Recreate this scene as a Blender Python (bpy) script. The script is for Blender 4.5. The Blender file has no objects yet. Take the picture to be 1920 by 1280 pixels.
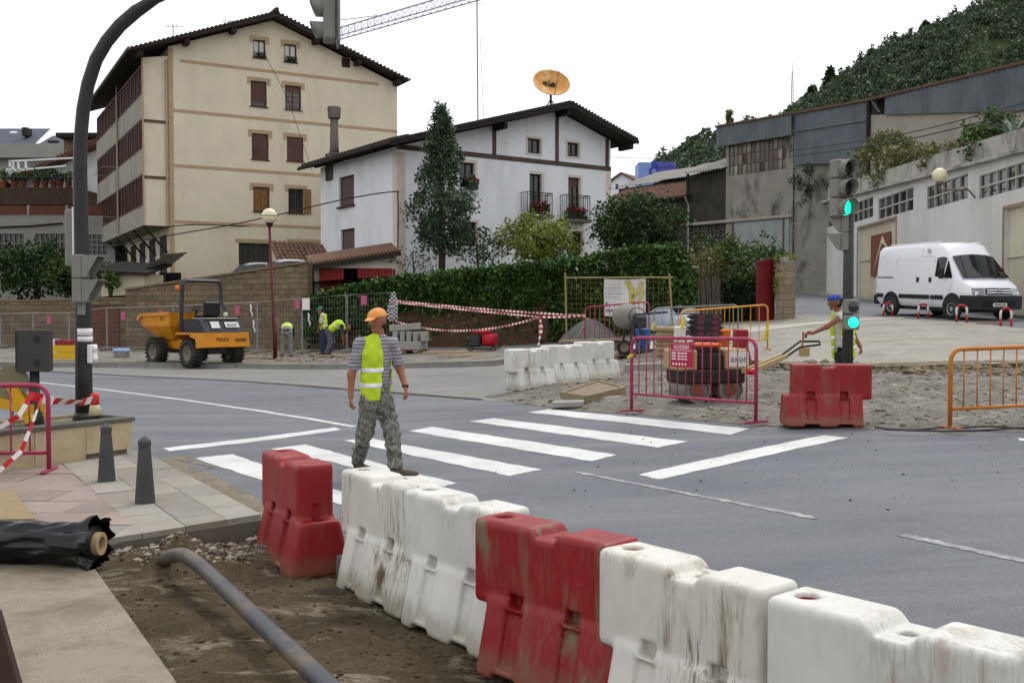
import bpy, bmesh, math, random
import numpy as np
from mathutils import Vector, Matrix, noise as mnoise
R = math.radians
random.seed(7)
rng = np.random.default_rng(11)
SC = bpy.context.scene
COL = SC.collection

# ------------------------------------------------------------------ camera
F_PX, CX, CY = 1900.0, 960.0, 640.0        # focal length and centre, in photograph pixels
CAM_H, PITCH = 1.75, math.atan(55 / 1900.0)
cam_data = bpy.data.cameras.new('camera')
cam = bpy.data.objects.new('camera', cam_data)
COL.objects.link(cam)
cam_data.sensor_width = 36.0
cam_data.lens = 36.0 * F_PX / 1920.0
cam_data.clip_start, cam_data.clip_end = 0.05, 5000
cam.location = (0, 0, CAM_H)
cam.rotation_euler = (R(90) - PITCH, 0, 0)
SC.camera = cam

# ------------------------------------------------------------------ overcast sky and soft sun
SUN_EL, SUN_AZ = R(58), R(25)
world = bpy.data.worlds.new('World')
SC.world = world
world.use_nodes = True
wn, wl = world.node_tree.nodes, world.node_tree.links
wn.clear()
w_out = wn.new('ShaderNodeOutputWorld')
w_bg = wn.new('ShaderNodeBackground')
w_sky = wn.new('ShaderNodeTexSky')
w_sky.sky_type = 'NISHITA'
w_sky.sun_disc = False
w_sky.sun_elevation = SUN_EL
w_sky.sun_rotation = SUN_AZ
w_sky.dust_density = 5.0
w_hsv = wn.new('ShaderNodeHueSaturation')
w_hsv.inputs['Saturation'].default_value = 0.35
w_mix = wn.new('ShaderNodeMixRGB')
w_mix.inputs[0].default_value = 0.82
w_mix.inputs[2].default_value = (13.2, 13.4, 13.8, 1)
w_cl = wn.new('ShaderNodeTexNoise')
w_cl.inputs['Scale'].default_value = 2.2
w_cl.inputs['Detail'].default_value = 5
w_map = wn.new('ShaderNodeMapRange')
w_map.inputs['To Min'].default_value = 0.74
w_map.inputs['To Max'].default_value = 0.9
w_tc = wn.new('ShaderNodeTexCoord')
wl.new(w_tc.outputs['Generated'], w_cl.inputs['Vector'])
wl.new(w_cl.outputs['Fac'], w_map.inputs['Value'])
wl.new(w_map.outputs['Result'], w_mix.inputs[0])
wl.new(w_sky.outputs[0], w_hsv.inputs['Color'])
wl.new(w_hsv.outputs[0], w_mix.inputs[1])
wl.new(w_mix.outputs[0], w_bg.inputs['Color'])
w_bg.inputs['Strength'].default_value = 0.099
wl.new(w_bg.outputs[0], w_out.inputs['Surface'])
sun_data = bpy.data.lights.new('sun', 'SUN')
sun = bpy.data.objects.new('sun', sun_data)
COL.objects.link(sun)
sun_data.energy = 1.35
sun_data.angle = R(16)
sun_data.color = (1.0, 0.97, 0.93)
sd = Vector((math.sin(SUN_AZ) * math.cos(SUN_EL), math.cos(SUN_AZ) * math.cos(SUN_EL), math.sin(SUN_EL)))
sun.rotation_euler = sd.to_track_quat('Z', 'Y').to_euler()
SC.view_settings.view_transform = 'Standard'
SC.view_settings.look = 'None'
SC.view_settings.exposure = 0.0
SC.view_settings.gamma = 1.0
SC.view_settings.use_curve_mapping = False
SC.cycles.max_bounces = 6
SC.cycles.diffuse_bounces = 3
SC.cycles.glossy_bounces = 2
SC.cycles.transmission_bounces = 2
SC.cycles.caustics_reflective = SC.cycles.caustics_refractive = False

# ------------------------------------------------------------------ measuring helpers
CP, SP = math.cos(PITCH), math.sin(PITCH)
def ray(px, py):
    x = (px - CX) / F_PX; v = -(py - CY) / F_PX
    # camera looks along +Y tilted down by PITCH
    dy = CP + v * SP; dz = -SP + v * CP
    return Vector((x / dy, 1.0, dz / dy))
def at(px, py, Y):
    d = ray(px, py)
    return Vector((d.x * Y, Y, CAM_H + d.z * Y))
def sstep(a, b, t):
    t = min(1.0, max(0.0, (t - a) / (b - a)))
    return t * t * (3 - 2 * t)
def g(x, y):
    u = x + 0.25 * (y - 10.0)
    z = 0.32 * sstep(-3.0, 6.0, u)
    if y > 19.0:
        zr = 0.095 * min(y - 19.0, 11.0) + 0.045 * max(0.0, y - 30.0)
        z += sstep(-2.0, 13.0, x) * zr
    return z
def G(px, py, dz=0.0):
    d = ray(px, py); a = .5; h = lambda Y: CAM_H + d.z * Y - g(d.x * Y, Y) - dz
    while h(a + .25) > 0 and a < 150: a += .25
    b = a + .25
    for _ in range(24):
        m = (a + b) / 2
        if h(m) > 0: a = m
        else: b = m
    return Vector((d.x * a, a, g(d.x * a, a) + dz))
def zat(py, Y):
    return CAM_H + ray(CX, py).z * Y
def pxm(Y):
    return F_PX / Y
class Plane2:
    """vertical plane through (ox,oy) running along angle a; at() turns a photo pixel into (along, z)"""
    def __init__(s, ox, oy, a):
        s.o = (ox, oy); s.a = a; s.d = (math.cos(a), math.sin(a))
    def at(s, px, py, off=0.0):
        r = ray(px, py); ox, oy = s.o[0] - s.d[1] * off, s.o[1] + s.d[0] * off
        # r.x*Y = ox + d0*t ; Y = oy + d1*t
        t = (r.x * oy - ox) / (s.d[0] - r.x * s.d[1])
        Y = oy + s.d[1] * t
        return t, CAM_H + r.z * Y
    def rect(s, x0, y0, x1, y1, off=0.0):
        xm = (x0 + x1) / 2
        a = s.at(x0, (y0 + y1) / 2, off)[0]; b = s.at(x1, (y0 + y1) / 2, off)[0]
        return a, s.at(xm, y1, off)[1], b, s.at(xm, y0, off)[1]

# ------------------------------------------------------------------ mesh builder
class MB:
    def __init__(s):
        s.v = []; s.f = []; s.m = []; s.cur = 0
    def add(s, vs, fs):
        k = len(s.v); s.v.extend([tuple(p) for p in vs])
        for f in fs:
            s.f.append([i + k for i in f]); s.m.append(s.cur)
        return s
    def quad(s, a, b, c, d):
        return s.add([a, b, c, d], [(0, 1, 2, 3)])
    def poly(s, pts):
        return s.add(pts, [tuple(range(len(pts)))])
    def box(s, x0, x1, y0, y1, z0, z1, bev=0.0):
        if x0 > x1: x0, x1 = x1, x0
        if y0 > y1: y0, y1 = y1, y0
        if z0 > z1: z0, z1 = z1, z0
        if bev <= 0:
            vs = [(x, y, z) for z in (z0, z1) for y in (y0, y1) for x in (x0, x1)]
            return s.add(vs, [(0, 2, 3, 1), (4, 5, 7, 6), (0, 1, 5, 4), (2, 6, 7, 3), (0, 4, 6, 2), (1, 3, 7, 5)])
        b = min(bev, (x1 - x0) * .45, (y1 - y0) * .45, (z1 - z0) * .45)
        bm = bmesh.new()
        bmesh.ops.create_cube(bm, size=1.0)
        for vv in bm.verts:
            vv.co = Vector(((x0 + x1) / 2 + vv.co.x * (x1 - x0), (y0 + y1) / 2 + vv.co.y * (y1 - y0), (z0 + z1) / 2 + vv.co.z * (z1 - z0)))
        bmesh.ops.bevel(bm, geom=list(bm.edges), offset=b, segments=1, affect='EDGES', profile=0.5)
        s.bm(bm); bm.free(); return s
    def bm(s, bm):
        bm.verts.index_update()
        return s.add([v.co[:] for v in bm.verts], [[v.index for v in f.verts] for f in bm.faces])
    def beam(s, a, b, w, h, up=(0, 0, 1)):
        """box section w x h from a to b"""
        a, b = Vector(a), Vector(b); d = (b - a).normalized(); u = Vector(up)
        if abs(d.dot(u)) > .98: u = Vector((1, 0, 0))
        sd_ = d.cross(u).normalized(); u = sd_.cross(d).normalized()
        o = [(-w / 2, -h / 2), (w / 2, -h / 2), (w / 2, h / 2), (-w / 2, h / 2)]
        vs = [p + sd_ * x + u * y for p in (a, b) for x, y in o]
        return s.add(vs, [(3, 2, 1, 0), (4, 5, 6, 7), (0, 1, 5, 4), (1, 2, 6, 5), (2, 3, 7, 6), (3, 0, 4, 7)])
    def prism(s, pts, vec):
        """polygon (3D points) extruded by vec"""
        n = len(pts); v = Vector(vec)
        vs = [Vector(p) for p in pts] + [Vector(p) + v for p in pts]
        fs = [tuple(range(n))[::-1], tuple(range(n, 2 * n))]
        fs += [(i, (i + 1) % n, n + (i + 1) % n, n + i) for i in range(n)]
        return s.add(vs, fs)
    def tube(s, pts, r, n=8, caps=True, closed=False):
        pts = [Vector(p) for p in pts]; m = len(pts)
        rs = r if isinstance(r, (list, tuple)) else [r] * m
        vs = []; prev = None
        for i, p in enumerate(pts):
            if closed: d = pts[(i + 1) % m] - pts[i - 1]
            else: d = pts[min(i + 1, m - 1)] - pts[max(i - 1, 0)]
            d = d.normalized() if d.length > 1e-9 else Vector((0, 0, 1))
            if prev is None:
                u = Vector((0, 0, 1)) if abs(d.z) < .9 else Vector((1, 0, 0))
                prev = (u - d * u.dot(d)).normalized()
            else:
                q = prev - d * prev.dot(d)
                prev = q.normalized() if q.length > 1e-6 else prev
            w = d.cross(prev)
            for k in range(n):
                a = 2 * math.pi * k / n
                vs.append(p + (prev * math.cos(a) + w * math.sin(a)) * rs[i])
        fs = []
        for i in range(m if closed else m - 1):
            j = (i + 1) % m
            for k in range(n):
                fs.append((i * n + k, i * n + (k + 1) % n, j * n + (k + 1) % n, j * n + k))
        if caps and not closed:
            fs.append(tuple(range(n))[::-1]); fs.append(tuple((m - 1) * n + k for k in range(n)))
        return s.add(vs, fs)
    def lathe(s, prof, n=16, o=(0, 0, 0), axis='z', caps=True):
        vs = []; o = Vector(o)
        for r, h in prof:
            for k in range(n):
                a = 2 * math.pi * k / n; c, q = math.cos(a) * r, math.sin(a) * r
                vs.append(o + (Vector((c, q, h)) if axis == 'z' else Vector((h, c, q)) if axis == 'x' else Vector((q, h, c))))
        m = len(prof); fs = []
        for i in range(m - 1):
            for k in range(n):
                fs.append((i * n + k, i * n + (k + 1) % n, (i + 1) * n + (k + 1) % n, (i + 1) * n + k))
        if caps:
            if prof[0][0] > 1e-6: fs.append(tuple(range(n))[::-1])
            if prof[-1][0] > 1e-6: fs.append(tuple((m - 1) * n + k for k in range(n)))
        return s.add(vs, fs)
    def grid(s, fn, nu, nv):
        vs = [fn(i / nu, j / nv) for j in range(nv + 1) for i in range(nu + 1)]
        return s.add(vs, [(j * (nu + 1) + i, j * (nu + 1) + i + 1, (j + 1) * (nu + 1) + i + 1, (j + 1) * (nu + 1) + i) for j in range(nv) for i in range(nu)])
    def xf(s, mat, start=0):
        s.v[start:] = [tuple(mat @ Vector(p)) for p in s.v[start:]]
        return s
    def mesh(s, name, mats, smooth=False, weld=0.0, angle=None):
        me = bpy.data.meshes.new(name)
        me.from_pydata(s.v, [], s.f)
        if not isinstance(mats, (list, tuple)): mats = [mats]
        for m in mats: me.materials.append(m)
        if len(mats) > 1: me.polygons.foreach_set('material_index', s.m)
        if weld > 0:
            bm = bmesh.new(); bm.from_mesh(me)
            bmesh.ops.remove_doubles(bm, verts=bm.verts, dist=weld)
            bm.to_mesh(me); bm.free()
        if smooth or angle:
            me.polygons.foreach_set('use_smooth', [True] * len(me.polygons))
            if angle: me.set_sharp_from_angle(angle=R(angle))
        me.update()
        return me
    def build(s, name, mats, parent=None, smooth=False, weld=0.0, angle=None, loc=None, rot=None):
        return put(name, s.mesh(name, mats, smooth, weld, angle), parent, loc, rot)

def put(name, me, parent=None, loc=None, rot=None):
    o = bpy.data.objects.new(name, me)
    COL.objects.link(o)
    if parent is not None: o.parent = parent
    if loc is not None: o.location = loc
    if rot is not None: o.rotation_euler = rot
    return o
def tag(o, label=None, cat=None, group=None, kind=None):
    if label: o['label'] = label
    if cat: o['category'] = cat
    if group: o['group'] = group
    if kind: o['kind'] = kind
    return o
def thing(name, label, cat, loc=(0, 0, 0), rz=0.0, group=None):
    o = bpy.data.objects.new(name, None)
    COL.objects.link(o)
    o.empty_display_size = .2
    o.location = loc; o.rotation_euler = (0, 0, rz)
    return tag(o, label, cat, group)
KIDS = {}
def copy_tree(o, parent=None, kids=None):
    kids = kids if kids is not None else kids_map()
    c = o.copy(); COL.objects.link(c); c.parent = parent
    for ch in kids.get(o.name, []):
        copy_tree(ch, c, kids)
    return c
def kids_map():
    k = {}
    for o in COL.objects:
        if o.parent: k.setdefault(o.parent.name, []).append(o)
    return k
def B(x0, x1, y0, y1, z0, z1, bev=0.0):
    return MB().box(x0, x1, y0, y1, z0, z1, bev)

# ------------------------------------------------------------------ polygons
def clip_half(poly, ax, val, keep_less):
    out = []
    n = len(poly)
    for i in range(n):
        a, b = poly[i], poly[(i + 1) % n]
        ia = (a[ax] <= val) if keep_less else (a[ax] >= val)
        ib = (b[ax] <= val) if keep_less else (b[ax] >= val)
        if ia: out.append(a)
        if ia != ib:
            t = (val - a[ax]) / (b[ax] - a[ax])
            out.append((a[0] + (b[0] - a[0]) * t, a[1] + (b[1] - a[1]) * t))
    return out
def clip_cell(poly, x0, x1, y0, y1):
    for ax, v, k in ((0, x0, False), (0, x1, True), (1, y0, False), (1, y1, True)):
        poly = clip_half(poly, ax, v, k)
        if len(poly) < 3: return []
    return poly
def clip_convex(poly, conv):
    """clip poly by a counter-clockwise convex polygon"""
    n = len(conv)
    for i in range(n):
        a, b = conv[i], conv[(i + 1) % n]
        out = []; m = len(poly)
        sgn = lambda p: (b[0] - a[0]) * (p[1] - a[1]) - (b[1] - a[1]) * (p[0] - a[0])
        for j in range(m):
            p, q = poly[j], poly[(j + 1) % m]; sp, sq = sgn(p), sgn(q)
            if sp >= 0: out.append(p)
            if (sp >= 0) != (sq >= 0):
                t = sp / (sp - sq); out.append((p[0] + (q[0] - p[0]) * t, p[1] + (q[1] - p[1]) * t))
        poly = out
        if len(poly) < 3: return []
    return poly
def area2(p):
    return sum(p[i][0] * p[(i + 1) % len(p)][1] - p[(i + 1) % len(p)][0] * p[i][1] for i in range(len(p))) / 2
def patch(mb, poly, res, zf):
    """terrain sheet over an outline: cells of size res clipped by it, height zf(x,y)"""
    if area2(poly) < 0: poly = poly[::-1]
    xs = [p[0] for p in poly]; ys = [p[1] for p in poly]
    i0, i1 = math.floor(min(xs) / res), math.ceil(max(xs) / res)
    j0, j1 = math.floor(min(ys) / res), math.ceil(max(ys) / res)
    for i in range(i0, i1):
        strip = clip_half(clip_half(poly, 0, i * res, False), 0, (i + 1) * res, True)
        if len(strip) < 3: continue
        for j in range(j0, j1):
            c = clip_half(clip_half(strip, 1, j * res, False), 1, (j + 1) * res, True)
            if len(c) >= 3 and abs(area2(c)) > 1e-6:
                mb.poly([(x, y, zf(x, y)) for x, y in c])
    return mb
def wall_panel(mb, poly, holes, y=0.0, depth=0.18):
    """facade in the local x-z plane at y, with rectangular openings (u0,z0,u1,z1) and their reveals"""
    if area2(poly) < 0: poly = poly[::-1]
    us = sorted({min(p[0] for p in poly), max(p[0] for p in poly)} | {h[0] for h in holes} | {h[2] for h in holes})
    zs = sorted({min(p[1] for p in poly), max(p[1] for p in poly)} | {h[1] for h in holes} | {h[3] for h in holes})
    for i in range(len(us) - 1):
        for j in range(len(zs) - 1):
            cu, cz = (us[i] + us[i + 1]) / 2, (zs[j] + zs[j + 1]) / 2
            if any(h[0] < cu < h[2] and h[1] < cz < h[3] for h in holes): continue
            c = clip_cell(poly, us[i], us[i + 1], zs[j], zs[j + 1])
            if len(c) >= 3: mb.poly([(u, y, z) for u, z in c])
    for u0, z0, u1, z1 in holes:
        d = y + depth
        mb.quad((u0, y, z0), (u0, d, z0), (u0, d, z1), (u0, y, z1))
        mb.quad((u1, y, z0), (u1, y, z1), (u1, d, z1), (u1, d, z0))
        mb.quad((u0, y, z1), (u0, d, z1), (u1, d, z1), (u1, y, z1))
        mb.quad((u0, y, z0), (u1, y, z0), (u1, d, z0), (u0, d, z0))
    return mb

# ------------------------------------------------------------------ implicit surfaces (moulded plastic, bodies, sacks)
def surface_net(fn, lo, hi, h):
    lo = np.array(lo, float); hi = np.array(hi, float)
    n = np.ceil((hi - lo) / h).astype(int) + 1
    ax = [lo[i] + h * np.arange(n[i]) for i in range(3)]
    X, Y, Z = np.meshgrid(*ax, indexing='ij')
    D = fn(X, Y, Z)
    ins = D < 0
    cs = np.zeros(tuple(n - 1), int)
    offs = [(i, j, k) for i in (0, 1) for j in (0, 1) for k in (0, 1)]
    sl = lambda A, o: A[o[0]:n[0] - 1 + o[0], o[1]:n[1] - 1 + o[1], o[2]:n[2] - 1 + o[2]]
    for o in offs: cs += sl(ins, o)
    act = (cs > 0) & (cs < 8)
    idx = np.full(act.shape, -1, int)
    cells = np.argwhere(act)
    idx[act] = np.arange(len(cells))
    acc = np.zeros((len(cells), 3)); cnt = np.zeros(len(cells))
    for a in offs:
        for ax_ in range(3):
            if a[ax_] == 1: continue
            b = list(a); b[ax_] = 1
            da = D[cells[:, 0] + a[0], cells[:, 1] + a[1], cells[:, 2] + a[2]]
            db = D[cells[:, 0] + b[0], cells[:, 1] + b[1], cells[:, 2] + b[2]]
            c = (da < 0) != (db < 0)
            t = np.where(c, da / np.where(c, da - db, 1), 0)
            p = np.tile(np.array(a, float), (len(cells), 1)); p[:, ax_] += t
            acc[c] += p[c]; cnt[c] += 1
    verts = lo + (cells + acc / np.maximum(cnt, 1)[:, None]) * h
    faces = []
    for ax_ in range(3):
        u, v = (ax_ + 1) % 3, (ax_ + 2) % 3
        sA = [slice(1, -1)] * 3; sB = [slice(1, -1)] * 3
        sA[ax_] = slice(0, -1); sB[ax_] = slice(1, None)
        A, Bm = ins[tuple(sA)], ins[tuple(sB)]
        e = np.argwhere(A != Bm)
        if len(e) == 0: continue
        flip = A[e[:, 0], e[:, 1], e[:, 2]]
        base = e.copy(); base[:, u] += 1; base[:, v] += 1
        q = []
        for du, dv in ((-1, -1), (0, -1), (0, 0), (-1, 0)):
            c = base.copy(); c[:, u] += du; c[:, v] += dv
            q.append(idx[c[:, 0], c[:, 1], c[:, 2]])
        q = np.stack(q, 1)
        q[~flip] = q[~flip][:, ::-1]
        faces.append(q)
    faces = np.concatenate(faces) if faces else np.zeros((0, 4), int)
    return verts, faces[(faces >= 0).all(1)]
def np_mesh(name, verts, faces, mats, smooth=True):
    me = bpy.data.meshes.new(name)
    faces = np.asarray(faces); k = faces.shape[1]
    me.vertices.add(len(verts)); me.vertices.foreach_set('co', np.asarray(verts, np.float32).ravel())
    me.loops.add(faces.size); me.loops.foreach_set('vertex_index', faces.astype(np.int32).ravel())
    me.polygons.add(len(faces))
    me.polygons.foreach_set('loop_start', (np.arange(len(faces)) * k).astype(np.int32))
    if not isinstance(mats, (list, tuple)): mats = [mats]
    for m in mats: me.materials.append(m)
    if smooth: me.polygons.foreach_set('use_smooth', np.ones(len(faces), bool))
    me.update(calc_edges=True); me.validate()
    return me
def smin(a, b, k):
    if k <= 0: return np.minimum(a, b)
    h = np.maximum(k - np.abs(a - b), 0) / k
    return np.minimum(a, b) - h * h * k * .25
def smax(a, b, k): return -smin(-a, -b, k)
def s_box(X, Y, Z, c, hs, r=0.0):
    qx, qy, qz = np.abs(X - c[0]) - hs[0] + r, np.abs(Y - c[1]) - hs[1] + r, np.abs(Z - c[2]) - hs[2] + r
    return np.sqrt(np.maximum(qx, 0) ** 2 + np.maximum(qy, 0) ** 2 + np.maximum(qz, 0) ** 2) + np.minimum(np.maximum(qx, np.maximum(qy, qz)), 0) - r
def s_cone(X, Y, Z, a, b, ra, rb, flat=1.0, n=None):
    a = np.array(a, float); b = np.array(b, float); d = b - a; L2 = max(d @ d, 1e-12)
    t = np.clip(((X - a[0]) * d[0] + (Y - a[1]) * d[1] + (Z - a[2]) * d[2]) / L2, 0, 1)
    x, y, z = X - a[0] - t * d[0], Y - a[1] - t * d[1], Z - a[2] - t * d[2]
    if n is not None and flat != 1.0:
        n = np.array(n, float); n = n / np.linalg.norm(n)
        q = (x * n[0] + y * n[1] + z * n[2]) * (1 / flat - 1)
        x, y, z = x + q * n[0], y + q * n[1], z + q * n[2]
        return (np.sqrt(x * x + y * y + z * z) - (ra + (rb - ra) * t)) * (.5 + .5 * min(1, flat))
    return np.sqrt(x * x + y * y + z * z) - (ra + (rb - ra) * t)
def s_ell(X, Y, Z, c, r):
    x, y, z = (X - c[0]) / r[0], (Y - c[1]) / r[1], (Z - c[2]) / r[2]
    k = np.sqrt(x * x + y * y + z * z)
    return (k - 1) * min(r)
# ------------------------------------------------------------------ materials
MC = {}
def lin(c):
    """sRGB 0-255 to linear"""
    return tuple(((v / 255 / 12.92) if v / 255 <= .04045 else ((v / 255 + .055) / 1.055) ** 2.4) for v in c)
class NT:
    def __init__(s, name):
        s.mat = bpy.data.materials.new(name); s.mat.use_nodes = True
        s.n, s.l = s.mat.node_tree.nodes, s.mat.node_tree.links
        s.b = s.n['Principled BSDF']
        s.tc = None
    def coord(s, kind='Object', scale=(1, 1, 1), rnd=False, rot=(0, 0, 0)):
        if s.tc is None: s.tc = s.n.new('ShaderNodeTexCoord')
        src = s.tc.outputs[kind]
        if rnd:
            oi = s.n.new('ShaderNodeObjectInfo'); m = s.n.new('ShaderNodeVectorMath'); m.operation = 'MULTIPLY_ADD'
            cx = s.n.new('ShaderNodeCombineXYZ')
            for k in range(3): s.l.new(oi.outputs['Random'], cx.inputs[k])
            m.inputs[1].default_value = (57, 31, 43)
            s.l.new(cx.outputs[0], m.inputs[0]); s.l.new(src, m.inputs[2]); src = m.outputs[0]
        mp = s.n.new('ShaderNodeMapping'); mp.inputs['Scale'].default_value = scale; mp.inputs['Rotation'].default_value = rot
        s.l.new(src, mp.inputs['Vector'])
        return mp.outputs[0]
    def noise(s, vec, scale, detail=4, rough=.6, dist=0):
        t = s.n.new('ShaderNodeTexNoise'); t.inputs['Scale'].default_value = scale
        t.inputs['Detail'].default_value = detail; t.inputs['Roughness'].default_value = rough; t.inputs['Distortion'].default_value = dist
        s.l.new(vec, t.inputs['Vector']); return t.outputs['Fac']
    def ramp(s, fac, a, b, c0=(0, 0, 0), c1=(1, 1, 1)):
        r = s.n.new('ShaderNodeValToRGB'); e = r.color_ramp.elements
        e[0].position, e[1].position = a, b; e[0].color = (*c0, 1); e[1].color = (*c1, 1)
        s.l.new(fac, r.inputs[0]); return r.outputs[0]
    def mix(s, fac, a, b, mode='MIX'):
        m = s.n.new('ShaderNodeMixRGB'); m.blend_type = mode
        for k, v in ((0, fac), (1, a), (2, b)):
            if isinstance(v, (int, float)): m.inputs[k].default_value = v if k == 0 else (v, v, v, 1)
            elif isinstance(v, tuple): m.inputs[k].default_value = (*v, 1)
            else: s.l.new(v, m.inputs[k])
        return m.outputs[0]
    def math(s, op, a, b=0.0):
        m = s.n.new('ShaderNodeMath'); m.operation = op
        for k, v in ((0, a), (1, b)):
            if isinstance(v, (int, float)): m.inputs[k].default_value = v
            else: s.l.new(v, m.inputs[k])
        return m.outputs[0]
    def set(s, key, v):
        i = s.b.inputs[key]
        if isinstance(v, (int, float)): i.default_value = v
        elif isinstance(v, tuple): i.default_value = (*v, 1) if len(v) == 3 else v
        else: s.l.new(v, i)
    def bump(s, h, strength=.3, dist=.02):
        bp = s.n.new('ShaderNodeBump'); bp.inputs['Strength'].default_value = strength; bp.inputs['Distance'].default_value = dist
        s.l.new(h, bp.inputs['Height']); s.l.new(bp.outputs[0], s.b.inputs['Normal'])
def M(name, rgb, rough=.75, var=.12, scale=2.0, bump=0.0, bscale=60, dirt=None, dcol=(70, 62, 50), dscale=1.5, streak=1.0, dlo=.5, dhi=.75, metal=0.0, spec=.3, rnd=False, fine=0.0, fscale=120, alpha=None):
    """procedural paint/plaster/metal: colour rgb (sRGB), soft variation, optional dirt patches and fine speckle"""
    if name in MC: return MC[name]
    t = NT(name); c = lin(rgb)
    v = t.coord(rnd=rnd)
    n = t.noise(v, scale)
    col = t.mix(t.ramp(n, .3, .7), tuple(x * (1 - var) for x in c), tuple(min(1, x * (1 + var)) for x in c))
    if fine > 0:
        col = t.mix(fine, col, t.ramp(t.noise(v, fscale, 2), .35, .65), 'OVERLAY')
    if dirt:
        v2 = t.coord(scale=(1, 1, 1 / streak), rnd=rnd)
        d = t.ramp(t.noise(v2, dscale, 6, .7, .3), dlo, dhi)
        col = t.mix(t.math('MULTIPLY', d, dirt), col, lin(dcol))
    t.set('Base Color', col)
    t.set('Roughness', rough); t.set('Metallic', metal); t.set('Specular IOR Level', spec)
    if bump > 0: t.bump(t.noise(v, bscale, 3), bump)
    MC[name] = t.mat
    return t.mat
def emis(name, rgb, s):
    if name in MC: return MC[name]
    t = NT(name); t.set('Base Color', lin(rgb)); t.set('Emission Color', lin(rgb)); t.set('Emission Strength', s); t.set('Roughness', .3)
    MC[name] = t.mat; return t.mat
def glassy(name, rgb, rough=.08):
    if name in MC: return MC[name]
    t = NT(name); v = t.coord()
    c = lin(rgb)
    t.set('Base Color', t.mix(t.ramp(t.noise(v, 1.3), .35, .65), tuple(x * .6 for x in c), tuple(x * 1.3 for x in c)))
    t.set('Roughness', rough); t.set('Specular IOR Level', .6)
    MC[name] = t.mat; return t.mat
def leafmat(name, a, b, c=None, trans=.25):
    if name in MC: return MC[name]
    t = NT(name)
    gm = t.n.new('ShaderNodeNewGeometry')
    r = t.n.new('ShaderNodeValToRGB'); e = r.color_ramp.elements
    e[0].position, e[1].position = 0, .75; e[0].color = (*lin(a), 1); e[1].color = (*lin(b), 1)
    if c:
        k = e.new(1.0); k.color = (*lin(c), 1)
    t.l.new(gm.outputs['Random Per Island'], r.inputs[0])
    col = t.mix(t.ramp(t.noise(t.coord(), .9, 3), .35, .65), r.outputs[0], t.mix(1.0, r.outputs[0], (.55, .6, .5), 'MULTIPLY'))
    t.set('Base Color', col); t.set('Roughness', .5); t.set('Specular IOR Level', .35)
    tr = t.n.new('ShaderNodeBsdfTranslucent'); t.l.new(col, tr.inputs[0])
    mx = t.n.new('ShaderNodeMixShader'); mx.inputs[0].default_value = trans
    out = t.n['Material Output']
    t.l.new(t.b.outputs[0], mx.inputs[1]); t.l.new(tr.outputs[0], mx.inputs[2]); t.l.new(mx.outputs[0], out.inputs['Surface'])
    MC[name] = t.mat; return t.mat

def asphalt(name, rgb, dust, dustcol, speck=.35):
    t = NT(name); v = t.coord(); c = lin(rgb)
    col = t.mix(t.ramp(t.noise(v, .35, 5, .6, .6), .3, .7), tuple(x * .86 for x in c), tuple(x * 1.12 for x in c))
    vr = t.coord(scale=(.12, .9, 1), rot=(0, 0, R(-24)))
    col = t.mix(t.math('MULTIPLY', t.ramp(t.noise(vr, 1.1, 6, .7, .4), .42, .7), dust), col, lin(dustcol))
    col = t.mix(t.math('MULTIPLY', t.ramp(t.noise(v, 1.1, 8, .75, .5), .52, .74), .5), col, tuple(x * .66 for x in c))
    s1 = t.noise(v, 95, 2, .8)
    col = t.mix(speck, col, t.ramp(s1, .3, .7), 'OVERLAY')
    sp = t.ramp(t.noise(v, 38, 2, .5), .70, .74)
    col = t.mix(t.math('MULTIPLY', sp, .5), col, tuple(x * 1.7 for x in c))
    t.set('Base Color', col); t.set('Roughness', .88); t.set('Specular IOR Level', .25)
    t.bump(s1, .35, .006)
    MC[name] = t.mat; return t.mat
def earth(name, a, b, pale, palefac, bump=.7):
    t = NT(name); v = t.coord()
    col = t.mix(t.ramp(t.noise(v, 2.2, 8, .7, .5), .32, .68), lin(a), lin(b))
    vr = t.coord(scale=(1, 2.2, 1), rot=(0, 0, R(30)))
    col = t.mix(t.math('MULTIPLY', t.ramp(t.noise(vr, 1.7, 8, .7, .8), .54, .66), palefac), col, lin(pale))
    f = t.noise(v, 42, 5, .75)
    col = t.mix(.55, col, t.ramp(f, .28, .72), 'OVERLAY')
    t.set('Base Color', col); t.set('Roughness', .95); t.set('Specular IOR Level', .15)
    t.bump(f, bump, .02)
    MC[name] = t.mat; return t.mat
def line_paint(name, wear=.35):
    t = NT(name); v = t.coord()
    col = t.mix(t.ramp(t.noise(v, 1.2, 6, .7), .35, .7), lin((186, 186, 184)), lin((216, 216, 214)))
    col = t.mix(t.math('MULTIPLY', t.ramp(t.noise(v, 9, 8, .8, .6), .60, .68), wear + .3), col, lin((122, 122, 120)))
    col = t.mix(t.math('MULTIPLY', t.ramp(t.noise(v, 60, 3, .7), .62, .70), wear), col, lin((120, 120, 120)))
    t.set('Base Color', col); t.set('Roughness', .7); t.bump(t.noise(v, 95, 2, .8), .3, .005)
    MC[name] = t.mat; return t.mat
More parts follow.
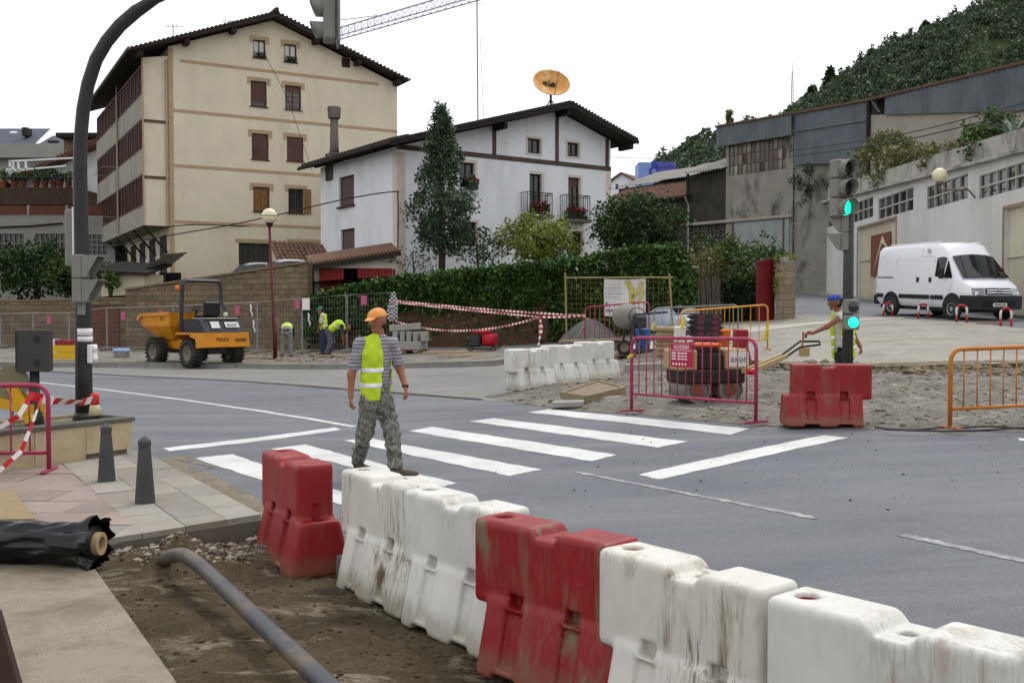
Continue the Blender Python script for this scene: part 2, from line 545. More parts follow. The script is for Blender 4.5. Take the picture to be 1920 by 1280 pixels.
def plastic_barrier(name, base, mud, mudamt, pale):
    """moulded plastic with run-down mud, scuffs and faded upper faces"""
    t = NT(name); c = lin(base)
    v = t.coord(rnd=True)
    col = t.mix(t.ramp(t.noise(v, 2.5, 5), .3, .7), tuple(x * .88 for x in c), tuple(min(.95, x * 1.1) for x in c))
    col = t.mix(t.math('MULTIPLY', t.ramp(t.noise(v, 4.5, 6, .7), .5, .75), .35), col, lin(pale))
    vs = t.coord(scale=(1, 1, .22), rnd=True)
    big = t.ramp(t.noise(t.coord(rnd=True, scale=(1, 1, .6)), 2.0, 4, .6, .5), .43, .6)
    st = t.ramp(t.noise(vs, 7, 8, .7, .7), .5, .66)
    col = t.mix(t.math('MULTIPLY', t.math('MULTIPLY', st, big), mudamt), col, lin(mud))
    fs = t.ramp(t.noise(t.coord(scale=(1, 1, .08), rnd=True), 45, 4, .7), .52, .62)
    col = t.mix(t.math('MULTIPLY', t.math('MULTIPLY', fs, big), mudamt * .45), col, tuple(x * .7 for x in lin(mud)))
    # splashed soil around the foot
    sx = t.n.new('ShaderNodeSeparateXYZ'); t.l.new(t.tc.outputs['Object'], sx.inputs[0])
    foot = t.ramp(t.math('ADD', sx.outputs[2], t.math('MULTIPLY', t.noise(v, 7, 6, .7), -.16)), .0, .09, (1, 1, 1), (0, 0, 0))
    col = t.mix(t.math('MULTIPLY', foot, .5), col, lin(mud))
    t.set('Base Color', col)
    t.set('Roughness', t.ramp(t.noise(v, 6, 5), .3, .7, (.38, .38, .38), (.62, .62, .62)))
    t.set('Specular IOR Level', .4)
    t.bump(t.noise(v, 60, 4, .7), .06, .004)
    MC[name] = t.mat; return t.mat
# ------------------------------------------------------------------ ground, road, pavements
m_road = asphalt('asphalt_main', (102, 105, 111), .65, (130, 129, 127))
m_shoulder = asphalt('asphalt_old', (122, 121, 119), .7, (140, 136, 129), .3)
m_street = asphalt('asphalt_street', (112, 115, 120), .5, (134, 132, 128), .3)
m_dirt = earth('trench_soil', (58, 50, 38), (100, 88, 69), (150, 142, 124), .8, 1.0)
m_dug = earth('dug_rubble', (92, 88, 81), (136, 131, 122), (168, 164, 155), .7, .8)
m_gutter = earth('gutter_silt', (104, 96, 82), (134, 126, 112), (150, 144, 132), .5, .4)
m_conc = M('pale_concrete', (136, 128, 114), .9, .12, 1.2, .3, 90, dirt=.8, dcol=(98, 85, 64), dscale=2.2, dlo=.45, dhi=.7, fine=.25)
m_plaza = M('plaza_concrete', (146, 142, 133), .9, .12, .6, .3, 80, dirt=.7, dcol=(108, 102, 90), dscale=.9, dlo=.48, dhi=.72, fine=.22)
m_curb = M('kerb_concrete', (132, 130, 124), .9, .12, 3, .3, 60, dirt=.5, dcol=(86, 80, 70), fine=.2, rnd=True)
m_base = earth('base_gravel', (96, 90, 78), (130, 124, 110), (150, 144, 130), .4, .5)
m_paint = line_paint('line_paint', .42)
m_paint_worn = M('worn_line_paint', (172, 171, 168), .8, .08, 3, dirt=.95, dcol=(122, 122, 122), dscale=6, dlo=.36, dhi=.56)
m_stone = M('loose_stone', (132, 126, 114), .9, .25, 9, .3, 40, dirt=.4, dcol=(84, 74, 58))
def xy(p): return (p.x, p.y)
def GP(pts, dz=0.0): return [xy(G(px, py, dz)) for px, py in pts]
def rough(x, y, s, f, seed=0.0):
    return s * mnoise.fractal(Vector((x * f + seed, y * f - seed, seed * .37)), 1.0, 2.0, 4)
def sheet(name, poly, res, dz, mat, kind='structure', parent=None, amp=0.0, f=1.5, weld=True, zf=None):
    mb = MB()
    zf = zf or ((lambda x, y: g(x, y) + dz + (rough(x, y, amp, f, 3.1) if amp else 0)))
    patch(mb, poly, res, zf)
    o = mb.build(name, mat, parent, smooth=True, weld=.002 if weld else 0)
    if parent is None: tag(o, kind=kind)
    return o

# one large sheet under everything, out to the horizon
mb = MB()
def zbase(x, y): return g(x, y) - 0.22
patch(mb, [(-90, -6), (90, -6), (90, 130), (-90, 130)], 4.0, zbase)
for q in ([(-3000, -6), (-90, -6), (-90, 130), (-3000, 130)], [(90, -6), (3000, -6), (3000, 130), (90, 130)],
          [(-3000, 130), (3000, 130), (3000, 3000), (-3000, 3000)], [(-3000, -3000), (3000, -3000), (3000, -6), (-3000, -6)]):
    mb.poly([(x, y, -0.4) for x, y in q])
tag(mb.build('ground', m_base, weld=.002), kind='structure')

ROAD = [(-1.62, 7.7), (-2.0, 8.25), (-4.25, 11.9), (-6.2, 13.6), (-60, 30), (-60, 56), (-20, 37.0), (-5, 33.5), (6, 29), (14.5, 46), (30, 46), (30, -1), (3.6, -1), (2.3, 2.0), (1.05, 4.05)]
road = sheet('road', ROAD, .5, 0.0, m_road)
shoulder_poly = GP([(60, 696), (470, 716), (620, 728), (760, 738), (900, 750), (960, 753)]) + GP([(1040, 735), (1010, 690), (930, 676), (740, 676), (440, 676), (0, 672)])
sheet('road_shoulder', shoulder_poly, .5, .004, m_shoulder)
# the crack between new and old surfacing
cr = [G(px + random.uniform(-3, 3), py + random.uniform(-.5, .5), .004) for px, py in [(60, 696), (160, 701), (260, 706), (360, 710), (470, 716), (560, 723), (640, 729), (700, 734), (760, 738), (830, 744), (900, 750)]]
mb = MB()
for a, b in zip(cr, cr[1:]):
    d = (b - a).normalized(); s_ = Vector((-d.y, d.x, 0)) * random.uniform(.03, .09)
    mb.quad(a - s_ * .5 + Vector((0, 0, .006)), b - s_ * .4 + Vector((0, 0, .006)), b + s_ + Vector((0, 0, .02)), a + s_ + Vector((0, 0, .02)))
tag(mb.build('surfacing_seam', M('seam_tar', (70, 68, 64), .9, .2, 6), road))
sheet('gutter', [(-1.62, 7.75), (-2.02, 8.2), (-4.3, 11.95), (-4.0, 12.35), (-3.3, 11.3)] + GP([(330, 862), (430, 905), (500, 945), (520, 970)]), .2, .005, m_gutter, amp=.006)
S_POLYS = [[(990, 773), (1030, 767), (1405, 804), (1370, 815)], [(882, 790), (925, 784), (1288, 828), (1235, 839)],
           [(768, 808), (810, 800), (1158, 852), (1110, 865)], [(645, 826), (690, 821), (1015, 880), (955, 892)],
           [(510, 841), (572, 833), (857, 906), (829, 912)], [(365, 859), (437, 851), (662, 929), (640, 946)]]
def ragged(pts, n=20, amp=.018):
    out = []
    for i in range(len(pts)):
        a, b = Vector(pts[i]), Vector(pts[(i + 1) % len(pts)])
        for k in range(n):
            p = a.lerp(b, k / n)
            out.append((p.x + random.uniform(-amp, amp), p.y + random.uniform(-amp, amp)))
    return out
for q in S_POLYS:
    sheet('zebra_stripe', ragged(GP(q)), .5, .004, m_paint, parent=road)
for q in ([(304, 840), (318, 846), (640, 806), (628, 801)], [(1193, 890), (1240, 899), (1592, 821), (1545, 816)]):
    sheet('stop_line', ragged(GP(q)), .5, .004, m_paint, parent=road)
def stroke(name, pts, w, mat, dz):
    P_ = [G(px, py) for px, py in pts]; L = []; Rr = []
    for i, p in enumerate(P_):
        d = (P_[min(i + 1, len(P_) - 1)] - P_[max(i - 1, 0)]); d.z = 0; d.normalize(); s_ = Vector((-d.y, d.x, 0)) * (w / 2)
        L.append(xy(p + s_)); Rr.append(xy(p - s_))
    return sheet(name, ragged(L + Rr[::-1], 16, .013), .5, dz, mat, parent=road)
stroke('edge_line', [(40, 713), (74, 717), (200, 731), (340, 749), (480, 769), (580, 785), (665, 800)], .11, m_paint, .004)
stroke('edge_line', [(0, 709), (40, 713)], .11, m_paint, .004)
stroke('lane_line', [(1080, 885), (1250, 918), (1400, 946), (1530, 972)], .07, m_paint_worn, .004)
stroke('lane_line', [(1690, 1003), (1800, 1026), (1990, 1066)], .08, m_paint_worn, .004)
sheet('lane_line', GP([(1908, 822), (1990, 822), (1990, 827), (1912, 826)]), .5, .004, m_paint, parent=road)

# cut edge of the road towards the excavation
mb = MB(); re_ = [(-2.02, 8.25), (-1.62, 7.7), (1.05, 4.05), (2.3, 2.0), (3.6, -1)]
for a, b in zip(re_, re_[1:]): mb.quad((*a, -.25), (*b, -.25), (*b, g(*b)), (*a, g(*a)))
mb.build('cut_edge', m_shoulder, road)
# the excavated strip in front and the poured concrete beside it
TR = [(-3.75, 7.75), (-2.0, 8.5), (-1.35, 8.05), (-.4, 6.45), (1.25, 4.1), (2.6, 1.9), (3.4, .4), (.7, .4), (-1.62, 4.73), (-3.05, 7.1)]
def zdirt(x, y):
    edge = .05 * sstep(.5, 0, abs((x + 3.05) * .86 + (y - 7.15) * .51))
    n = rough(x, y, .035, 1.3, 3.1) + rough(x, y, .018, 6, 9.0)
    hump = .10 * math.exp(-(((x + 2.45) / .45) ** 2 + ((y - 7.35) / .35) ** 2)) + .05 * math.exp(-(((x + 1.9) / .5) ** 2 + ((y - 7.8) / .3) ** 2))
    low = .09 * sstep(.2, 1.6, (x + 3.05) * .86 + (y - 7.15) * .51)
    return -.045 - low + n + hump * (1 + 1.3 * mnoise.noise(Vector((x * 7, y * 7, 1))))
excav = sheet('excavated_soil', TR, .07, 0, m_dirt, zf=zdirt)
CS = [(-3.02, 7.12), (-1.6, 4.73), (.74, .5), (-9, .5), (-9, 7.9), (-3.6, 7.55)]
mb = MB()
patch(mb, CS, .4, lambda x, y: .035 + rough(x, y, .004, 1.2))
CSf = [(-3.6, 7.55), (-3.02, 7.12), (-1.6, 4.73), (.74, .5)]
for a, b in zip(CSf, CSf[1:]):
    mb.quad((*a, -.2), (*b, -.2), (*b, .034), (*a, .034))
tag(mb.build('concrete_slab', m_conc), kind='structure')

# paved corner: every flag a piece
pave = MB().prism([(-12, 7.45, 0), (-3.0, 7.3, 0), (-2.02, 8.22, 0), (-4.25, 11.85, 0), (-6.1, 13.5, 0), (-12, 15.3, 0)][::1], (0, 0, .36)).build('pavement', M('paving_bed', (104, 98, 88), .95, .15, 5, .3))
pave.location.z = -.3
tag(pave, kind='structure')
FIELD_ALL = [(-8.2, 7.42), (-2.97, 7.32), (-2.05, 8.24), (-4.27, 11.84), (-6.0, 13.3), (-8.2, 13.9)]
cd = Vector((-2.22, 3.6)).normalized(); cn = Vector((cd.y, -cd.x))       # along and out of the kerb
P0 = Vector((-2.05, 8.24))
def band(o0, o1):
    a, b = P0 - cn * o0 - cd * 2.5, P0 - cn * o0 + cd * 7
    c, d = P0 - cn * o1 + cd * 7, P0 - cn * o1 - cd * 2.5
    q = [tuple(a), tuple(b), tuple(c), tuple(d)]
    return q if area2(q) > 0 else q[::-1]
m_flagp = [M('pink_flagstone_%d' % i, c, .85, .1, 3, .2, 70, dirt=.5, dcol=(128, 112, 92), dscale=1.6, dlo=.4, dhi=.7, fine=.2, rnd=True) for i, c in enumerate([(146, 130, 125), (152, 137, 131), (138, 125, 120)])]
m_flagg = [M('grey_flagstone_%d' % i, c, .85, .1, 3, .2, 70, dirt=.5, dcol=(134, 118, 94), dscale=1.6, dlo=.4, dhi=.7, fine=.2, rnd=True) for i, c in enumerate([(142, 138, 131), (150, 146, 138), (133, 129, 122)])]
def flag(poly, mats):
    poly = [p for p in poly]
    if len(poly) < 3 or abs(area2(poly)) < .004: return
    c = (sum(p[0] for p in poly) / len(poly), sum(p[1] for p in poly) / len(poly))
    sh = [(c[0] + (p[0] - c[0]) * .984, c[1] + (p[1] - c[1]) * .984) for p in poly]
    h = .1 + random.uniform(-.004, .004); tx, ty = random.uniform(-.004, .004), random.uniform(-.004, .004)
    if area2(sh) < 0: sh = sh[::-1]
    mb = MB(); n = len(sh)
    top = [(x, y, h + tx * (x - c[0]) + ty * (y - c[1])) for x, y in sh]; bot = [(x, y, .05) for x, y in sh]
    mb.add(top + bot, [tuple(range(n))] + [(i, n + i, n + (i + 1) % n, (i + 1) % n) for i in range(n)])
    mb.build('paving_slab', random.choice(mats), pave, loc=(0, 0, .3))
fa = [p for p in FIELD_ALL]
if area2(fa) < 0: fa = fa[::-1]
for (o0, o1, step, off) in ((0.0, .3, .6, 0.0), (.3, .64, .6, .3), (.64, .98, .6, 0.0)):
    bq = clip_convex(band(o0, o1), fa)
    if len(bq) < 3: continue
    k = -2.5 + off
    while k < 7:
        a = P0 + cd * k - cn * (o0 - .1); b = P0 + cd * (k + step) - cn * (o0 - .1)
        c = P0 + cd * (k + step) - cn * (o1 + .1); d = P0 + cd * k - cn * (o1 + .1)
        q = [tuple(a), tuple(b), tuple(c), tuple(d)]
        if area2(q) < 0: q = q[::-1]
        flag(clip_convex(bq, q), m_flagg); k += step
# strip of pale slabs along the trench, then the pinkish field
inner = clip_convex(fa, (lambda q: q if area2(q) > 0 else q[::-1])([tuple(P0 - cn * .98 - cd * 4), tuple(P0 - cn * .98 + cd * 9), tuple(P0 - cn * 9 + cd * 9), tuple(P0 - cn * 9 - cd * 4)]))
y = 7.32; row = 0
while y < 13.9:
    h = .5
    x = -8.2 - (row % 2) * .37
    while x < -2:
        q = clip_convex(inner, [(x, y), (x + .75, y), (x + .75, y + h), (x, y + h)])
        if q: flag(q, m_flagg if row == 0 else m_flagp)
        x += .75
    y += h; row += 1
# kerb stones round the paved corner
def kerbs(pts, n_each, w, z0, z1, parent, inward, mat=None):
    for a, b in zip(pts, pts[1:]):
        a, b = Vector(a), Vector(b); L = (b - a).length; n = max(1, round(L / n_each)); d = (b - a) / n
        for i in range(n):
            p, q = a + d * i, a + d * (i + 1)
            dd = (q - p).normalized(); s_ = Vector((-dd.y, dd.x)) * inward * w
            zz = lambda t, h: g(t.x, t.y) + h
            p2, q2 = p + dd * .006, q - dd * .006
            j = random.uniform(-.006, .006)
            mb = MB()
            vs = [(*p2, zz(p2, z0)), (*q2, zz(q2, z0)), (*(q2 + s_), zz(q2, z0)), (*(p2 + s_), zz(p2, z0)),
                  (*(p2 + s_ * .08), zz(p2, z1 + j)), (*(q2 + s_ * .08), zz(q2, z1 + j)), (*(q2 + s_), zz(q2, z1 + j)), (*(p2 + s_), zz(p2, z1 + j))]
            mb.add(vs, [(3, 2, 1, 0), (4, 5, 6, 7), (0, 1, 5, 4), (1, 2, 6, 5), (2, 3, 7, 6), (3, 0, 4, 7)])
            mb.build('kerb_stone', mat or m_curb, parent)

# far pavement along the walls
KL = [(-27, 41.5), xy(G(0, 688)), xy(G(440, 690)), xy(G(740, 691)), xy(G(930, 686)), xy(G(1010, 672))]
far_pave = sheet('far_pavement', KL + [(4.5, 31.5), (7.5, 35.5), (5.7, 36.2), (-8, 41), (-26, 49.5), (-30, 52), (-32, 46)], .6, .135, M('far_pavement_concrete', (128, 124, 116), .9, .14, .8, .4, 60, dirt=.85, dcol=(88, 82, 72), dscale=1.3, dlo=.42, dhi=.62, fine=.25), amp=.02, f=1.2)
kerbs(KL, 1.0, .16, -.05, .15, far_pave, 1)
# plaza at the right and the street climbing behind it
PE = GP([(1225, 652), (1330, 668), (1430, 689), (1540, 692), (1650, 695), (1780, 692), (1920, 690), (2150, 690)])
plaza_poly = PE + [(17.6, 22), (17.6, 26), (14.6, 26.6), (13.9, 29.0), (11.9, 33.2), (10.6, 36.5), (6.2, 36.2), (6.3, 31), (4.2, 27)]
plaza = sheet('plaza', plaza_poly, .6, .10, m_plaza, amp=.008)
mb = MB()
pe2 = []
for a, b in zip(PE, PE[1:]):
    for k in range(24):
        p = Vector(a).lerp(Vector(b), k / 24); pe2.append((p.x + random.uniform(-.03, .03), p.y + random.uniform(-.09, .05)))
for a, b in zip(pe2, pe2[1:]):
    za, zb = g(*a), g(*b); o = random.uniform(-.06, .02)
    mb.quad((a[0], a[1] + o, za - .15), (b[0], b[1] + o, zb - .15), (*b, zb + .103), (*a, za + .103))
    mb.quad((*a, za + .103), (*b, zb + .103), (b[0], b[1] + .5, g(b[0], b[1] + .5) + .106), (a[0], a[1] + .5, g(a[0], a[1] + .5) + .106))
mb.build('broken_edge', M('broken_concrete', (134, 124, 104), .95, .25, 6, .6, 40, dirt=.8, dcol=(66, 56, 42), dlo=.4, dhi=.6), plaza)
stroke_w = sheet('pale_strip', GP([(1160, 655), (1330, 628), (1500, 612), (1690, 601), (1700, 603), (1500, 618), (1330, 640), (1180, 668)]), .5, .108, M('pale_strip_concrete', (172, 168, 158), .9, .08, 1.5, dirt=.6, dcol=(146, 138, 124)), parent=plaza)
street = sheet('street', [(17.7, 16), (17.7, 30), (18.3, 66), (20, 100), (8, 100), (12.4, 52), (9.2, 40), (6.3, 36.2), (10.5, 36.4), (11.9, 33.1), (13.9, 28.9), (14.6, 26.5), (17.5, 25.9)], .8, .095, m_street)
# dug-up roadway
DUG = GP([(905, 744), (980, 757), (1060, 768), (1180, 777), (1420, 798), (1640, 806), (1920, 810), (2150, 812)]) + GP([(2150, 686), (1920, 690), (1780, 692), (1650, 696), (1540, 693), (1430, 690), (1330, 668), (1225, 652), (1130, 650), (1080, 690), (1000, 728)])
def edge_d(x, y, P):
    b = 9.0
    for i in range(len(P)):
        (x0, y0), (x1, y1) = P[i - 1], P[i]; dx, dy = x1 - x0, y1 - y0
        t = min(1, max(0, ((x - x0) * dx + (y - y0) * dy) / (dx * dx + dy * dy + 1e-9)))
        b = min(b, math.hypot(x - x0 - t * dx, y - y0 - t * dy))
    return b
def zdug(x, y):
    q = sstep(0, .35, edge_d(x, y, DUG))
    return g(x, y) + .006 + q * .03 + q * (rough(x, y, .05, .9, 5) + rough(x, y, .03, 4.5, 2) * 1.2 + .06 * max(0, mnoise.noise(Vector((x * .5, y * 1.6, 4)))) * 1.5)
dug = sheet('dug_roadway', DUG, .11, 0, m_dug, zf=zdug)

def stones(name, poly, n, smin_, smax_, zf, mat, label=None, edge_bias=None):
    xs = [p[0] for p in poly]; ys = [p[1] for p in poly]; mb = MB(); k = 0; tries = 0
    def inside(x, y):
        c = False; m = len(poly)
        for i in range(m):
            (x0, y0), (x1, y1) = poly[i], poly[i - 1]
            if (y0 > y) != (y1 > y) and x < (x1 - x0) * (y - y0) / (y1 - y0) + x0: c = not c
        return c
    while k < n and tries < n * 30:
        tries += 1
        x, y = random.uniform(min(xs), max(xs)), random.uniform(min(ys), max(ys))
        if not inside(x, y): continue
        if mnoise.noise(Vector((x * 1.1, y * 1.1, 8))) < random.uniform(-.5, .35): continue
        s = smin_ * (smax_ / smin_) ** (random.random() ** 2.6)
        z = zf(x, y)
        ph = random.uniform(0, 6.28)
        vs = []
        for t, rr in ((-.4, .75), (.35, .8)):
            for q in range(5):
                a = ph + q * 1.2566 + t
                vs.append((x + s * rr * math.cos(a) * random.uniform(.7, 1.2), y + s * rr * math.sin(a) * random.uniform(.7, 1.2), z + s * t * random.uniform(.6, 1.1)))
        vs.append((x, y, z + s * random.uniform(.5, .85)))
        fs = [(q, (q + 1) % 5, 5 + (q + 1) % 5, 5 + q) for q in range(5)] + [(5 + q, 5 + (q + 1) % 5, 10) for q in range(5)]
        mb.add(vs, fs); k += 1
    o = mb.build(name, mat)
    tag(o, label, 'rubble', kind='stuff')
    return o
stones('soil_crumbs', TR, 5000, .003, .026, zdirt, M('soil_clod', (78, 64, 46), .95, .3, 12, .3, 60), 'brown crumbs and small stones lying on the dug soil')
stones('gravel', DUG, 4200, .012, .07, zdug, m_stone, 'grey gravel and broken stones over the dug-up roadway')
stones('edge_rubble', GP([(1420, 686), (1920, 690), (2100, 690), (2100, 706), (1920, 708), (1650, 708), (1430, 702)]), 700, .03, .16, zdug, M('soil_rubble', (120, 108, 88), .95, .3, 8, .4, 40, dirt=.5, dcol=(64, 54, 40)), 'rough lumps of rubble along the broken edge of the plaza')
stones('grit', [(-1, 9.5), (5, 6), (7, 13), (1.5, 13.5)], 150, .006, .02, lambda x, y: g(x, y) + .003, M('dark_grit', (70, 66, 60), .95, .2, 9), 'small dark crumbs scattered on the asphalt')
stones('clods', [(-3.6, 7.0), (-3.0, 7.9), (-1.7, 8.3), (-1.9, 7.3), (-2.8, 6.8)], 520, .008, .05, zdirt, M('lime_clod', (150, 142, 128), .95, .25, 10, .4, 50, dirt=.6, dcol=(92, 76, 54)), 'pale lumps of broken concrete heaped at the paving edge')

# raised ground behind the garden walls
def zgar(x, y):
    z = 2.3 + .05 * (x + 22)
    z = min(3.3, max(1.6, z))
    return z + (g(x, y) + .1 - z) * sstep(2.0, 9.0, x)
sheet('garden_ground', [(-34, 54.6), (-8.0, 41.2), (5.5, 36.5), (9.8, 38.6), (12.0, 52), (14, 75), (-60, 110), (-60, 66)], 1.5, 0, M('garden_soil', (84, 82, 56), .95, .3, 1.5, .4, 30, dirt=.6, dcol=(60, 74, 36)), zf=zgar)
# ------------------------------------------------------------------ foliage helpers
def leaf_np(pts, size, up=0.2, aspect=.55, jitter=.4):
    n = len(pts); pts = np.asarray(pts, float)
    d = rng.normal(size=(n, 3)); d[:, 2] += up; d /= np.linalg.norm(d, axis=1)[:, None]
    e = rng.normal(size=(n, 3)); s = np.cross(d, e); s /= np.linalg.norm(s, axis=1)[:, None] + 1e-9
    sz = size * (1 + jitter * rng.uniform(-1, 1, n))[:, None]
    nrm = np.cross(d, s)
    v = np.stack([pts, pts + d * sz * .5 + s * sz * aspect * .5 + nrm * sz * .08, pts + d * sz, pts + d * sz * .5 - s * sz * aspect * .5 + nrm * sz * .08], 1).reshape(-1, 3)
    f = np.arange(4 * n).reshape(n, 4)
    return v, f
def leaf_obj(name, pts, size, mat, parent=None, up=.2, aspect=.55):
    v, f = leaf_np(pts, size, up, aspect)
    return put(name, np_mesh(name, v, f, mat, smooth=False), parent)
def blob_pts(c, r, n, shell=.55):
    """points in an ellipsoid, denser towards its skin"""
    d = rng.normal(size=(n, 3)); d /= np.linalg.norm(d, axis=1)[:, None]
    rad = shell + (1 - shell) * rng.uniform(0, 1, n) ** .5
    return np.asarray(c) + d * rad[:, None] * np.asarray(r)
def clumps(c, r, nc, cr, per, shell=.3, fn=None):
    cs = blob_pts(c, r, nc, shell)
    if fn is not None: cs = cs[[bool(fn(p)) for p in cs]]
    return np.concatenate([blob_pts(p, np.array(cr) * rng.uniform(.6, 1.25), per, .3) for p in cs])
L_DARK = leafmat('leaf_dark', (34, 52, 30), (62, 86, 46), (92, 114, 64))
L_MID = leafmat('leaf_mid', (40, 60, 26), (72, 98, 40), (104, 126, 58))
L_YEL = leafmat('leaf_yellow', (88, 100, 34), (136, 142, 58), (176, 172, 84))
L_IVY = leafmat('leaf_ivy', (40, 64, 28), (70, 104, 42), (114, 144, 64))
L_HEDGE = leafmat('leaf_hedge', (22, 38, 16), (40, 62, 24), (66, 86, 34))
L_DRY = leafmat('leaf_dry', (92, 96, 52), (120, 118, 66), (140, 130, 84))
M_BARK = M('bark', (74, 62, 48), .95, .25, 6, .6, 30)
M_RED = leafmat('petal_red', (150, 14, 16), (190, 24, 22), (206, 60, 40))

# ------------------------------------------------------------------ facade helpers
def corrug(mb, u0, u1, lo0, lo1, hi0, hi1, pitch=.22, amp=.025, y=0.0, slope=0.0):
    n = max(2, int((u1 - u0) / pitch)) * 4; prof = [0, 0, 1, 1]
    vs = []
    for i in range(n + 1):
        t = i / n; u = u0 + (u1 - u0) * t; d = y - amp * prof[i % 4]
        vs += [(u, d, lo0 + (lo1 - lo0) * t), (u, d + slope, hi0 + (hi1 - hi0) * t)]
    return mb.add(vs, [(2 * i, 2 * i + 2, 2 * i + 3, 2 * i + 1) for i in range(n)])
M_GLASS = glassy('dark_glass', (34, 38, 42))
M_GLASSB = glassy('grey_glass', (70, 76, 80), .15)
M_BROWN = M('brown_window_wood', (78, 52, 42), .6, .2, 4, dirt=.4, dcol=(44, 30, 24), rnd=True)
M_BROWN2 = M('dark_brown_wood', (58, 42, 34), .65, .2, 4, rnd=True)
M_SHUT = M('shutter_brown', (92, 62, 52), .6, .15, 5, rnd=True)
M_SHUTY = M('shutter_weathered', (128, 96, 58), .7, .25, 7, dirt=.6, dcol=(74, 48, 32), rnd=True)
M_LACE = M('lace_curtain', (205, 205, 200), .9, .1, 6)
M_IRON = M('black_iron', (30, 29, 29), .6, .15, 8)
M_TILE = M('weathered_roof_tile', (58, 50, 45), .9, .3, 5, .4, 30, dirt=.7, dcol=(58, 52, 46), dscale=3)
M_TILER = M('red_roof_tile', (116, 84, 68), .9, .35, 6, .4, 30, dirt=.85, dcol=(76, 64, 56), dscale=3, dlo=.42, dhi=.65)
M_EAVE = M('dark_eave_timber', (36, 31, 28), .85, .25, 5)
M_GREYC = M('grey_concrete', (138, 135, 127), .95, .14, 1.2, .4, 50, dirt=.65, dcol=(74, 70, 64), dscale=.9, streak=3, fine=.15)
def window(par, rect, y, kind='shutter', lintel=None, frame=None, sill=True):
    """a window in an opening (u0,z0,u1,z1): frame, its pane and what closes it"""
    u0, z0, u1, z1 = rect; w = .07
    fm = frame or M_BROWN
    mb = MB()
    mb.box(u0, u0 + w, y, y + .08, z0, z1); mb.box(u1 - w, u1, y, y + .08, z0, z1)
    mb.box(u0 + w, u1 - w, y, y + .08, z1 - w, z1); mb.box(u0 + w, u1 - w, y, y + .08, z0, z0 + w)
    um = (u0 + u1) / 2
    if kind in ('glass', 'grille', 'half'): mb.box(um - .03, um + .03, y + .01, y + .07, z0 + w, z1 - w)
    fr = mb.build('window', fm, par)
    B(u0 + w, u1 - w, y + .05, y + .062, z0 + w, z1 - w).build('pane', M_GLASS if kind != 'lace' else M_LACE, fr)
    if kind == 'shutter':
        for a, b in ((u0 + w, um - .01), (um + .01, u1 - w)):
            mb = MB(); n = 14
            for k in range(n):
                z = z0 + w + (z1 - z0 - 2 * w) * k / n
                mb.box(a, b, y + .01, y + .04, z, z + (z1 - z0 - 2 * w) / n * .72)
            mb.build('shutter', M_SHUT, fr)
    elif kind == 'yshutter':
        for a, b in ((u0 + w, um - .01), (um + .01, u1 - w)):
            mb = MB()
            for k in range(4): mb.box(a + (b - a) * k / 4, a + (b - a) * (k + .9) / 4, y + .01, y + .04, z0 + w, z1 - w)
            mb.build('shutter', M_SHUTY, fr)
    elif kind in ('blind', 'half'):
        zb = z0 + (z1 - z0) * (.22 if kind == 'blind' else .78)
        mb = MB(); n = 16
        for k in range(n):
            z = zb + (z1 - w - zb) * k / n
            mb.box(u0 + w, u1 - w, y + .005, y + .03, z, z + (z1 - zb) / n * .8)
        mb.build('blind', M_SHUT, fr)
    elif kind == 'lace':
        mb = MB().box(um - .03, um + .03, y + .01, y + .07, z0 + w, z1 - w)
        mb.build('mullion', fm, fr)
    if kind == 'half':
        mb = MB()
        for k in range(1, 6):
            u = u0 + w + (u1 - u0 - 2 * w) * k / 6
            if k != 3: mb.box(u - .012, u + .012, y + .02, y + .04, z0 + w, z0 + (z1 - z0) * .78)
        for k in range(1, 4):
            z = z0 + w + (z1 - z0) * .75 * k / 4
            mb.box(u0 + w, u1 - w, y + .022, y + .038, z - .012, z + .012)
        mb.build('glazing_bar', M('pale_glazing_bar', (150, 140, 126), .6), fr)
    if lintel:
        e = .13
        mb = MB().box(u0 - e * 1.6, u1 + e * 1.6, -.012, .05, z1 + .02, z1 + .2)
        mb.box(u0 - e * 1.6, u0 - .01, -.012, .05, z1 - .22, z1 + .02); mb.box(u1 + .01, u1 + e * 1.6, -.012, .05, z1 - .22, z1 + .02)
        mb.build('lintel', lintel, par)
    if sill:
        B(u0 - .06, u1 + .06, -.07, y, z0 - .05, z0 - .003).build('sill', M_BROWN2 if kind != 'half' else fm, par)
    return fr

# ------------------------------------------------------------------ cream apartment block
bx, by, ba = -18.5, 55.0, math.atan2(.493, .87)
FB = Plane2(bx, by, ba)
blk = thing('apartment_block', 'tall cream apartment block with brown glazed galleries down its left side', 'building', (bx, by, 0), ba)
m_cream = M('cream_plaster', (214, 203, 180), .92, .06, .7, .15, 80, dirt=.4, dcol=(160, 150, 122), dscale=.55, streak=3.5, dlo=.48, dhi=.8, fine=.06)
m_band = M('tan_band', (172, 148, 118), .9, .08, 2)
m_gconc = M('gallery_parapet', (150, 146, 134), .95, .12, 1.0, .3, 50, dirt=.6, dcol=(98, 92, 80), dscale=.9, streak=4, fine=.1)
W_, DEP, RU = 13.3, 18.0, 5.7
zr_wall = lambda u: 18.22 - .385 * (RU - u) if u < RU else 18.22 - .362 * (u - RU)
holes = []
wl_ = [((475, 75, 498, 109), 'lace'), ((533, 83, 556.5, 117), 'lace'), ((470, 152, 500.5, 200), 'blind'), ((534.6, 160.5, 565, 206.4), 'half'),
       ((472, 250.7, 503.7, 299.4), 'shutter'), ((538, 257, 569, 302.7), 'shutter'), ((475, 350.6, 506, 397), 'yshutter'), ((540.7, 354, 569.5, 400), 'glass')]
wl_ = [(FB.rect(*q), k) for q, k in wl_]
vent = FB.rect(640.6, 108, 657.7, 127)
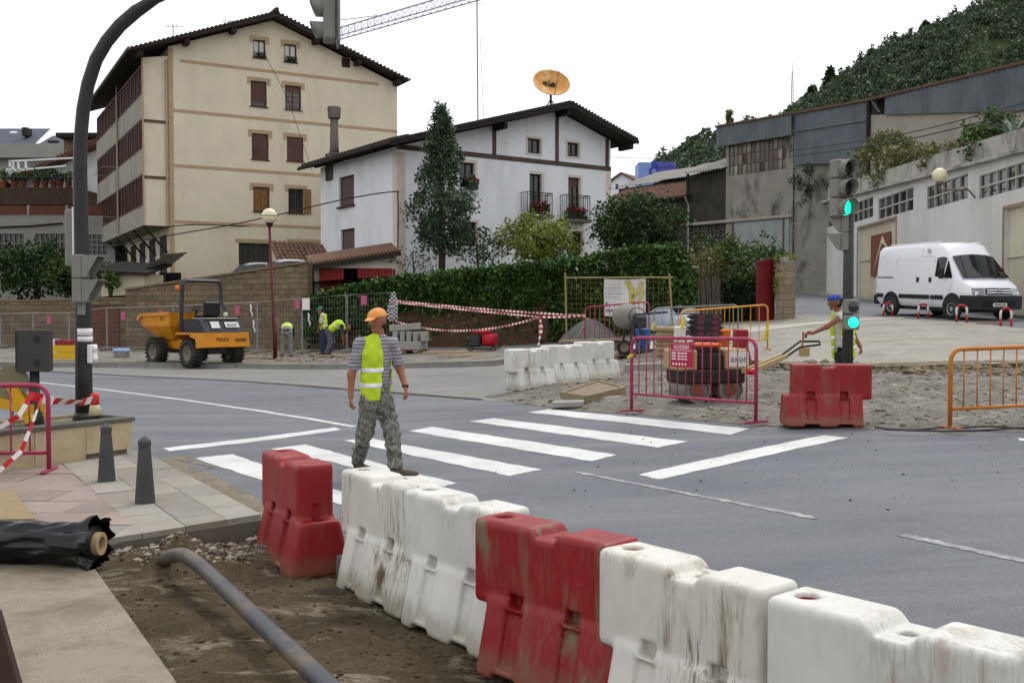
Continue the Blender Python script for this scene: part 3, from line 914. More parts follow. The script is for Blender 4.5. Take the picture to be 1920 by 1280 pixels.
gd1, gd2 = FB.rect(447.7, 456, 506.6, 520), FB.rect(544, 456, 599, 500)
holes = [q for q, k in wl_] + [vent, gd1, gd2]
mb = MB()
wall_panel(mb, [(0, 1.0), (W_, 1.0), (W_, zr_wall(W_)), (RU, 18.22), (0, zr_wall(0))], holes, 0, .22)
mb.quad((0, 0, 1), (0, 0, zr_wall(0)), (0, DEP, zr_wall(0)), (0, DEP, 1))
mb.quad((W_, 0, 1), (W_, DEP, 1), (W_, DEP, zr_wall(W_)), (W_, 0, zr_wall(W_)))
mb.poly([(W_, DEP, 1), (0, DEP, 1), (0, DEP, zr_wall(0)), (RU, DEP, 18.22), (W_, DEP, zr_wall(W_))])
mb.build('wall', m_cream, blk)
for (q, k) in wl_:
    fr = window(blk, q, .12 if k != 'shutter' else .05, k, lintel=m_band)
    if k == 'glass':   # one leaf swung open
        B(q[2] - .02, q[2] + .42, -.06, -.02, q[1], q[3]).build('open_shutter', M_SHUTY, blk)
    if k == 'lace':
        mb = MB()
        for i in range(9):
            u = q[0] + (q[2] - q[0]) * i / 8; mb.tube([(u, -.06, q[1] - .02), (u, -.06, q[1] + .3)], .012, 4)
        mb.tube([(q[0], -.06, q[1] + .3), (q[2], -.06, q[1] + .3)], .015, 4)
        mb.build('window_rail', M_IRON, blk)
        leaf_obj('window_plants', blob_pts(((q[0] + q[2]) / 2, -.05, q[1] + .12), ((q[2] - q[0]) * .45, .08, .16), 120), .12, L_DARK, blk)
B(vent[0], vent[2], .15, .2, vent[1], vent[3]).build('vent', M_BROWN2, blk)
for q in (gd1, gd2):
    mb = MB(); B(q[0], q[2], .2, .24, q[1], q[3]).build('garage_door', M('dark_green_door', (58, 58, 52), .6, .2, 3), blk)
    n = max(3, int((q[2] - q[0]) / .28))
    for i in range(n + 1):
        u = q[0] + (q[2] - q[0]) * i / n; mb.box(u - .015, u + .015, .16, .2, q[1], q[3])
    mb.build('door_ribs', M_BROWN2, blk)
    B(q[0] - .2, q[2] + .2, -.012, .05, q[3] + .01, q[3] + .22).build('lintel', m_band, blk)
for (xa, ya, xb, yb) in ((345, 118, 716.6, 156.4), (322, 209, 737, 244), (324.6, 313, 590.7, 326), (326, 416, 603, 427)):
    z = (FB.at(xa, ya)[1] + FB.at(xb, yb)[1]) / 2
    B(0.24 if z < 15 else .6, W_ - .02 if z < 15 else W_ - 1.2, -.014, .04, z - .085, z + .085).build('string_course', m_band, blk)
B(-.015, .22, -.02, .05, 1.0, zr_wall(0) - .05).build('corner_strip', m_band, blk)
# roof
for nm, ua, ub, za, zb_ in (('left', RU, -2.1, 18.5, 15.5), ('right', RU, W_ + .4, 18.5, 15.66)):
    mb = MB()
    mb.prism([(ua, -.75, za - .22), (ua, -.75, za + .04), (ub, -.75, zb_ + .04), (ub, -.75, zb_ - .1)], (0, DEP + 1.3, 0))
    rf = mb.build('roof', M_TILE, blk)
    mb = MB(); n = 34
    for i in range(n):
        t = (i + .5) / n; u = ua + (ub - ua) * t; z = za + .05 + (zb_ - za) * t
        mb.tube([(u, -.82, z - .03), (u, .1, z - .01)], .075, 6)
    tag(mb.build('verge_tiles', M_TILE, rf), kind='stuff')
    for t in (.3, .62, .93):
        u = ua + (ub - ua) * t; z = za - .22 + (zb_ - za) * t
        B(u - .14, u + .14, -.7, .1, z - .28, z - .02).build('purlin', M_EAVE, rf)
    gx = ub + (-.06 if nm == 'left' else .06)
    MB().tube([(gx, -.8, zb_ + .0), (gx, DEP + .5, zb_ + .0)], .09, 6).build('gutter', M('zinc', (92, 88, 84), .6, .2, 3), rf)
mb = MB().tube([(RU, -.86, 18.62), (RU, DEP + .6, 18.62)], .14, 6)
mb.build('ridge_tiles', M_TILE, blk)
# projecting galleries
GX = -1.35
lev = [(6.4, 7.44, 9.18), (9.18, 10.47, 12.15), (12.15, 13.35, 15.0)]
mb = MB()
mb.quad((GX, .12, 6.4), (0, .12, 6.4), (0, .12, 15.55), (GX, .12, 15.3))
mb.build('gallery_end_wall', m_cream, blk)
for z in (9.0, 12.0): B(GX - .03, 0, .07, .118, z - .09, z + .05).build('gallery_band', M('dark_band', (86, 74, 58), .9, .2, 4), blk)  # darker strip at each gap between gallery storeys
B(GX - .03, GX + .05, .05, .118, 6.4, 15.3).build('gallery_corner', m_band, blk)
MB().tube([(-.12, .02, 6.5), (-.12, .02, 15.3)], .06, 8).build('downpipe', m_band, blk)
fm_me = pm_me = None
npan = 14; pw = (DEP - .9) / npan
def panel_mesh(w, h):
    mb = MB(); f = .085
    mb.box(-.06, .03, 0, f, 0, h); mb.box(-.06, .03, w - f, w, 0, h)
    mb.box(-.06, .03, f, w - f, 0, f); mb.box(-.06, .03, f, w - f, h - f, h); mb.box(-.05, .02, w / 2 - .05, w / 2 + .05, f, h - f)
    return mb.mesh('gallery_window', M_BROWN)
for li, (z0, z1, z2) in enumerate(lev):
    B(GX, -.02, .13, DEP, z0, z0 + .12).build('gallery_floor', m_gconc, blk)
    B(GX, GX + .12, .13, DEP, z0 + .121, z1).build('gallery_parapet', m_gconc, blk)
    h = z2 - z1 - .02
    me = panel_mesh(pw - .02, h)
    pmes = [B(0.02, .028, .085, pw - .105, .085, h - .085).mesh('pane', m) for m in (glassy('gallery_glass', (58, 40, 34), .3), glassy('gallery_glass_dark', (32, 26, 25), .2), M('gallery_blind', (104, 66, 52), .7, .15, 3))]
    for i in range(npan):
        yy = .15 + i * pw + (.55 if i >= 7 else 0)
        o = put('gallery_window', me, blk, (GX + .06, yy, z1 + .01))
        put('pane', random.choice(pmes), o)
    B(GX - .02, GX + .2, .15 + 7 * pw + .0, .15 + 7 * pw + .53, z1 + .002, z2).build('gallery_pier', m_gconc, blk)
MB().tube([(GX - .1, 8.2, 6.5), (GX - .1, 8.2, 15.3)], .05, 6).build('downpipe', m_gconc, blk)
for li in range(2):   # clothes lines outside the galleries
    z = lev[li][1] + .1
    mb = MB()
    for yy in (9.0, 13.5): mb.beam((GX, yy, z), (GX - .9, yy, z), .03, .03)
    mb.tube([(GX - .85, 8.6, z), (GX - .85, 13.9, z)], .012, 4)
    mb.build('clothes_line', M('rail_grey', (150, 152, 150), .5), blk)
# ground floor under the galleries
mb = MB()
for i in range(5):
    a = 1.0 + i * 3.3
    B(-.04, .03, a, a + 1.8, 2.5, 6.0).build('ground_floor_opening', M('dark_shop_opening', (40, 36, 33), .7, .3, 2), blk)
    MB().beam((GX + .1, a - .4, 6.38), (-.05, a - .4, 5.0), .1, .1).build('bracket', M_EAVE, blk)
def aerial(px, py0, py1, Y, name='tv_aerial', lab=''):
    p = at(px, py1, Y); q = at(px, py0, Y)
    t = thing(name, lab, 'aerial', p)
    h = q.z - p.z
    MB().tube([(0, 0, -.6), (0, 0, h)], .02, 5).build('mast', M_IRON, t)
    mb = MB().tube([(-.5, 0, h * .92), (.6, 0, h * .92)], .012, 4)
    for k in range(5): mb.tube([(-.4 + k * .22, -.3, h * .92), (-.4 + k * .22, .3, h * .92)], .008, 4)
    for k in range(3): mb.tube([(-.3 + k * .25, 0, h * .92 - .14), (-.3 + k * .25, 0, h * .92 + .14)], .008, 4)
    mb.build('elements', M_IRON, t)
aerial(325, 47, 82, 60, lab='thin aerial on the left slope of the tall cream block')
aerial(433, 39, 55, 60, lab='low aerial halfway up the roof of the tall cream block')
t = thing('roof_chimney', 'squat chimney on the left roof slope of the tall cream block', 'chimney', at(313, 96, 58))
B(-.5, .5, -.35, .35, -.5, .25).build('stack', M_TILER, t); B(-.6, .6, -.45, .45, .26, .36).build('cap', M_EAVE, t)

# ------------------------------------------------------------------ white house
hx, hy, ha = -5.2, 46.0, math.atan2(.57, .82)
FH = Plane2(hx, hy, ha)
FS = Plane2(hx, hy, ha + math.pi / 2)       # side wall, running back to the left
hs = thing('white_house', 'white two-storey house with dark timbers, wide dark eaves and balconies', 'house', (hx, hy, 0), ha)
m_white = M('white_limewash', (224, 226, 230), .92, .04, .8, .15, 70, dirt=.5, dcol=(160, 160, 158), dscale=.6, streak=3, dlo=.5, dhi=.8)
m_quoin = M('buff_quoin', (206, 194, 184), .92, .06, 2, dirt=.4, dcol=(150, 138, 126), dscale=1.5)
m_timb = M('brown_timber', (78, 66, 58), .8, .2, 4, dirt=.4, dcol=(120, 112, 100))
HW, HD, HR, HZ = 12.6, 8.3, 9.14, 11.83
zh = lambda u: HZ - .285 * (HR - u) if u < HR else HZ - .33 * (u - HR)
hw = {'a1': (989.4, 260, 1013.8, 288), 'a2': (1063.7, 267.8, 1085.7, 294), 'b1': (993, 326.4, 1016, 402), 'b2': (1065.5, 333, 1087.5, 409),
      'l1': (862, 305, 890, 352), 'l2': (866, 416, 894, 462), 'g1': (1072, 434, 1092, 492), 'g2': (996, 430, 1016, 488)}
hw = {k: FH.rect(*v) for k, v in hw.items()}
mb = MB()
wall_panel(mb, [(0, .8), (HW, .8), (HW, zh(HW)), (HR, HZ), (0, zh(0))], list(hw.values()), 0, .25)
mb.quad((HW, 0, .8), (HW, HD, .8), (HW, HD, zh(HW)), (HW, 0, zh(HW)))
mb.poly([(HW, HD, .8), (0, HD, .8), (0, HD, zh(0)), (HR, HD, HZ), (HW, HD, zh(HW))])
sw = [FS.rect(636, 330, 664, 386), FS.rect(639, 429, 665, 478)]
sw = [(min(q[0], q[2]), q[1], max(q[0], q[2]), q[3]) for q in sw]
mb2 = MB(); wall_panel(mb2, [(0, .8), (HD, .8), (HD, zh(0)), (0, zh(0))], sw, 0, -.25)
mb2.xf(Matrix.Rotation(math.pi / 2, 4, 'Z'))
mb.add(mb2.v, mb2.f)
mb.build('wall', m_white, hs)
for k in ('a1', 'a2'):
    q = hw[k]; window(hs, q, .12, 'glass', frame=M_BROWN2, sill=False)
    e = .1; mb = MB()
    for r_ in ((q[0] - e, q[0] - .001, q[1] - e, q[3] + e), (q[2] + .001, q[2] + e, q[1] - e, q[3] + e), (q[0], q[2], q[3] + .001, q[3] + e), (q[0], q[2], q[1] - e, q[1] - .001)):
        mb.box(r_[0], r_[1], -.02, .03, r_[2], r_[3])
    mb.build('window_surround', m_quoin, hs)
for k in ('b1', 'b2', 'l1', 'l2', 'g1', 'g2'):
    q = hw[k]; window(hs, q, .14, 'half' if k == 'b2' else 'glass', frame=M_BROWN2, sill=False)
    B(q[2] + .001, q[2] + .14, -.015, .03, q[1], q[3] + .14).build('window_surround', m_quoin, hs)
    B(q[0], q[2], -.015, .03, q[3] + .001, q[3] + .14).build('window_surround', m_quoin, hs)
for q in sw:
    fr = MB(); u0, z0, u1, z1 = q
    e = .09
    for r_ in ((u0, u0 + e, z0, z1), (u1 - e, u1, z0, z1), (u0 + e, u1 - e, z1 - e, z1), (u0 + e, u1 - e, z0, z0 + e)): fr.box(.1, .18, r_[0], r_[1], r_[2], r_[3])
    f = fr.build('window', M_BROWN2, hs)
    mb = MB()
    for k in range(16):
        z = z0 + e + (z1 - z0 - 2 * e) * k / 16; mb.box(.12, .15, u0 + e, u1 - e, z, z + (z1 - z0) / 16 * .75)
    mb.build('shutter', M('grey_shutter', (96, 84, 78), .7, .15, 4), f)
    B(.16, .17, u0 + e, u1 - e, z0 + e, z1 - e).build('pane', M_GLASS, f)
    B(-.12, .1, u0 - .1, u1 + .1, z0 - .09, z0 - .003).build('sill', M_BROWN2, hs)
zb_ = FH.at(1140, 317)[1]
B(.0, HW + .02, -.035, .02, zb_ - .1, zb_ + .12).build('timber_band', m_timb, hs)
for px in (926.5, 1044, 1138):
    u = FH.at(px, 270)[0]; B(u - .1, u + .1, -.045, .02, zb_ + .121, zh(u) - .02).build('timber_post', m_timb, hs)
B(-.02, .42, -.02, .05, .8, zh(0) - .25).build('quoin', m_quoin, hs)
B(-.02, .03, .051, .38, .8, zh(0) - .25).build('quoin', m_quoin, hs)
B(HW - .3, HW + .02, -.02, .05, .8, zb_ - .12).build('quoin', m_quoin, hs)
for ua, ub in ((HR, -.85), (HR, HW + .95)):
    s_ = .285 if ub < ua else .33; za, zb2 = HZ + .3, HZ + .3 - s_ * abs(ub - ua)
    mb = MB().prism([(ua, -1.1, za - .26), (ua, -1.1, za + .02), (ub, -1.1, zb2 + .02), (ub, -1.1, zb2 - .16)], (0, HD + 2.0, 0))
    rf = mb.build('roof', M_TILE, hs)
    mb = MB().prism([(ua, -1.14, za - .30), (ua, -1.14, za - .02), (ub, -1.14, zb2 - .06), (ub, -1.14, zb2 - .24)], (0, .06, 0))
    mb.build('barge_board', M_EAVE, rf)
    mb = MB(); n = 44 if ub < ua else 22
    for i in range(n):
        t_ = (i + .5) / n; u = ua + (ub - ua) * t_; z = za + .03 + (zb2 - za) * t_
        mb.tube([(u, -1.16, z - .03), (u, -.3, z - .03)], .07, 6)
    tag(mb.build('verge_tiles', M_TILE, rf), kind='stuff')
    mb = MB(); n = 26
    for i in range(n):
        yy = -1.0 + (HD + 1.8) * i / n; mb.tube([(ub, yy, zb2 + .03), (ub + (.9 if ub < ua else -.9), yy, zb2 + .03 + .9 * s_)], .09, 6)
    tag(mb.build('eave_tiles', M_TILE, rf), kind='stuff')
    MB().tube([(ub, -1.1, zb2 - .1), (ub, HD + .9, zb2 - .1)], .08, 6).build('gutter', M_EAVE, rf)
    for i in range(8):
        yy = .1 + i * HD / 8; MB().beam((ub + (.1 if ub < ua else -.1), yy, zb2 - .2), (ub + (.95 if ub < ua else -1.35), yy, zb2 - .2 + s_ * (.85 if ub < ua else 1.25)), .1, .12).build('rafter', M_EAVE, rf)
for px in (926.5, 1044, 640 + 300 * .0 + 1150):
    u = min(HW + .6, FH.at(px, 240)[0]); B(u - .1, u + .1, -1.0, -.02, zh(u) - .3, zh(u) - .04).build('purlin', M_EAVE, hs)
def balcony(rect_px, q):
    u0, z0, u1, z1 = FH.rect(*rect_px, off=-.45)
    t = MB().box(u0 - .05, u1 + .05, -.6, -.001, z0 - .16, z0).build('balcony', M('balcony_slab', (96, 88, 80), .9, .2, 3, dirt=.6, dcol=(50, 44, 40)), hs)
    mb = MB(); n = 11
    for i in range(n): mb.tube([(u0 + (u1 - u0) * i / (n - 1), -.55, z0), (u0 + (u1 - u0) * i / (n - 1), -.55, z1)], .014, 4)
    for u in (u0, u1):
        for k in range(4): mb.tube([(u, -.5 + k * .16, z0), (u, -.5 + k * .16, z1)], .014, 4)
        mb.tube([(u, -.55, z1), (u, 0, z1)], .022, 5)
    mb.tube([(u0, -.55, z1), (u1, -.55, z1)], .022, 5); mb.tube([(u0, -.55, z0 + .08), (u1, -.55, z0 + .08)], .018, 4)
    mb.tube([(u0, -.55, z1 - .12), (u1, -.55, z1 - .12)], .014, 4)
    mb.build('railing', M_IRON, t)
    return u0, u1, z0
HM = Matrix.Translation((hx, hy, 0)) @ Matrix.Rotation(ha, 4, 'Z')
def flower_box(u0, u1, y, z, lab):
    p = HM @ Vector(((u0 + u1) / 2, y, z)); w = (u1 - u0) / 2
    t = thing('flower_box', lab, 'flower box', p, ha, 'geranium boxes on the white house')
    B(-w, w, -.12, .12, 0, .2).build('trough', M('green_trough', (52, 62, 54), .7, .2, 5), t)
    leaf_obj('foliage', blob_pts((0, 0, .32), (w * 1.05, .22, .22), 260), .13, L_MID, t, aspect=.8)
    tag(leaf_obj('flowers', blob_pts((0, -.05, .42), (w * 1.1, .24, .24), 90), .11, M_RED, t, aspect=.95), kind='stuff')
u0, u1, z0 = balcony((987, 361.6, 1033.5, 402), hw['b1']); flower_box(u0 + .35, u1 - .1, -.38, z0 + .01, 'box of red geraniums on the left balcony of the white house')
u0, u1, z0 = balcony((1061, 366.6, 1104, 411), hw['b2']); flower_box(u0 + .05, u1 - .15, -.38, z0 + .01, 'box of red geraniums on the right balcony of the white house')
flower_box(hw['l1'][0] + .3, hw['l1'][2], -.2, hw['l1'][1] - .1, 'red geraniums on the window ledge beside the dark conifer')
# chimney stack, dish, mast
p = at(627, 306, 52)
t = thing('chimney_stack', 'tall round sooty chimney stack with flared cap on square base', 'chimney', p, ha)
z1 = zat(222, 52) - p.z; z2 = zat(201, 52) - p.z; zb3 = zat(288, 52) - p.z
m_soot = M('sooty_render', (108, 100, 92), .95, .25, 3, .3, 30, dirt=.85, dcol=(40, 36, 34), dscale=1.5, streak=3, dlo=.4, dhi=.62)
B(-.36, .36, -.36, .36, -.9, zb3, .03).build('base', m_soot, t)
MB().lathe([(.26, zb3), (.22, zb3 + .3), (.19, z1)], 14).build('stack', m_soot, t, smooth=True)
MB().lathe([(.19, z1 - .08), (.31, z1), (.34, z2 - .05), (.31, z2)], 14).build('cap', m_soot, t, angle=40)
Yd = 53.0; pd = at(1033, 196, Yd)
dish = thing('satellite_dish', 'orange satellite dish with faded lettering on the ridge of the white house', 'satellite dish', pd)
zc = zat(155, Yd) - pd.z; rx = .98
mb = MB().tube([(0, .2, -.6), (0, .2, zc - .05)], .06, 8); mb.beam((-.5, .25, -.5), (0, .2, .3), .05, .05); mb.beam((.5, .25, -.5), (0, .2, .3), .05, .05)
mb.build('mast', M_IRON, dish)
m_dish = M('orange_dish', (206, 148, 74), .6, .12, 2, dirt=.75, dcol=(214, 200, 170), dscale=2.2, dlo=.5, dhi=.64)
prof = [(r_, -.28 * (1 - (r_ / rx) ** 2)) for r_ in [0, .2, .4, .6, .8, .93, rx]] + [(rx, .03), (rx - .03, .03)] + [(r_, -.28 * (1 - (r_ / rx) ** 2) + .03) for r_ in (.9, .6, .3, 0)]
dm = MB().lathe(prof, 28)
dmat = Matrix.Translation((0.03, .0, zc)) @ Matrix.Rotation(R(14), 4, 'Y') @ Matrix.Rotation(R(52), 4, 'X')
dm.xf(dmat)
dish_o = dm.build('reflector', m_dish, dish, smooth=True)
MB().tube([dmat @ Vector((.15, .9, .03)), dmat @ Vector((.25, .3, .55))], .02, 5).tube([dmat @ Vector((.3, -.95, .03)), dmat @ Vector((.25, .3, .55))], .02, 5).build('feed_arm', M_IRON, dish)
def text(body, name, size, mat, parent, mtx, ext=.002, align='CENTER'):
    cu = bpy.data.curves.new(name, 'FONT'); cu.body = body; cu.size = size; cu.extrude = ext; cu.align_x = align; cu.align_y = 'CENTER'; cu.resolution_u = 3
    o = bpy.data.objects.new(name, cu); COL.objects.link(o)
    bpy.context.view_layer.update()
    me = bpy.data.meshes.new_from_object(o.evaluated_get(bpy.context.evaluated_depsgraph_get()))
    bpy.data.objects.remove(o); bpy.data.curves.remove(cu)
    me.transform(mtx); me.materials.clear(); me.materials.append(mat)
    return put(name, me, parent)
text('ele', 'lettering', .62, M('dish_letter', (64, 52, 40), .7), dish_o, dmat @ Matrix.Translation((-.12, .12, -.20)) @ Matrix.Rotation(R(8), 4, 'Z'), .035)
Ym = 70.0
t = thing('radio_mast', 'very thin tall radio mast with guy wire rising behind the white house', 'mast', at(897, 300, Ym))
zt = zat(-40, Ym) - zat(300, Ym)
MB().tube([(0, 0, -2), (-.1, 0, zt)], .045, 6).build('pole', M('mast_grey', (120, 118, 122), .5), t)
MB().tube([(.5, 0, 0), (.1, 0, zt * .72)], .012, 4).build('guy_wire', M_IRON, t)
MB().tube([(-.35, 0, zt * .86), (.5, 0, zt * .86)], .015, 4).build('element', M_IRON, t)

# ------------------------------------------------------------------ tower crane behind the cream block
cr0, cr1 = at(640, 70, 120), at(890, -4, 105.5)
cd_ = (cr1 - cr0); cd_.z = 0; L0 = cd_.length; cd_.normalize()
cz = cr0.z
base = cr0 - cd_ * 9
base.z = 0
t = thing('tower_crane', 'distant lattice jib of a tower crane above the cream block', 'crane', (base.x, base.y, 0), math.atan2(cd_.y, cd_.x))
m_crane = M('crane_steel', (150, 156, 182), .5, .1, 3)
mb = MB()
for s1, s2 in ((-1, -1), (-1, 1), (1, -1), (1, 1)): mb.beam((s1 * .7, s2 * .7, 0), (s1 * .7, s2 * .7, cz), .14, .14)
for k in range(18):
    z = k * cz / 18; dz = cz / 18
    mb.beam((-.7, -.7, z), (.7, -.7, z + dz), .07, .07); mb.beam((.7, .7, z), (-.7, .7, z + dz), .07, .07)
mb.build('tower', m_crane, t)
mb = MB(); LJ = L0 + 30; n = 46; hj = 1.15
for yy in (-.55, .55): mb.beam((-2, yy, cz), (LJ, yy, cz), .1, .1)
mb.beam((-2, 0, cz + hj), (LJ, 0, cz + hj), .12, .12)
for k in range(n):
    xa, xb = -2 + (LJ + 2) * k / n, -2 + (LJ + 2) * (k + 1) / n; xm = (xa + xb) / 2
    for yy in (-.55, .55):
        mb.beam((xa, yy, cz), (xm, 0, cz + hj), .045, .045); mb.beam((xm, 0, cz + hj), (xb, yy, cz), .045, .045)
    mb.beam((xa, -.55, cz), (xa, .55, cz), .04, .04)
tag(mb.build('jib', m_crane, t))
MB().tube([(8.5, 0, cz + hj + .9), (LJ * .3, 0, cz + hj + .1)], .05, 5).build('stay', m_crane, t)
B(-5, -2.2, -.8, .8, cz - .5, cz + 1.2).build('counterweight', M_GREYC, t)
# ------------------------------------------------------------------ old works on the right
M_SHEET = M('blue_grey_sheet', (98, 105, 113), .6, .12, 1.2, dirt=.6, dcol=(66, 66, 68), dscale=.7, streak=5, dlo=.46, dhi=.72, metal=.15)
M_SHEETB = M('worn_sheet_door', (150, 158, 158), .6, .1, 1.5, dirt=.6, dcol=(104, 100, 92), dscale=.9, streak=5, metal=.1)
M_RUST = M('rusty_edge', (96, 72, 56), .8, .3, 4)
M_STAINC = M('stained_concrete', (142, 138, 130), .95, .16, 1.0, .4, 40, dirt=.9, dcol=(44, 41, 38), dscale=.6, streak=2.0, dlo=.5, dhi=.66, fine=.15)
M_BLACKC = M('blackened_render', (62, 58, 53), .95, .3, 1.6, .6, 25, dirt=.7, dcol=(28, 26, 25), dscale=1.2)
M_PALEC = M('beige_concrete', (158, 152, 142), .95, .08, .8, .3, 60, dirt=.5, dcol=(116, 104, 92), dscale=.5, streak=4, fine=.1)
WO = (16.5, 60.0); WA = math.atan2(-.77, .64)
FW = Plane2(*WO, WA)
wk = thing('old_works', 'derelict works with stained concrete front, big paned window and grey corrugated cladding', 'factory', (*WO, 0), WA)
uL, uT, uS = FW.at(1290, 400)[0], FW.at(1361, 350)[0], FW.at(1487, 300)[0]
uC, uR = FW.at(1628, 250)[0], FW.at(1990, 200)[0]
zf_ = lambda px, py: FW.at(px, py)[1]
big = (FW.at(1366, 300)[0], zf_(1420, 323.5), FW.at(1474, 300)[0], zf_(1420, 264.5))
zt_ = zf_(1420, 246)
mb = MB(); wall_panel(mb, [(uT, 1.5), (uS, 1.5), (uS, zt_), (uT, zt_)], [big], 0, .3)
mb.quad((uT, 0, 1.5), (uT, 0, zt_), (uT, 6, zt_), (uT, 6, 1.5))
mb.build('front_wall', M_STAINC, wk)
# steel window, every pane a piece
fr = MB(); nu, nz = 13, 3
du, dz = (big[2] - big[0]) / nu, (big[3] - big[1]) / nz
for i in range(nu + 1): fr.box(big[0] + i * du - .025, big[0] + i * du + .025, .08, .14, big[1], big[3])
for j in range(nz + 1): fr.box(big[0], big[2], .085, .135, big[1] + j * dz - .03, big[1] + j * dz + .03)
fr = fr.build('steel_window', M_RUST, wk)
pane_m = [glassy('dusty_pane_%d' % i, c, .35) for i, c in enumerate([(104, 104, 96), (128, 126, 114), (84, 84, 80), (40, 40, 40), (150, 150, 142)])]
pme = [B(0, du - .06, 0, .01, 0, dz - .07).mesh('pane', m) for m in pane_m]
for i in range(nu):
    for j in range(nz):
        put('pane', random.choices(pme, (4, 3, 3, 1.2, .8))[0], fr, (big[0] + i * du + .03, .105, big[1] + j * dz + .035), (R(random.uniform(-1, 1)), 0, 0))
mb = MB(); corrug(mb, uT - .5, uS + .1, zf_(1417, 263) - .1, zf_(1417, 263) - .1, zf_(1417, 229), zf_(1417, 229), .26, .04, -.35)
mb.build('cladding_skirt', M_SHEET, wk)
B(uT - .55, uS + .15, -.45, -.25, zf_(1417, 229) + .002, zf_(1417, 229) + .12).build('roof_edge', M_RUST, wk)
mb = MB(); corrug(mb, uS + .12, uC, zf_(1491, 309), zf_(1628, 305), zf_(1490, 215), zf_(1622, 190), .26, .04, -.1)
mb.build('cladding', M_SHEET, wk)
B(uS + .12, uC, -.2, -.145, zf_(1560, 236) - .06, zf_(1560, 236) + .06).build('flashing', M_SHEET, wk)
mb = MB(); mb.quad((uS, .15, 1.5), (uC + .2, .15, 1.5), (uC + .2, .15, zf_(1628, 300)), (uS, .15, zf_(1491, 300)))
mb.build('plinth_wall', M_STAINC, wk)
B(uC + .0, uC + .14, -.2, .1, 5, zf_(1628, 190)).build('corner_post', M_EAVE, wk)
mb = MB(); mb.quad((uC + .15, 0, 2), (uR, 0, 2), (uR, 0, zf_(1990, 203)), (uC + .15, 0, zf_(1632, 216)))
mb.build('rear_wall', M_PALEC, wk)
uD = FW.at(1661, 200)[0]
mb = MB(); corrug(mb, uD, uR, zf_(1661, 216), zf_(1990, 206), zf_(1661, 184), zf_(1990, 103), .26, .04, -.12)
mb.build('cladding', M_SHEET, wk)
mb = MB(); mb.beam((uS, -.2, zf_(1490, 213)), (uC, -.2, zf_(1625, 189)), .1, .14).beam((uC, -.2, zf_(1625, 189)), (uR, -.2, zf_(1990, 102)), .1, .14)
mb.build('roof_edge', M_RUST, wk)
B(uC + .15, uD, .6, .7, zf_(1645, 214), zf_(1645, 183)).build('dark_gap', M_BLACKC, wk)
MB().beam((uC + .3, -.1, zf_(1640, 190)), (uC + .75, -.1, zf_(1640, 214)), .25, .05).build('loose_sheet', M_SHEET, wk)
# roof body behind so that it is a building, not a front
mb = MB(); zt2 = zf_(1490, 214)
mb.add([(uT - .5, -.3, zf_(1417, 229)), (uS, -.3, zf_(1417, 229)), (uS, 12, zt2 + .5), (uT - .5, 12, zt2 + .5)], [(0, 1, 2, 3)])
mb.add([(uS, -.2, zf_(1490, 213)), (uC, -.2, zf_(1625, 189)), (uR, -.2, zf_(1990, 102)), (uR, 14, zf_(1990, 102)), (uC, 14, zf_(1625, 189)), (uS, 14, zf_(1490, 213))], [(0, 1, 4, 5), (1, 2, 3, 4)])
mb.build('roof', M_SHEET, wk)
# lower storey: lintel line, sheet door, block screen
zl0, zl1 = zf_(1366, 422), zf_(1487, 397); zl = (zl0 + zl1) / 2
B(uL, uS, -.16, -.001, zl - .08, zl + .1).build('ledge', M_PALEC, wk)
ud0, ud1 = FW.at(1376, 440)[0], FW.at(1480, 440)[0]; zd0 = zf_(1430, 480)
mb = MB(); corrug(mb, ud0, ud1, zd0 - 1, zd0 - 1, zl - .15, zl - .15, .24, .03, -.05)
mb.build('sheet_door', M_SHEETB, wk)
for u in (ud0, ud1 - .35): B(u - .05, u + .05, -.12, -.082, zd0 - 1, zl - .1).build('door_post', M_RUST, wk)
ul1 = uT
mb = MB(); scr = (FW.at(1292, 450)[0], zf_(1325, 474), FW.at(1362, 450)[0], zl - .15)
zsl = zf_(1325, 322)
wall_panel(mb, [(uL, 1.5), (uT, 1.5), (uT, zf_(1361, 312)), (uL, zf_(1293, 330))], [scr], 0, .35)
mb.quad((uL, 0, 1.5), (uL, 0, zf_(1293, 330)), (uL, 6, zf_(1293, 330)), (uL, 6, 1.5))
mb.build('side_wall', M_BLACKC, wk)
mb = MB(); w = scr[2] - scr[0]; h = scr[3] - scr[1]; n = 9
for i in range(n + 1): mb.box(scr[0] + w * i / n - .04, scr[0] + w * i / n + .04, .05, .2, scr[1], scr[3])
for j in range(6): mb.box(scr[0], scr[2], .06, .19, scr[1] + h * j / 5 - .03, scr[1] + h * j / 5 + .03)
for i in range(n):
    for j in range(5):
        a, b = scr[0] + w * i / n, scr[1] + h * j / 5
        if (i + j) % 2: mb.box(a + w / n / 2 - .03, a + w / n / 2 + .03, .07, .18, b + .03, b + h / 5 - .03)
        else: mb.box(a + .04, a + w / n - .04, .07, .18, b + h / 10 - .03, b + h / 10 + .03)
mb.build('block_screen', M('screen_block', (92, 88, 82), .95, .2, 3), wk)
B(scr[0], scr[2], .6, .62, scr[1], scr[3]).build('screen_back', M('screen_dark', (22, 20, 20), .9), wk)
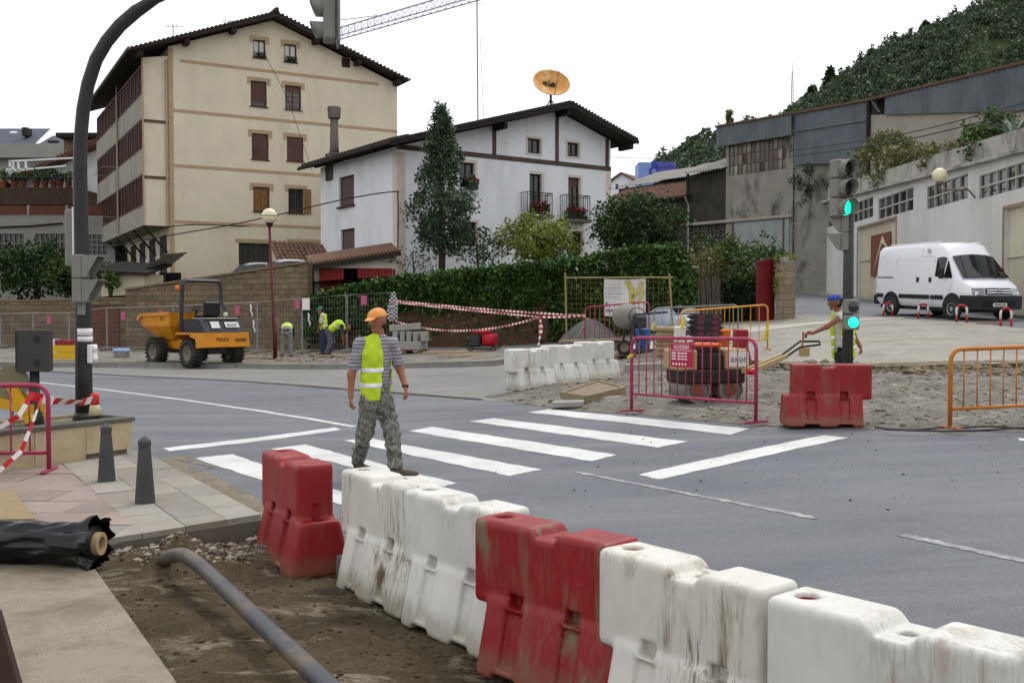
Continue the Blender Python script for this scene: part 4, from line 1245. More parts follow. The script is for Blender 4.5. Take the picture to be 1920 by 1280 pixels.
# tumbledown sheds with tiled and corrugated roofs left of the works
sh = thing('tiled_shed', 'low shed with mossy red tile roof beside the blackened wall', 'shed', (*WO, 0), WA)
ue0 = FW.at(1120, 372)[0]; ze0, ze1 = zf_(1150, 388), zf_(1290, 364); ze = (ze0 + ze1) / 2
mb = MB(); mb.quad((ue0, 0, 1.5), (uL - .02, 0, 1.5), (uL - .02, 0, ze), (ue0, 0, ze)); mb.quad((uL - .02, 0, 1.5), (uL - .02, 5, 1.5), (uL - .02, 5, ze + 1.2), (uL - .02, 0, ze))
mb.build('wall', M_BLACKC, sh)
mb = MB()
def tiles(mb, u0, u1, y0, z0, y1, z1, cw=.22, ch=.38):
    n = int((u1 - u0) / cw); m = int(math.hypot(y1 - y0, z1 - z0) / ch)
    for j in range(m):
        for i in range(n):
            t0, t1 = j / m, min(1.0, (j + 1.15) / m)
            u = u0 + i * cw + random.uniform(-.015, .015); dz_ = random.uniform(0, .03)
            a = []
            for t, up in ((t0, .05), (t1, 0)):
                yy, zz = y0 + (y1 - y0) * t, z0 + (z1 - z0) * t + up + dz_
                a += [(u, yy, zz), (u + cw * .28, yy, zz + .07), (u + cw * .62, yy, zz + .07), (u + cw * .9, yy, zz)]
            mb.add(a, [(0, 1, 5, 4), (1, 2, 6, 5), (2, 3, 7, 6), (0, 3, 2, 1)])
    mb.quad((u0, y0, z0 - .03), (u1, y0, z0 - .03), (u1, y1, z1 - .03), (u0, y1, z1 - .03))
zrg = zf_(1250, 350) + .3
tiles(mb, ue0, uL + .3, -.5, ze - .05, 3.2, ze + 1.45)
tag(mb.build('roof_tiles', M_TILER, sh), kind='stuff')
MB().tube([(uL + .2, -.55, ze - .12), (uL + .2, -.2, ze - .6), (uL + .1, -.1, 2)], .05, 6).build('downpipe', M('pale_pipe', (160, 156, 150), .5), sh)
sh2 = thing('corrugated_shed', 'shed roofed with grey wavy sheets behind the tiled roof', 'shed', (*WO, 0), WA)
mb = MB()
def wavy(mb, u0, u1, y0, y1, zA, zB, pitch=.2):
    n = int((u1 - u0) / pitch * 4); vs = []
    for i in range(n + 1):
        t = i / n; u = u0 + (u1 - u0) * t; w_ = .045 * math.sin(i * math.pi / 2)
        vs += [(u, y0, zA + w_), (u, y1, zB + w_)]
    mb.add(vs, [(2 * i, 2 * i + 2, 2 * i + 3, 2 * i + 1) for i in range(n)])
u_ = [ue0 - 1, ue0 + 3.0, ue0 + 6.2, uL + 1.3]
M_FIB = M('fibre_cement', (150, 148, 142), .9, .12, 1, .2, 30, dirt=.6, dcol=(90, 86, 80))
for a, b, k in ((u_[0], u_[1], 0), (u_[1] + .35, u_[2], .12), (u_[2] + .3, u_[3], .3)):
    mb = MB(); wavy(mb, a, b, 3.0, 7.5, ze + 1.7 + k, ze + 3.2 + k); mb.build('roof_sheet', M_FIB, sh2)
mb = MB(); mb.quad((u_[0], 7, 1.5), (u_[3], 7, 1.5), (u_[3], 7, ze + 2.9), (u_[0], 7, ze + 2.9)); mb.quad((u_[0], 3.2, 1.5), (u_[3], 3.2, 1.5), (u_[3], 3.2, ze + 1.6), (u_[0], 3.2, ze + 1.6))
mb.build('wall', M_BLACKC, sh2)
mb = MB(); wavy(mb, uL + .2, uT + .1, -.7, 3.5, zf_(1327, 322), zf_(1327, 322) + 1.3); mb.build('porch_roof', M_FIB, sh2)
MB().beam((uL + .4, -.5, ze), (uL + .4, -.5, zf_(1327, 324)), .14, .14).build('porch_post', M_EAVE, sh2)

# ------------------------------------------------------------------ white garage wall climbing the street
go = (18.45, 66.0); gdv = Vector((-.048, -1)).normalized(); GA = math.atan2(gdv.y, gdv.x)
FG = Plane2(*go, GA)
gw = thing('garage_row', 'long whitewashed garage wall with paned windows and ribbed doors along the street', 'garage', (*go, 0), GA)
m_gwall = M('stained_whitewash', (214, 214, 210), .92, .06, .5, .25, 50, dirt=.55, dcol=(150, 142, 128), dscale=.4, streak=5, dlo=.46, dhi=.78, fine=.08)
m_par = M('stained_parapet', (176, 172, 164), .95, .14, 1.2, .4, 40, dirt=.8, dcol=(84, 80, 74), dscale=.8, streak=2.5, dlo=.46, dhi=.66)
uE = FG.at(1990, 420)[0]
A1 = FG.at(1490, 396); A2 = FG.at(1920, 287.5)
zc_ = lambda u: A1[1] + (A2[1] - A1[1]) * (u - A1[0]) / (A2[0] - A1[0])
T1 = FG.at(1490, 371); T2 = FG.at(1920, 268)
zp_ = lambda u: T1[1] + (T2[1] - T1[1]) * (u - T1[0]) / (T2[0] - T1[0])
def gb(u):
    x, y = go[0] + gdv.x * u, go[1] + gdv.y * u
    return g(x, y) + .1
wpx = [(1510, 394, 1562, 432, 5), (1590, 377, 1637, 414, 5), (1647, 362, 1712.5, 403, 5), (1738, 338, 1814.7, 383, 5), (1836, 316, 1922, 363, 5)]
gwin = [(*FG.rect(*w[:4]), w[4]) for w in wpx]
dpx = [(1609, 420, 1680, 600), (1883, 392, 2010, 640)]
gdoor = []
for x0, y0, x1, y1 in dpx:
    u0, u1 = FG.at(x0, 450)[0], min(FG.at(x1, 450)[0], uE - .5); gdoor.append((u0, gb((u0 + u1) / 2) - .3, u1, FG.at((x0 + min(x1, 1920)) / 2, (419 if x0 < 1700 else 388))[1]))
mb = MB(); wall_panel(mb, [(0, .5), (uE, .5), (uE, zc_(uE)), (0, zc_(0))], [q[:4] for q in gwin] + gdoor, 0, .18)
mb.quad((0, 0, .5), (0, 0, zc_(0)), (0, 9, zc_(0)), (0, 9, .5)); mb.quad((uE, 0, .5), (uE, 9, .5), (uE, 9, zc_(uE)), (uE, 0, zc_(uE)))
mb.build('wall', m_gwall, gw)
mb = MB(); v = lambda u, y, z: (u, y, z)
mb.prism([(0, -.28, zc_(0)), (0, .4, zc_(0)), (0, .4, zc_(0) + .12), (0, -.28, zc_(0) + .12)], (uE, 0, zc_(uE) - zc_(0)))
mb.build('cornice', m_par, gw)
mb = MB(); mb.prism([(0, .02, zc_(0) + .125), (0, .4, zc_(0) + .125), (0, .4, zp_(0)), (0, .02, zp_(0))], (uE, 0, zc_(uE) - zc_(0)))
mb.build('parapet', m_par, gw)
M_CFR = M('concrete_mullion', (176, 172, 164), .9, .1, 3)
for u0, z0, u1, z1, n in gwin:
    mb = MB(); du, dz = (u1 - u0) / n, (z1 - z0) / 2
    for i in range(n + 1): mb.box(u0 + i * du - .035, u0 + i * du + .035, .02, .15, z0, z1)
    for j in range(3): mb.box(u0, u1, .025, .145, z0 + j * dz - .035, z0 + j * dz + .035)
    f = mb.build('window', M_CFR, gw)
    me = B(0, du - .07, 0, .01, 0, dz - .07).mesh('pane', M_GLASS); me2 = B(0, du - .07, 0, .01, 0, dz - .07).mesh('pane', M_GLASSB)
    for i in range(n):
        for j in range(2): put('pane', random.choice([me, me, me2]), f, (u0 + i * du + .035, .1, z0 + j * dz + .035), (R(random.uniform(-1.5, 1.5)), 0, 0))
m_ribd = M('ribbed_door', (196, 188, 168), .7, .06, 2, dirt=.4, dcol=(150, 136, 112), streak=4, dscale=1.2)
m_pan = M('brown_door_panel', (120, 66, 46), .7, .1, 2)
m_pale = M('pale_paint', (206, 196, 176), .7)
for k, (u0, z0, u1, z1) in enumerate(gdoor):
    mb = MB(); corrug(mb, u0, u1, z0, z0, z1, z1, .17, .03, .16); d = mb.build('garage_door', m_ribd, gw)
    B(u0, u1, .08, .128, (z0 + z1) / 2 + .3, (z0 + z1) / 2 + .38).build('door_rail', m_ribd, d)
    mb = MB().box(u0 - .12, u0 - .002, -.03, .1, z0, z1 + .1).box(u1 + .002, u1 + .12, -.03, .1, z0, z1 + .1).box(u0, u1, -.03, .1, z1 + .002, z1 + .1)
    mb.build('door_frame', M('door_frame_rust', (150, 128, 108), .8, .15, 3), d)
    um = u0 + (u1 - u0) * (.58 if k == 0 else .8); zm = z0 + (z1 - z0) * .62; s_ = (u1 - u0) * (.25 if k == 0 else .19)
    B(um - s_, um + s_, .06, .078, zm - 1.0, zm + 1.0).build('sign_panel', m_pan, d)
    MB().prism([(um - s_ * .8, .055, zm - .9), (um + s_ * .2, .055, zm + .9), (um + s_ * .8, .055, zm + .2), (um + s_ * .15, .055, zm + .55)], (0, .003, 0)).build('painted_arrow', m_pale, d)
sw_ = MB()
swp = [(18.45 - .048 * 0 - 1.3, 66.5), (18.4, 66.5), (17.0, 34), (16.6, 25.5), (15.6, 25.5), (15.95, 34)]
sheet('street_pavement', swp, .8, .20, m_plaza)
kerbs([(17.1, 66.4), (15.95, 34), (15.6, 25.5)], 1.4, .14, .05, .215, bpy.data.objects['street_pavement'], 1)
# terrace above the wall
TE = [FG.o]
def gwp(u, off): return (go[0] + gdv.x * u - gdv.y * off, go[1] + gdv.y * u + gdv.x * off)
def wkp(u, off=0): return (WO[0] + FW.d[0] * u - FW.d[1] * off, WO[1] + FW.d[1] * u + FW.d[0] * off)
ter_poly = [gwp(uE, .35), gwp(0, .35), wkp(uS, .4), wkp(uR, .4)]
sheet('terrace_ground', ter_poly, 1.5, 0, M('terrace_soil', (92, 90, 62), .95, .3, 1.2, .5, 20), zf=lambda x, y: zp_((go[1] - y)) - .35)
# wall globe lamp
lp = FG.at(1829, 356)
pl = Vector((*gwp(lp[0], 0), lp[1]))
t = thing('wall_lamp', 'cream globe lamp on an arm fixed to the garage wall', 'lamp', pl, GA)
MB().tube([(0, 0, -.3), (0, -.25, 0), (0, -1.25, 0), (0, -1.3, .25)], .035, 6).build('arm', M('lamp_arm', (110, 90, 78), .6), t)
MB().lathe([(.1, -.02), (.16, .05), (.1, .09)], 12, (0, -1.3, .2)).build('collar', M('lamp_arm', (110, 90, 78)), t, smooth=True)
m_globe = M('cream_globe', (226, 216, 180), .3, .05, 2, spec=.5)
MB().lathe([(max(.001, .27 * math.sin(math.pi * k / 14)), .27 - .27 * math.cos(math.pi * k / 14)) for k in range(15)], 20, (0, -1.3, .27)).build('globe', m_globe, t, smooth=True)
# plants on the terrace edge
def bush(name, lab, px, py, Y, rx, rz, mat, n=1400, size=.16, ry=None, cat='bush', group=None, nc=34, stems=True, up=.4):
    c = at(px, py, Y); r = (rx, ry or rx * .8, rz)
    t = thing(name, lab, cat, (c.x, c.y, c.z - rz), 0, group)
    pts = clumps((0, 0, rz), r, nc, (rx * .32, rx * .32, rz * .3), max(6, n // nc), .35)
    leaf_obj('foliage', pts, size, mat, t, up)
    if stems:
        mb = MB()
        for k in range(7):
            a = random.uniform(0, 6.28); q = (math.cos(a) * rx * .6, math.sin(a) * rx * .5, rz * random.uniform(.9, 1.7))
            mb.tube([(math.cos(a) * .05, math.sin(a) * .05, -.4), (q[0] * .4, q[1] * .4, q[2] * .5), q], [.03, .022, .008], 5)
        mb.build('stems', M_BARK, t)
    return t
def Ywall(px, py): return go[1] + gdv.y * FG.at(px, py, .5)[0]
bush('wild_bush', 'grey-green weeds spilling over the parapet left of the small shrub', 1668, 300, Ywall(1668, 300), 1.6, 1.25, L_DRY, 2200, .2, nc=60)
bush('wild_bush', 'dry weeds on the parapet between the grey-green mass and the leafy shrub', 1760, 292, Ywall(1760, 292), 1.1, .55, L_DRY, 1000, .16)
bush('wild_bush', 'green leafy shrub on the parapet beside the agave', 1852, 258, Ywall(1852, 258), 1.0, .95, L_MID, 1500, .18)
bush('hanging_weeds', 'dark weeds hanging where the parapet meets the works', 1512, 345, 59.5, .9, 1.2, L_DARK, 700, .18)
pa = at(1908, 268, Ywall(1908, 268))
t = thing('agave', 'spiky grey-green agave on the parapet at the right edge', 'agave', pa)
mb0 = M('agave_leaf', (104, 122, 108), .6, .15, 4)
for k in range(17):
    a = k * 2.4; e_ = random.uniform(.25, 1.25); L = random.uniform(1.0, 1.5); mb = MB(); pts = []
    for j in range(7):
        s_ = j / 6; r_ = L * s_ * math.cos(e_); z = L * s_ * math.sin(e_) - .55 * s_ ** 3 * (1.2 - e_ * .6); w = .11 * (1 - s_ ** 2) + .005
        ca, sa = math.cos(a), math.sin(a)
        pts += [(ca * r_ - sa * w, sa * r_ + ca * w, z + .03), (ca * r_, sa * r_, z), (ca * r_ + sa * w, sa * r_ - ca * w, z + .03)]
    mb.add(pts, [(3 * j + q, 3 * j + q + 1, 3 * j + q + 4, 3 * j + q + 3) for j in range(6) for q in (0, 1)])
    mb.build('leaf', mb0, t, smooth=True)

# ------------------------------------------------------------------ gate, pillar and hedges by the street
pp = G(1472, 603)
t = thing('gate_pillar', 'round-topped stone block pillar draped with yellow-green creeper', 'pillar', pp, R(-25)); t.scale = (.8, .8, 1)
hp = zat(482, pp.y) - pp.z
m_pst = M('pillar_stone', (134, 121, 100), .95, .2, 4, .5, 40, dirt=.6, dcol=(98, 84, 64), rnd=True)
B(-.36, .36, -.3, .3, -.3, hp - .2).build('core', M_GREYC, t)
nb = 8
for k in range(nb):
    z0 = (hp - .25) * k / nb
    for s_ in (0, 1):
        x0 = -.37 + s_ * .37
        B(x0 + .006, x0 + .364, -.335, -.29, z0 + .01, z0 + (hp - .25) / nb - .012, .012).build('stone_block', m_pst, t)
    B(.33, .385, -.29, .29, z0 + .01, z0 + (hp - .25) / nb - .012, .012).build('stone_block', m_pst, t)
MB().lathe([(.0, hp + .0), (.2, hp - .02), (.36, hp - .12), (.4, hp - .2), (.0, hp - .22)][::-1], 12).build('cap', M_GREYC, t, smooth=True)
pts = np.concatenate([blob_pts((0, -.05, hp - .05), (.42, .42, .14), 160), blob_pts((-.3, -.36, hp - .6), (.12, .1, .75), 160)])
leaf_obj('creeper', pts, .12, L_YEL, t)
m_redg = M('red_gate_paint', (104, 20, 27), .5, .12, 2, dirt=.4, dcol=(90, 40, 34), dscale=2)
t = thing('red_gate', 'tall solid red metal gate standing open beside the stone pillar', 'gate', pp + Vector((-.45, .1, 0)), R(35))
hg = hp * .93
B(-.75, 0, 0, .05, .02, hg, .01).build('leaf', m_redg, t)
MB().prism([(-.75, .0, hg), (0, 0, hg), (0, 0, hg + .12)], (0, .05, 0)).build('top_rail', m_redg, t)
B(.01, .1, -.04, .08, 0, hg + .1).build('gate_post', m_redg, t)
for z in (.45, 1.3, 2.0): B(-.74, -.01, -.03, -.002, z, z + .06).build('rail', m_redg, t)
MB().tube([(-.68, -.03, 1.05), (-.68, -.09, 1.05), (-.6, -.09, 1.05)], .012, 5).build('handle', M_IRON, t)
# clipped dark hedge and wilder bushes behind it
def hedge(name, lab, p0, p1, h, th, mat, n, size):
    p0, p1 = Vector(p0), Vector(p1); d = p1 - p0; L = d.length; a = math.atan2(d.y, d.x)
    t = thing(name, lab, 'hedge', p0, a)
    pts = np.stack([rng.uniform(0, L, n), rng.uniform(-th / 2, th / 2, n), rng.uniform(0, h, n)], 1)
    k = rng.integers(0, 3, n); pts[k == 0, 1] = -th / 2 + rng.normal(0, .05, (k == 0).sum()); pts[k == 1, 2] = h + rng.normal(0, .05, (k == 1).sum())
    leaf_obj('foliage', pts, size, mat, t, .3)
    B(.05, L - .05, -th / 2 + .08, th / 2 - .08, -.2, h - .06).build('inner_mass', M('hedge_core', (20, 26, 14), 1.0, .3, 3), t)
    return t
h0 = G(1268, 612); h1 = at(1440, 600, pp.y + .6); h1.z = g(h1.x, h1.y)
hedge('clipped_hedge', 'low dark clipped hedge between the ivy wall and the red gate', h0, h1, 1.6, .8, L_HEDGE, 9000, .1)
bush('garden_bush', 'bright green bush rising above the clipped hedge beside the red gate', 1408, 508, pp.y + 2.2, 1.45, 1.25, L_MID, 4200, .15, nc=80)
bush('garden_bush', 'pale flowering bush next to the bright green one above the hedge', 1320, 510, pp.y + 2.6, 1.25, 1.0, L_DRY, 2400, .14, nc=60)
bush('garden_bush', 'slim young shrub in front of the block screen', 1335, 478, pp.y + 6.5, 1.0, .8, L_MID, 900, .15)
t = thing('cane_fence', 'weathered grey cane fence behind the clipped hedge', 'fence', at(1262, 560, pp.y + 1.6), math.atan2(.6, 3.6))
t.location.z = g(t.location.x, t.location.y)
m_cane = M('grey_cane', (120, 112, 100), .9, .3, 3, rnd=True)
me = MB().tube([(0, 0, 0), (0, 0, 2.35)], .022, 5).mesh('cane', m_cane)
for k in range(95): put('cane', me, t, (k * .042, random.uniform(-.02, .02), random.uniform(-.12, .1)), (R(random.uniform(-1.5, 1.5)), R(random.uniform(-2, 2)), 0))
# ------------------------------------------------------------------ far things over the sheds
Yb = 105.0; m_blue = M('pale_blue_panel', (122, 146, 204), .5, .05, .6); m_blue2 = M('deep_blue_tank', (66, 66, 150), .5, .08, .6)
p = at(1216, 340, Yb)
t = thing('blue_sign_block', 'pale blue block with a dark blue cross behind the shed roofs', 'building', (p.x, p.y, 0))
z0, z1 = zat(345, Yb), zat(307, Yb); hw_ = 21 / pxm(Yb)
B(-hw_, hw_, -1, 2.0, 0, z1).build('block', m_blue, t)
zc2 = zat(324, Yb); c = .3
mb = MB().box(-.1, 1.0, -1.04, -1.001, zc2 - c, zc2 + c).box(.15, .75, -1.04, -1.001, zc2 + c, zc2 + 1.05).box(.15, .75, -1.04, -1.001, zc2 - 1.05, zc2 - c)
mb.build('cross', M('cross_blue', (58, 66, 150), .5), t)
MB().lathe([(0.0, 0), (.26, 0), (.26, .03)], 16, (.45, -1.05, zc2), 'y').build('cross_disc', m_blue, t)
p = at(1249, 340, Yb - 1)
t = thing('blue_tank', 'deep blue round tank beside the pale blue block', 'tank', (p.x, p.y, 0))
z1 = zat(309, Yb); MB().lathe([(1.0, 0), (1.0, z1 - .1), (.92, z1)], 20).build('shell', m_blue2, t, angle=40)
MB().lathe([(1.03, z1 - .5), (1.03, z1 - .42)], 20).build('hoop', m_blue2, t)
Yv = 115.0; p = at(1166, 355, Yv)
t = thing('far_villa', 'small white gabled house with red roof beyond the white house', 'house', (p.x, p.y, 0), R(-30))
z0, z1, z2 = zat(360, Yv), zat(341, Yv), zat(323, Yv)
mb = MB(); mb.prism([(-1.5, 0, 0), (1.5, 0, 0), (1.5, 0, z1), (0, 0, z2 - .2), (-1.5, 0, z1)], (0, 4, 0)); mb.build('wall', m_white, t)
for s_ in (-1, 1): MB().prism([(0, -.3, z2), (0, -.3, z2 - .2), (s_ * 1.8, -.3, z1 - .15), (s_ * 1.8, -.3, z1 + .05)], (0, 4.6, 0)).build('roof', M_TILER, t)
for s_ in (-1, 1): B(s_ * .6 - .18, s_ * .6 + .18, -.03, -.002, z1 - .8, z1 - .2).build('window', M_GLASS, t)
# ------------------------------------------------------------------ wooded hill
SK = [(1190, 352), (1215, 334), (1245, 304), (1270, 290), (1303, 280), (1353, 262), (1400, 268), (1460, 212), (1517, 178), (1574, 148), (1631, 114), (1724, 70), (1846, 8), (1960, -66), (2150, -190), (2400, -300)]
HXY = []
for px, py in SK:
    Yh = 170.0 if px < 1370 else 230.0
    HXY.append(at(px, py + 17, Yh))
mb = MB(); rows = 14; nx = 60
def crest(i):
    t_ = i / nx * (len(HXY) - 1); k = min(int(t_), len(HXY) - 2); return HXY[k].lerp(HXY[k + 1], t_ - k)
def hillp(i, j):
    c = crest(i); s_ = j / rows
    base = Vector((c.x * .62 + 14, c.y - 95, 0))
    q = base.lerp(c, s_); q.z = c.z * (1 - (1 - s_) ** 1.5)
    q.z += 3.0 * mnoise.noise(q * .03)
    return q
mb.grid(lambda a, b: hillp(a * nx, b * rows), nx, rows)
mb.grid(lambda a, b: crest(a * nx) + Vector((b * 60, b * 120, -b * crest(a * nx).z * .6)), nx, 5)
hill = mb.build('hill', M('hill_ground', (52, 66, 36), .95, .35, .05, .6, 2, dirt=.6, dcol=(84, 92, 50), dscale=.06), smooth=True)
tag(hill, kind='structure')
pv, pf = [], []; off = 0
hill_trees = []
for k in range(3200):
    a, b = rng.uniform(0, nx), rng.uniform(.05, 1.0) ** .75 * rows
    q = hillp(a, b)
    s_ = rng.uniform(1.2, 2.5) * (1.0 if q.y > 150 else .8)
    con = rng.uniform() < .16
    r = np.array((s_ * (.6 if con else 1), s_ * (.6 if con else 1), s_ * (1.7 if con else 1.0)))
    n = 120
    d = rng.normal(size=(n, 3)); d /= np.linalg.norm(d, axis=1)[:, None]
    d[:, 2] = np.abs(d[:, 2]) * .9 - .25
    if con: d[:, :2] *= (1.05 - np.clip(d[:, 2:], 0, 1)) 
    pts = np.array(q) + np.array((0, 0, r[2] * .55)) + d * r * rng.uniform(.7, 1.1, (n, 1))
    v, f = leaf_np(pts, s_ * .25, .15, .8)
    pv.append(v); pf.append(f + off); off += len(v)
tag(put('wooded_slope', np_mesh('wooded_slope', np.concatenate(pv), np.concatenate(pf), leafmat('leaf_hill_hazed', (54, 70, 56), (82, 102, 76), (116, 136, 96), .25), smooth=False)), 'dense dark green wood covering the hillside', 'wood', kind='stuff')  # leaf greens shifted paler and bluish-grey to paint in distance haze
def conifer(lab, px, py0, py1, Y, w, mat=L_DARK, n=900, size=.5, cat='tree', group='conifers on the hill skyline'):
    p = at(px, py1, Y); h = zat(py0, Y) - p.z
    t = thing('conifer_tree', lab, cat, p, 0, group)
    MB().tube([(0, 0, -h * .3), (0, 0, h * .95)], [w * .12, w * .03], 6).build('trunk', M_BARK, t)
    z = rng.uniform(0, 1, n) ** 1.3; lay = np.abs(np.sin(z * 26)) * .35 + .65
    a = rng.uniform(0, 6.28, n); rr = w * (1 - z) * lay * rng.uniform(.3, 1, n) ** .5
    leaf_obj('crown', np.stack([np.cos(a) * rr, np.sin(a) * rr, z * h * .98], 1), size, mat, t, -.1)
conifer('dark spruce standing above the skyline left of the lattice mast slope', 1557, 126, 168, 225, 2.3, size=.9)
conifer('small spruce on the skyline right of the lattice mast', 1522, 163, 186, 225, 1.7, size=.8)
conifer('lone pale tree on the skyline left of the works roof', 1368, 206, 266, 165, 1.2, L_DRY, 420, .7)
conifer('dark tree sticking up near the top of the hill', 1634, 98, 122, 225, 1.8, size=.9)
conifer('highest dark tree on the hill at the top right', 1735, 44, 72, 228, 1.8, size=.9)
Yp = 240; p = at(1485, 200, Yp)
t = thing('lattice_mast', 'slender lattice radio mast on the hill skyline', 'mast', p)
hm = zat(118, Yp) - p.z
mb = MB()
for s1, s2 in ((-1, -1), (1, -1), (0, 1)): mb.beam((s1 * .45, s2 * .4, -3), (s1 * .1, s2 * .1, hm * .8), .1, .1)
for k in range(12):
    z0, z1 = hm * .8 * k / 12, hm * .8 * (k + 1) / 12; w0, w1 = .45 - .35 * k / 12, .45 - .35 * (k + 1) / 12
    mb.beam((-w0, -w0 * .9, z0), (w1, -w1 * .9, z1), .06, .06); mb.beam((w0, -w0 * .9, z0), (0, w1, z1), .06, .06)
mb.build('lattice', M('mast_white', (190, 184, 184), .5), t)
MB().tube([(0, 0, hm * .78), (0, 0, hm)], .06, 5).build('whip', M('mast_white', (190, 184, 184)), t)
# ------------------------------------------------------------------ block walls along the far pavement
m_blk = [M('wall_block_%d' % i, c, .95, .14, 4, .5, 45, dirt=.5, dcol=(74, 64, 50), dscale=2.5, rnd=True, fine=.15) for i, c in enumerate([(116, 100, 78), (108, 94, 74), (122, 108, 86), (104, 92, 76), (114, 100, 82)])]
m_mort = M('wall_mortar', (92, 80, 64), .95, .2, 3, .4, 40)
m_cop = M('wall_coping', (118, 104, 84), .95, .15, 2, .4, 40, dirt=.6, dcol=(80, 70, 56))
wo = Vector((-8.1, 40.2)); wd = Vector((-.91, .414)).normalized()
def block_wall(name, lab, p_left, p_right, ztop_l, ztop_r, bw, bh, cat='wall', door=None, zmin=0.0):
    d = Vector(p_right) - Vector(p_left); L = d.length; a = math.atan2(d.y, d.x)
    t = thing(name, lab, cat, (*p_left, 0), a)
    top = lambda u: ztop_l + (ztop_r - ztop_l) * u / L
    zb = lambda u: g(p_left[0] + d.x * u / L, p_left[1] + d.y * u / L) + .0
    mb = MB(); mb.prism([(0, .03, zb(0) - .3), (L, .03, zb(L) - .3), (L, .03, top(L) - .03), (0, .03, top(0) - .03)], (0, .3, 0))
    mb.build('core', m_mort, t)
    mb = MB(); mb.prism([(0, -.05, top(0) - .03), (L, -.05, top(L) - .03), (L, -.05, top(L) + .06), (0, -.05, top(0) + .06)], (0, .44, 0)); mb.build('coping', m_cop, t)
    k = 0; z = zmin
    while z < max(ztop_l, ztop_r):
        u = -(k % 2) * bw / 2
        while u < L:
            u0, u1 = max(0, u), min(L, u + bw)
            tt = min(top(u0), top(u1)) - .04
            z1 = min(z + bh, tt)
            if u1 - u0 > .06 and z1 - z > .05 and z1 > zb(u0) and not (door and u1 > door[0] and u0 < door[1] and z < door[2]):
                j = random.uniform(0, .012)
                B(u0 + .008, u1 - .008, -.012 - j, .029, z + .008, z1 - .008).build('block', random.choice(m_blk), t)
            u += bw
        z += bh; k += 1
    return t, L
pl_ = wo + wd * 9.6
block_wall('block_wall', 'brown concrete block wall rising to the red shed behind the dumper', (pl_.x, pl_.y), (wo.x, wo.y), zat(543, pl_.y), zat(492, wo.y), .46, .222)
pl2 = wo + wd * 26
t, L_ = block_wall('low_block_wall', 'lower dark block wall with a brown door left of the dumper', (pl2.x, pl2.y), (pl_.x, pl_.y), zat(592, pl2.y) + .6, zat(560, pl_.y), .62, .26, door=(26 - 9.6 - 2.2, 26 - 9.6 - .35, 2.05))
mb = MB()
for k in range(8): mb.box(L_ - 2.15 + k * .222, L_ - 2.15 + k * .222 + .21, -.02, .02, .1, 2.02)
mb.build('door', M('rust_brown_door', (92, 58, 44), .8, .2, 3, dirt=.5, dcol=(60, 40, 32), streak=3), t)
# ------------------------------------------------------------------ red shed at the end of the wall
s0, s1 = at(592, 560, 41.6), at(745, 560, 42.6)
sa = math.atan2(s1.y - s0.y, s1.x - s0.x); sL = (Vector((s1.x, s1.y)) - Vector((s0.x, s0.y))).length
FR = Plane2(s0.x, s0.y, sa)
t = thing('red_shed', 'lean-to shed with red ribbed boards and sloping tiled roof beside the white house', 'shed', (s0.x, s0.y, 0), sa)
m_redb = M('dull_red_board', (128, 34, 32), .7, .15, 2, dirt=.4, dcol=(84, 30, 28), streak=3)
z0, z1 = FR.at(660, 585)[1], FR.at(660, 503)[1]
zra, zrb = FR.at(592, 500)[1], FR.at(745, 474)[1]
ud = FR.at(645, 520)[0], FR.at(671, 520)[0]
for a, b in ((.15, ud[0]), (ud[1], sL - .05)):
    n = max(2, int((b - a) / .14))
    for k in range(n): B(a + (b - a) * k / n, a + (b - a) * (k + .9) / n, 0, .04, z0, z1).build('board', m_redb, t)
B(0, sL, 1.2, 1.25, z0, z1 + .3).build('back_wall', M('shed_dark', (34, 24, 22), .9), t)
B(-.05, .14, -.03, .1, z0, zra).build('post', M_GREYC, t)
mb = MB(); mb.quad((.2, .05, z1 + .02), (sL, .05, z1 + .02), (sL, .05, zrb - .05), (.2, .05, zra - .05)); mb.build('infill', m_quoin, t)
mb = MB(); mb.prism([(-.2, -.35, zra - .14), (sL + .1, -.35, zrb - .14), (sL + .1, -.35, zrb + .1), (-.2, -.35, zra + .1)], (0, .08, 0)); mb.build('fascia', M('dark_fascia', (40, 37, 36), .8, .2, 3), t)
mb = MB(); mb.prism([(-.2, -.26, zra - .02), (sL + .1, -.26, zrb - .02), (sL + .1, -.26, zrb + .06), (-.2, -.26, zra + .06)], (0, 2.2, .5)); rf = mb.build('roof', M_TILER, t)
mb = MB()
for k in range(26):
    u = -.2 + (sL + .3) * k / 26; z = zra + (zrb - zra) * (k / 26) + .13
    mb.tube([(u, -.38, z - .05), (u, .6, z + .1)], .06, 6)
tag(mb.build('roof_tiles', M_TILER, rf), kind='stuff')
# parked car roofs glimpsed over the wall
def car_roof(name, lab, px, py, Y, w, rgb):
    p = at(px, py, Y)
    t = thing(name, lab, 'car', (p.x, p.y, zgar(p.x, p.y)), R(20))
    hz = p.z - zgar(p.x, p.y)
    def f(a, b):
        u = (a - .5) * w; v = (b - .5) * 1.6
        return (u, v, hz - .5 * abs(2 * a - 1) ** 3 * .8 - .12 * abs(2 * b - 1) ** 3)
    MB().grid(f, 14, 6).build('roof', M('car_' + name, rgb, .25, .03, spec=.6), t, smooth=True)
    MB().prism([(-w * .62, -.78, 0), (w * .62, -.78, 0), (w * .6, -.78, hz - .55), (w * .42, -.76, hz - .15), (-w * .42, -.76, hz - .15), (-w * .6, -.78, hz - .55)], (0, 1.55, 0)).build('body', glassy('car_glass', (50, 54, 58), .1), t)
car_roof('grey_car', 'grey car roof just showing over the block wall right of the garage door', 487, 492, 46, 2.2, (150, 150, 150))
car_roof('silver_car', 'silver car roof showing over the wall beside the red shed roof', 545, 486, 45, 2.2, (186, 190, 196))
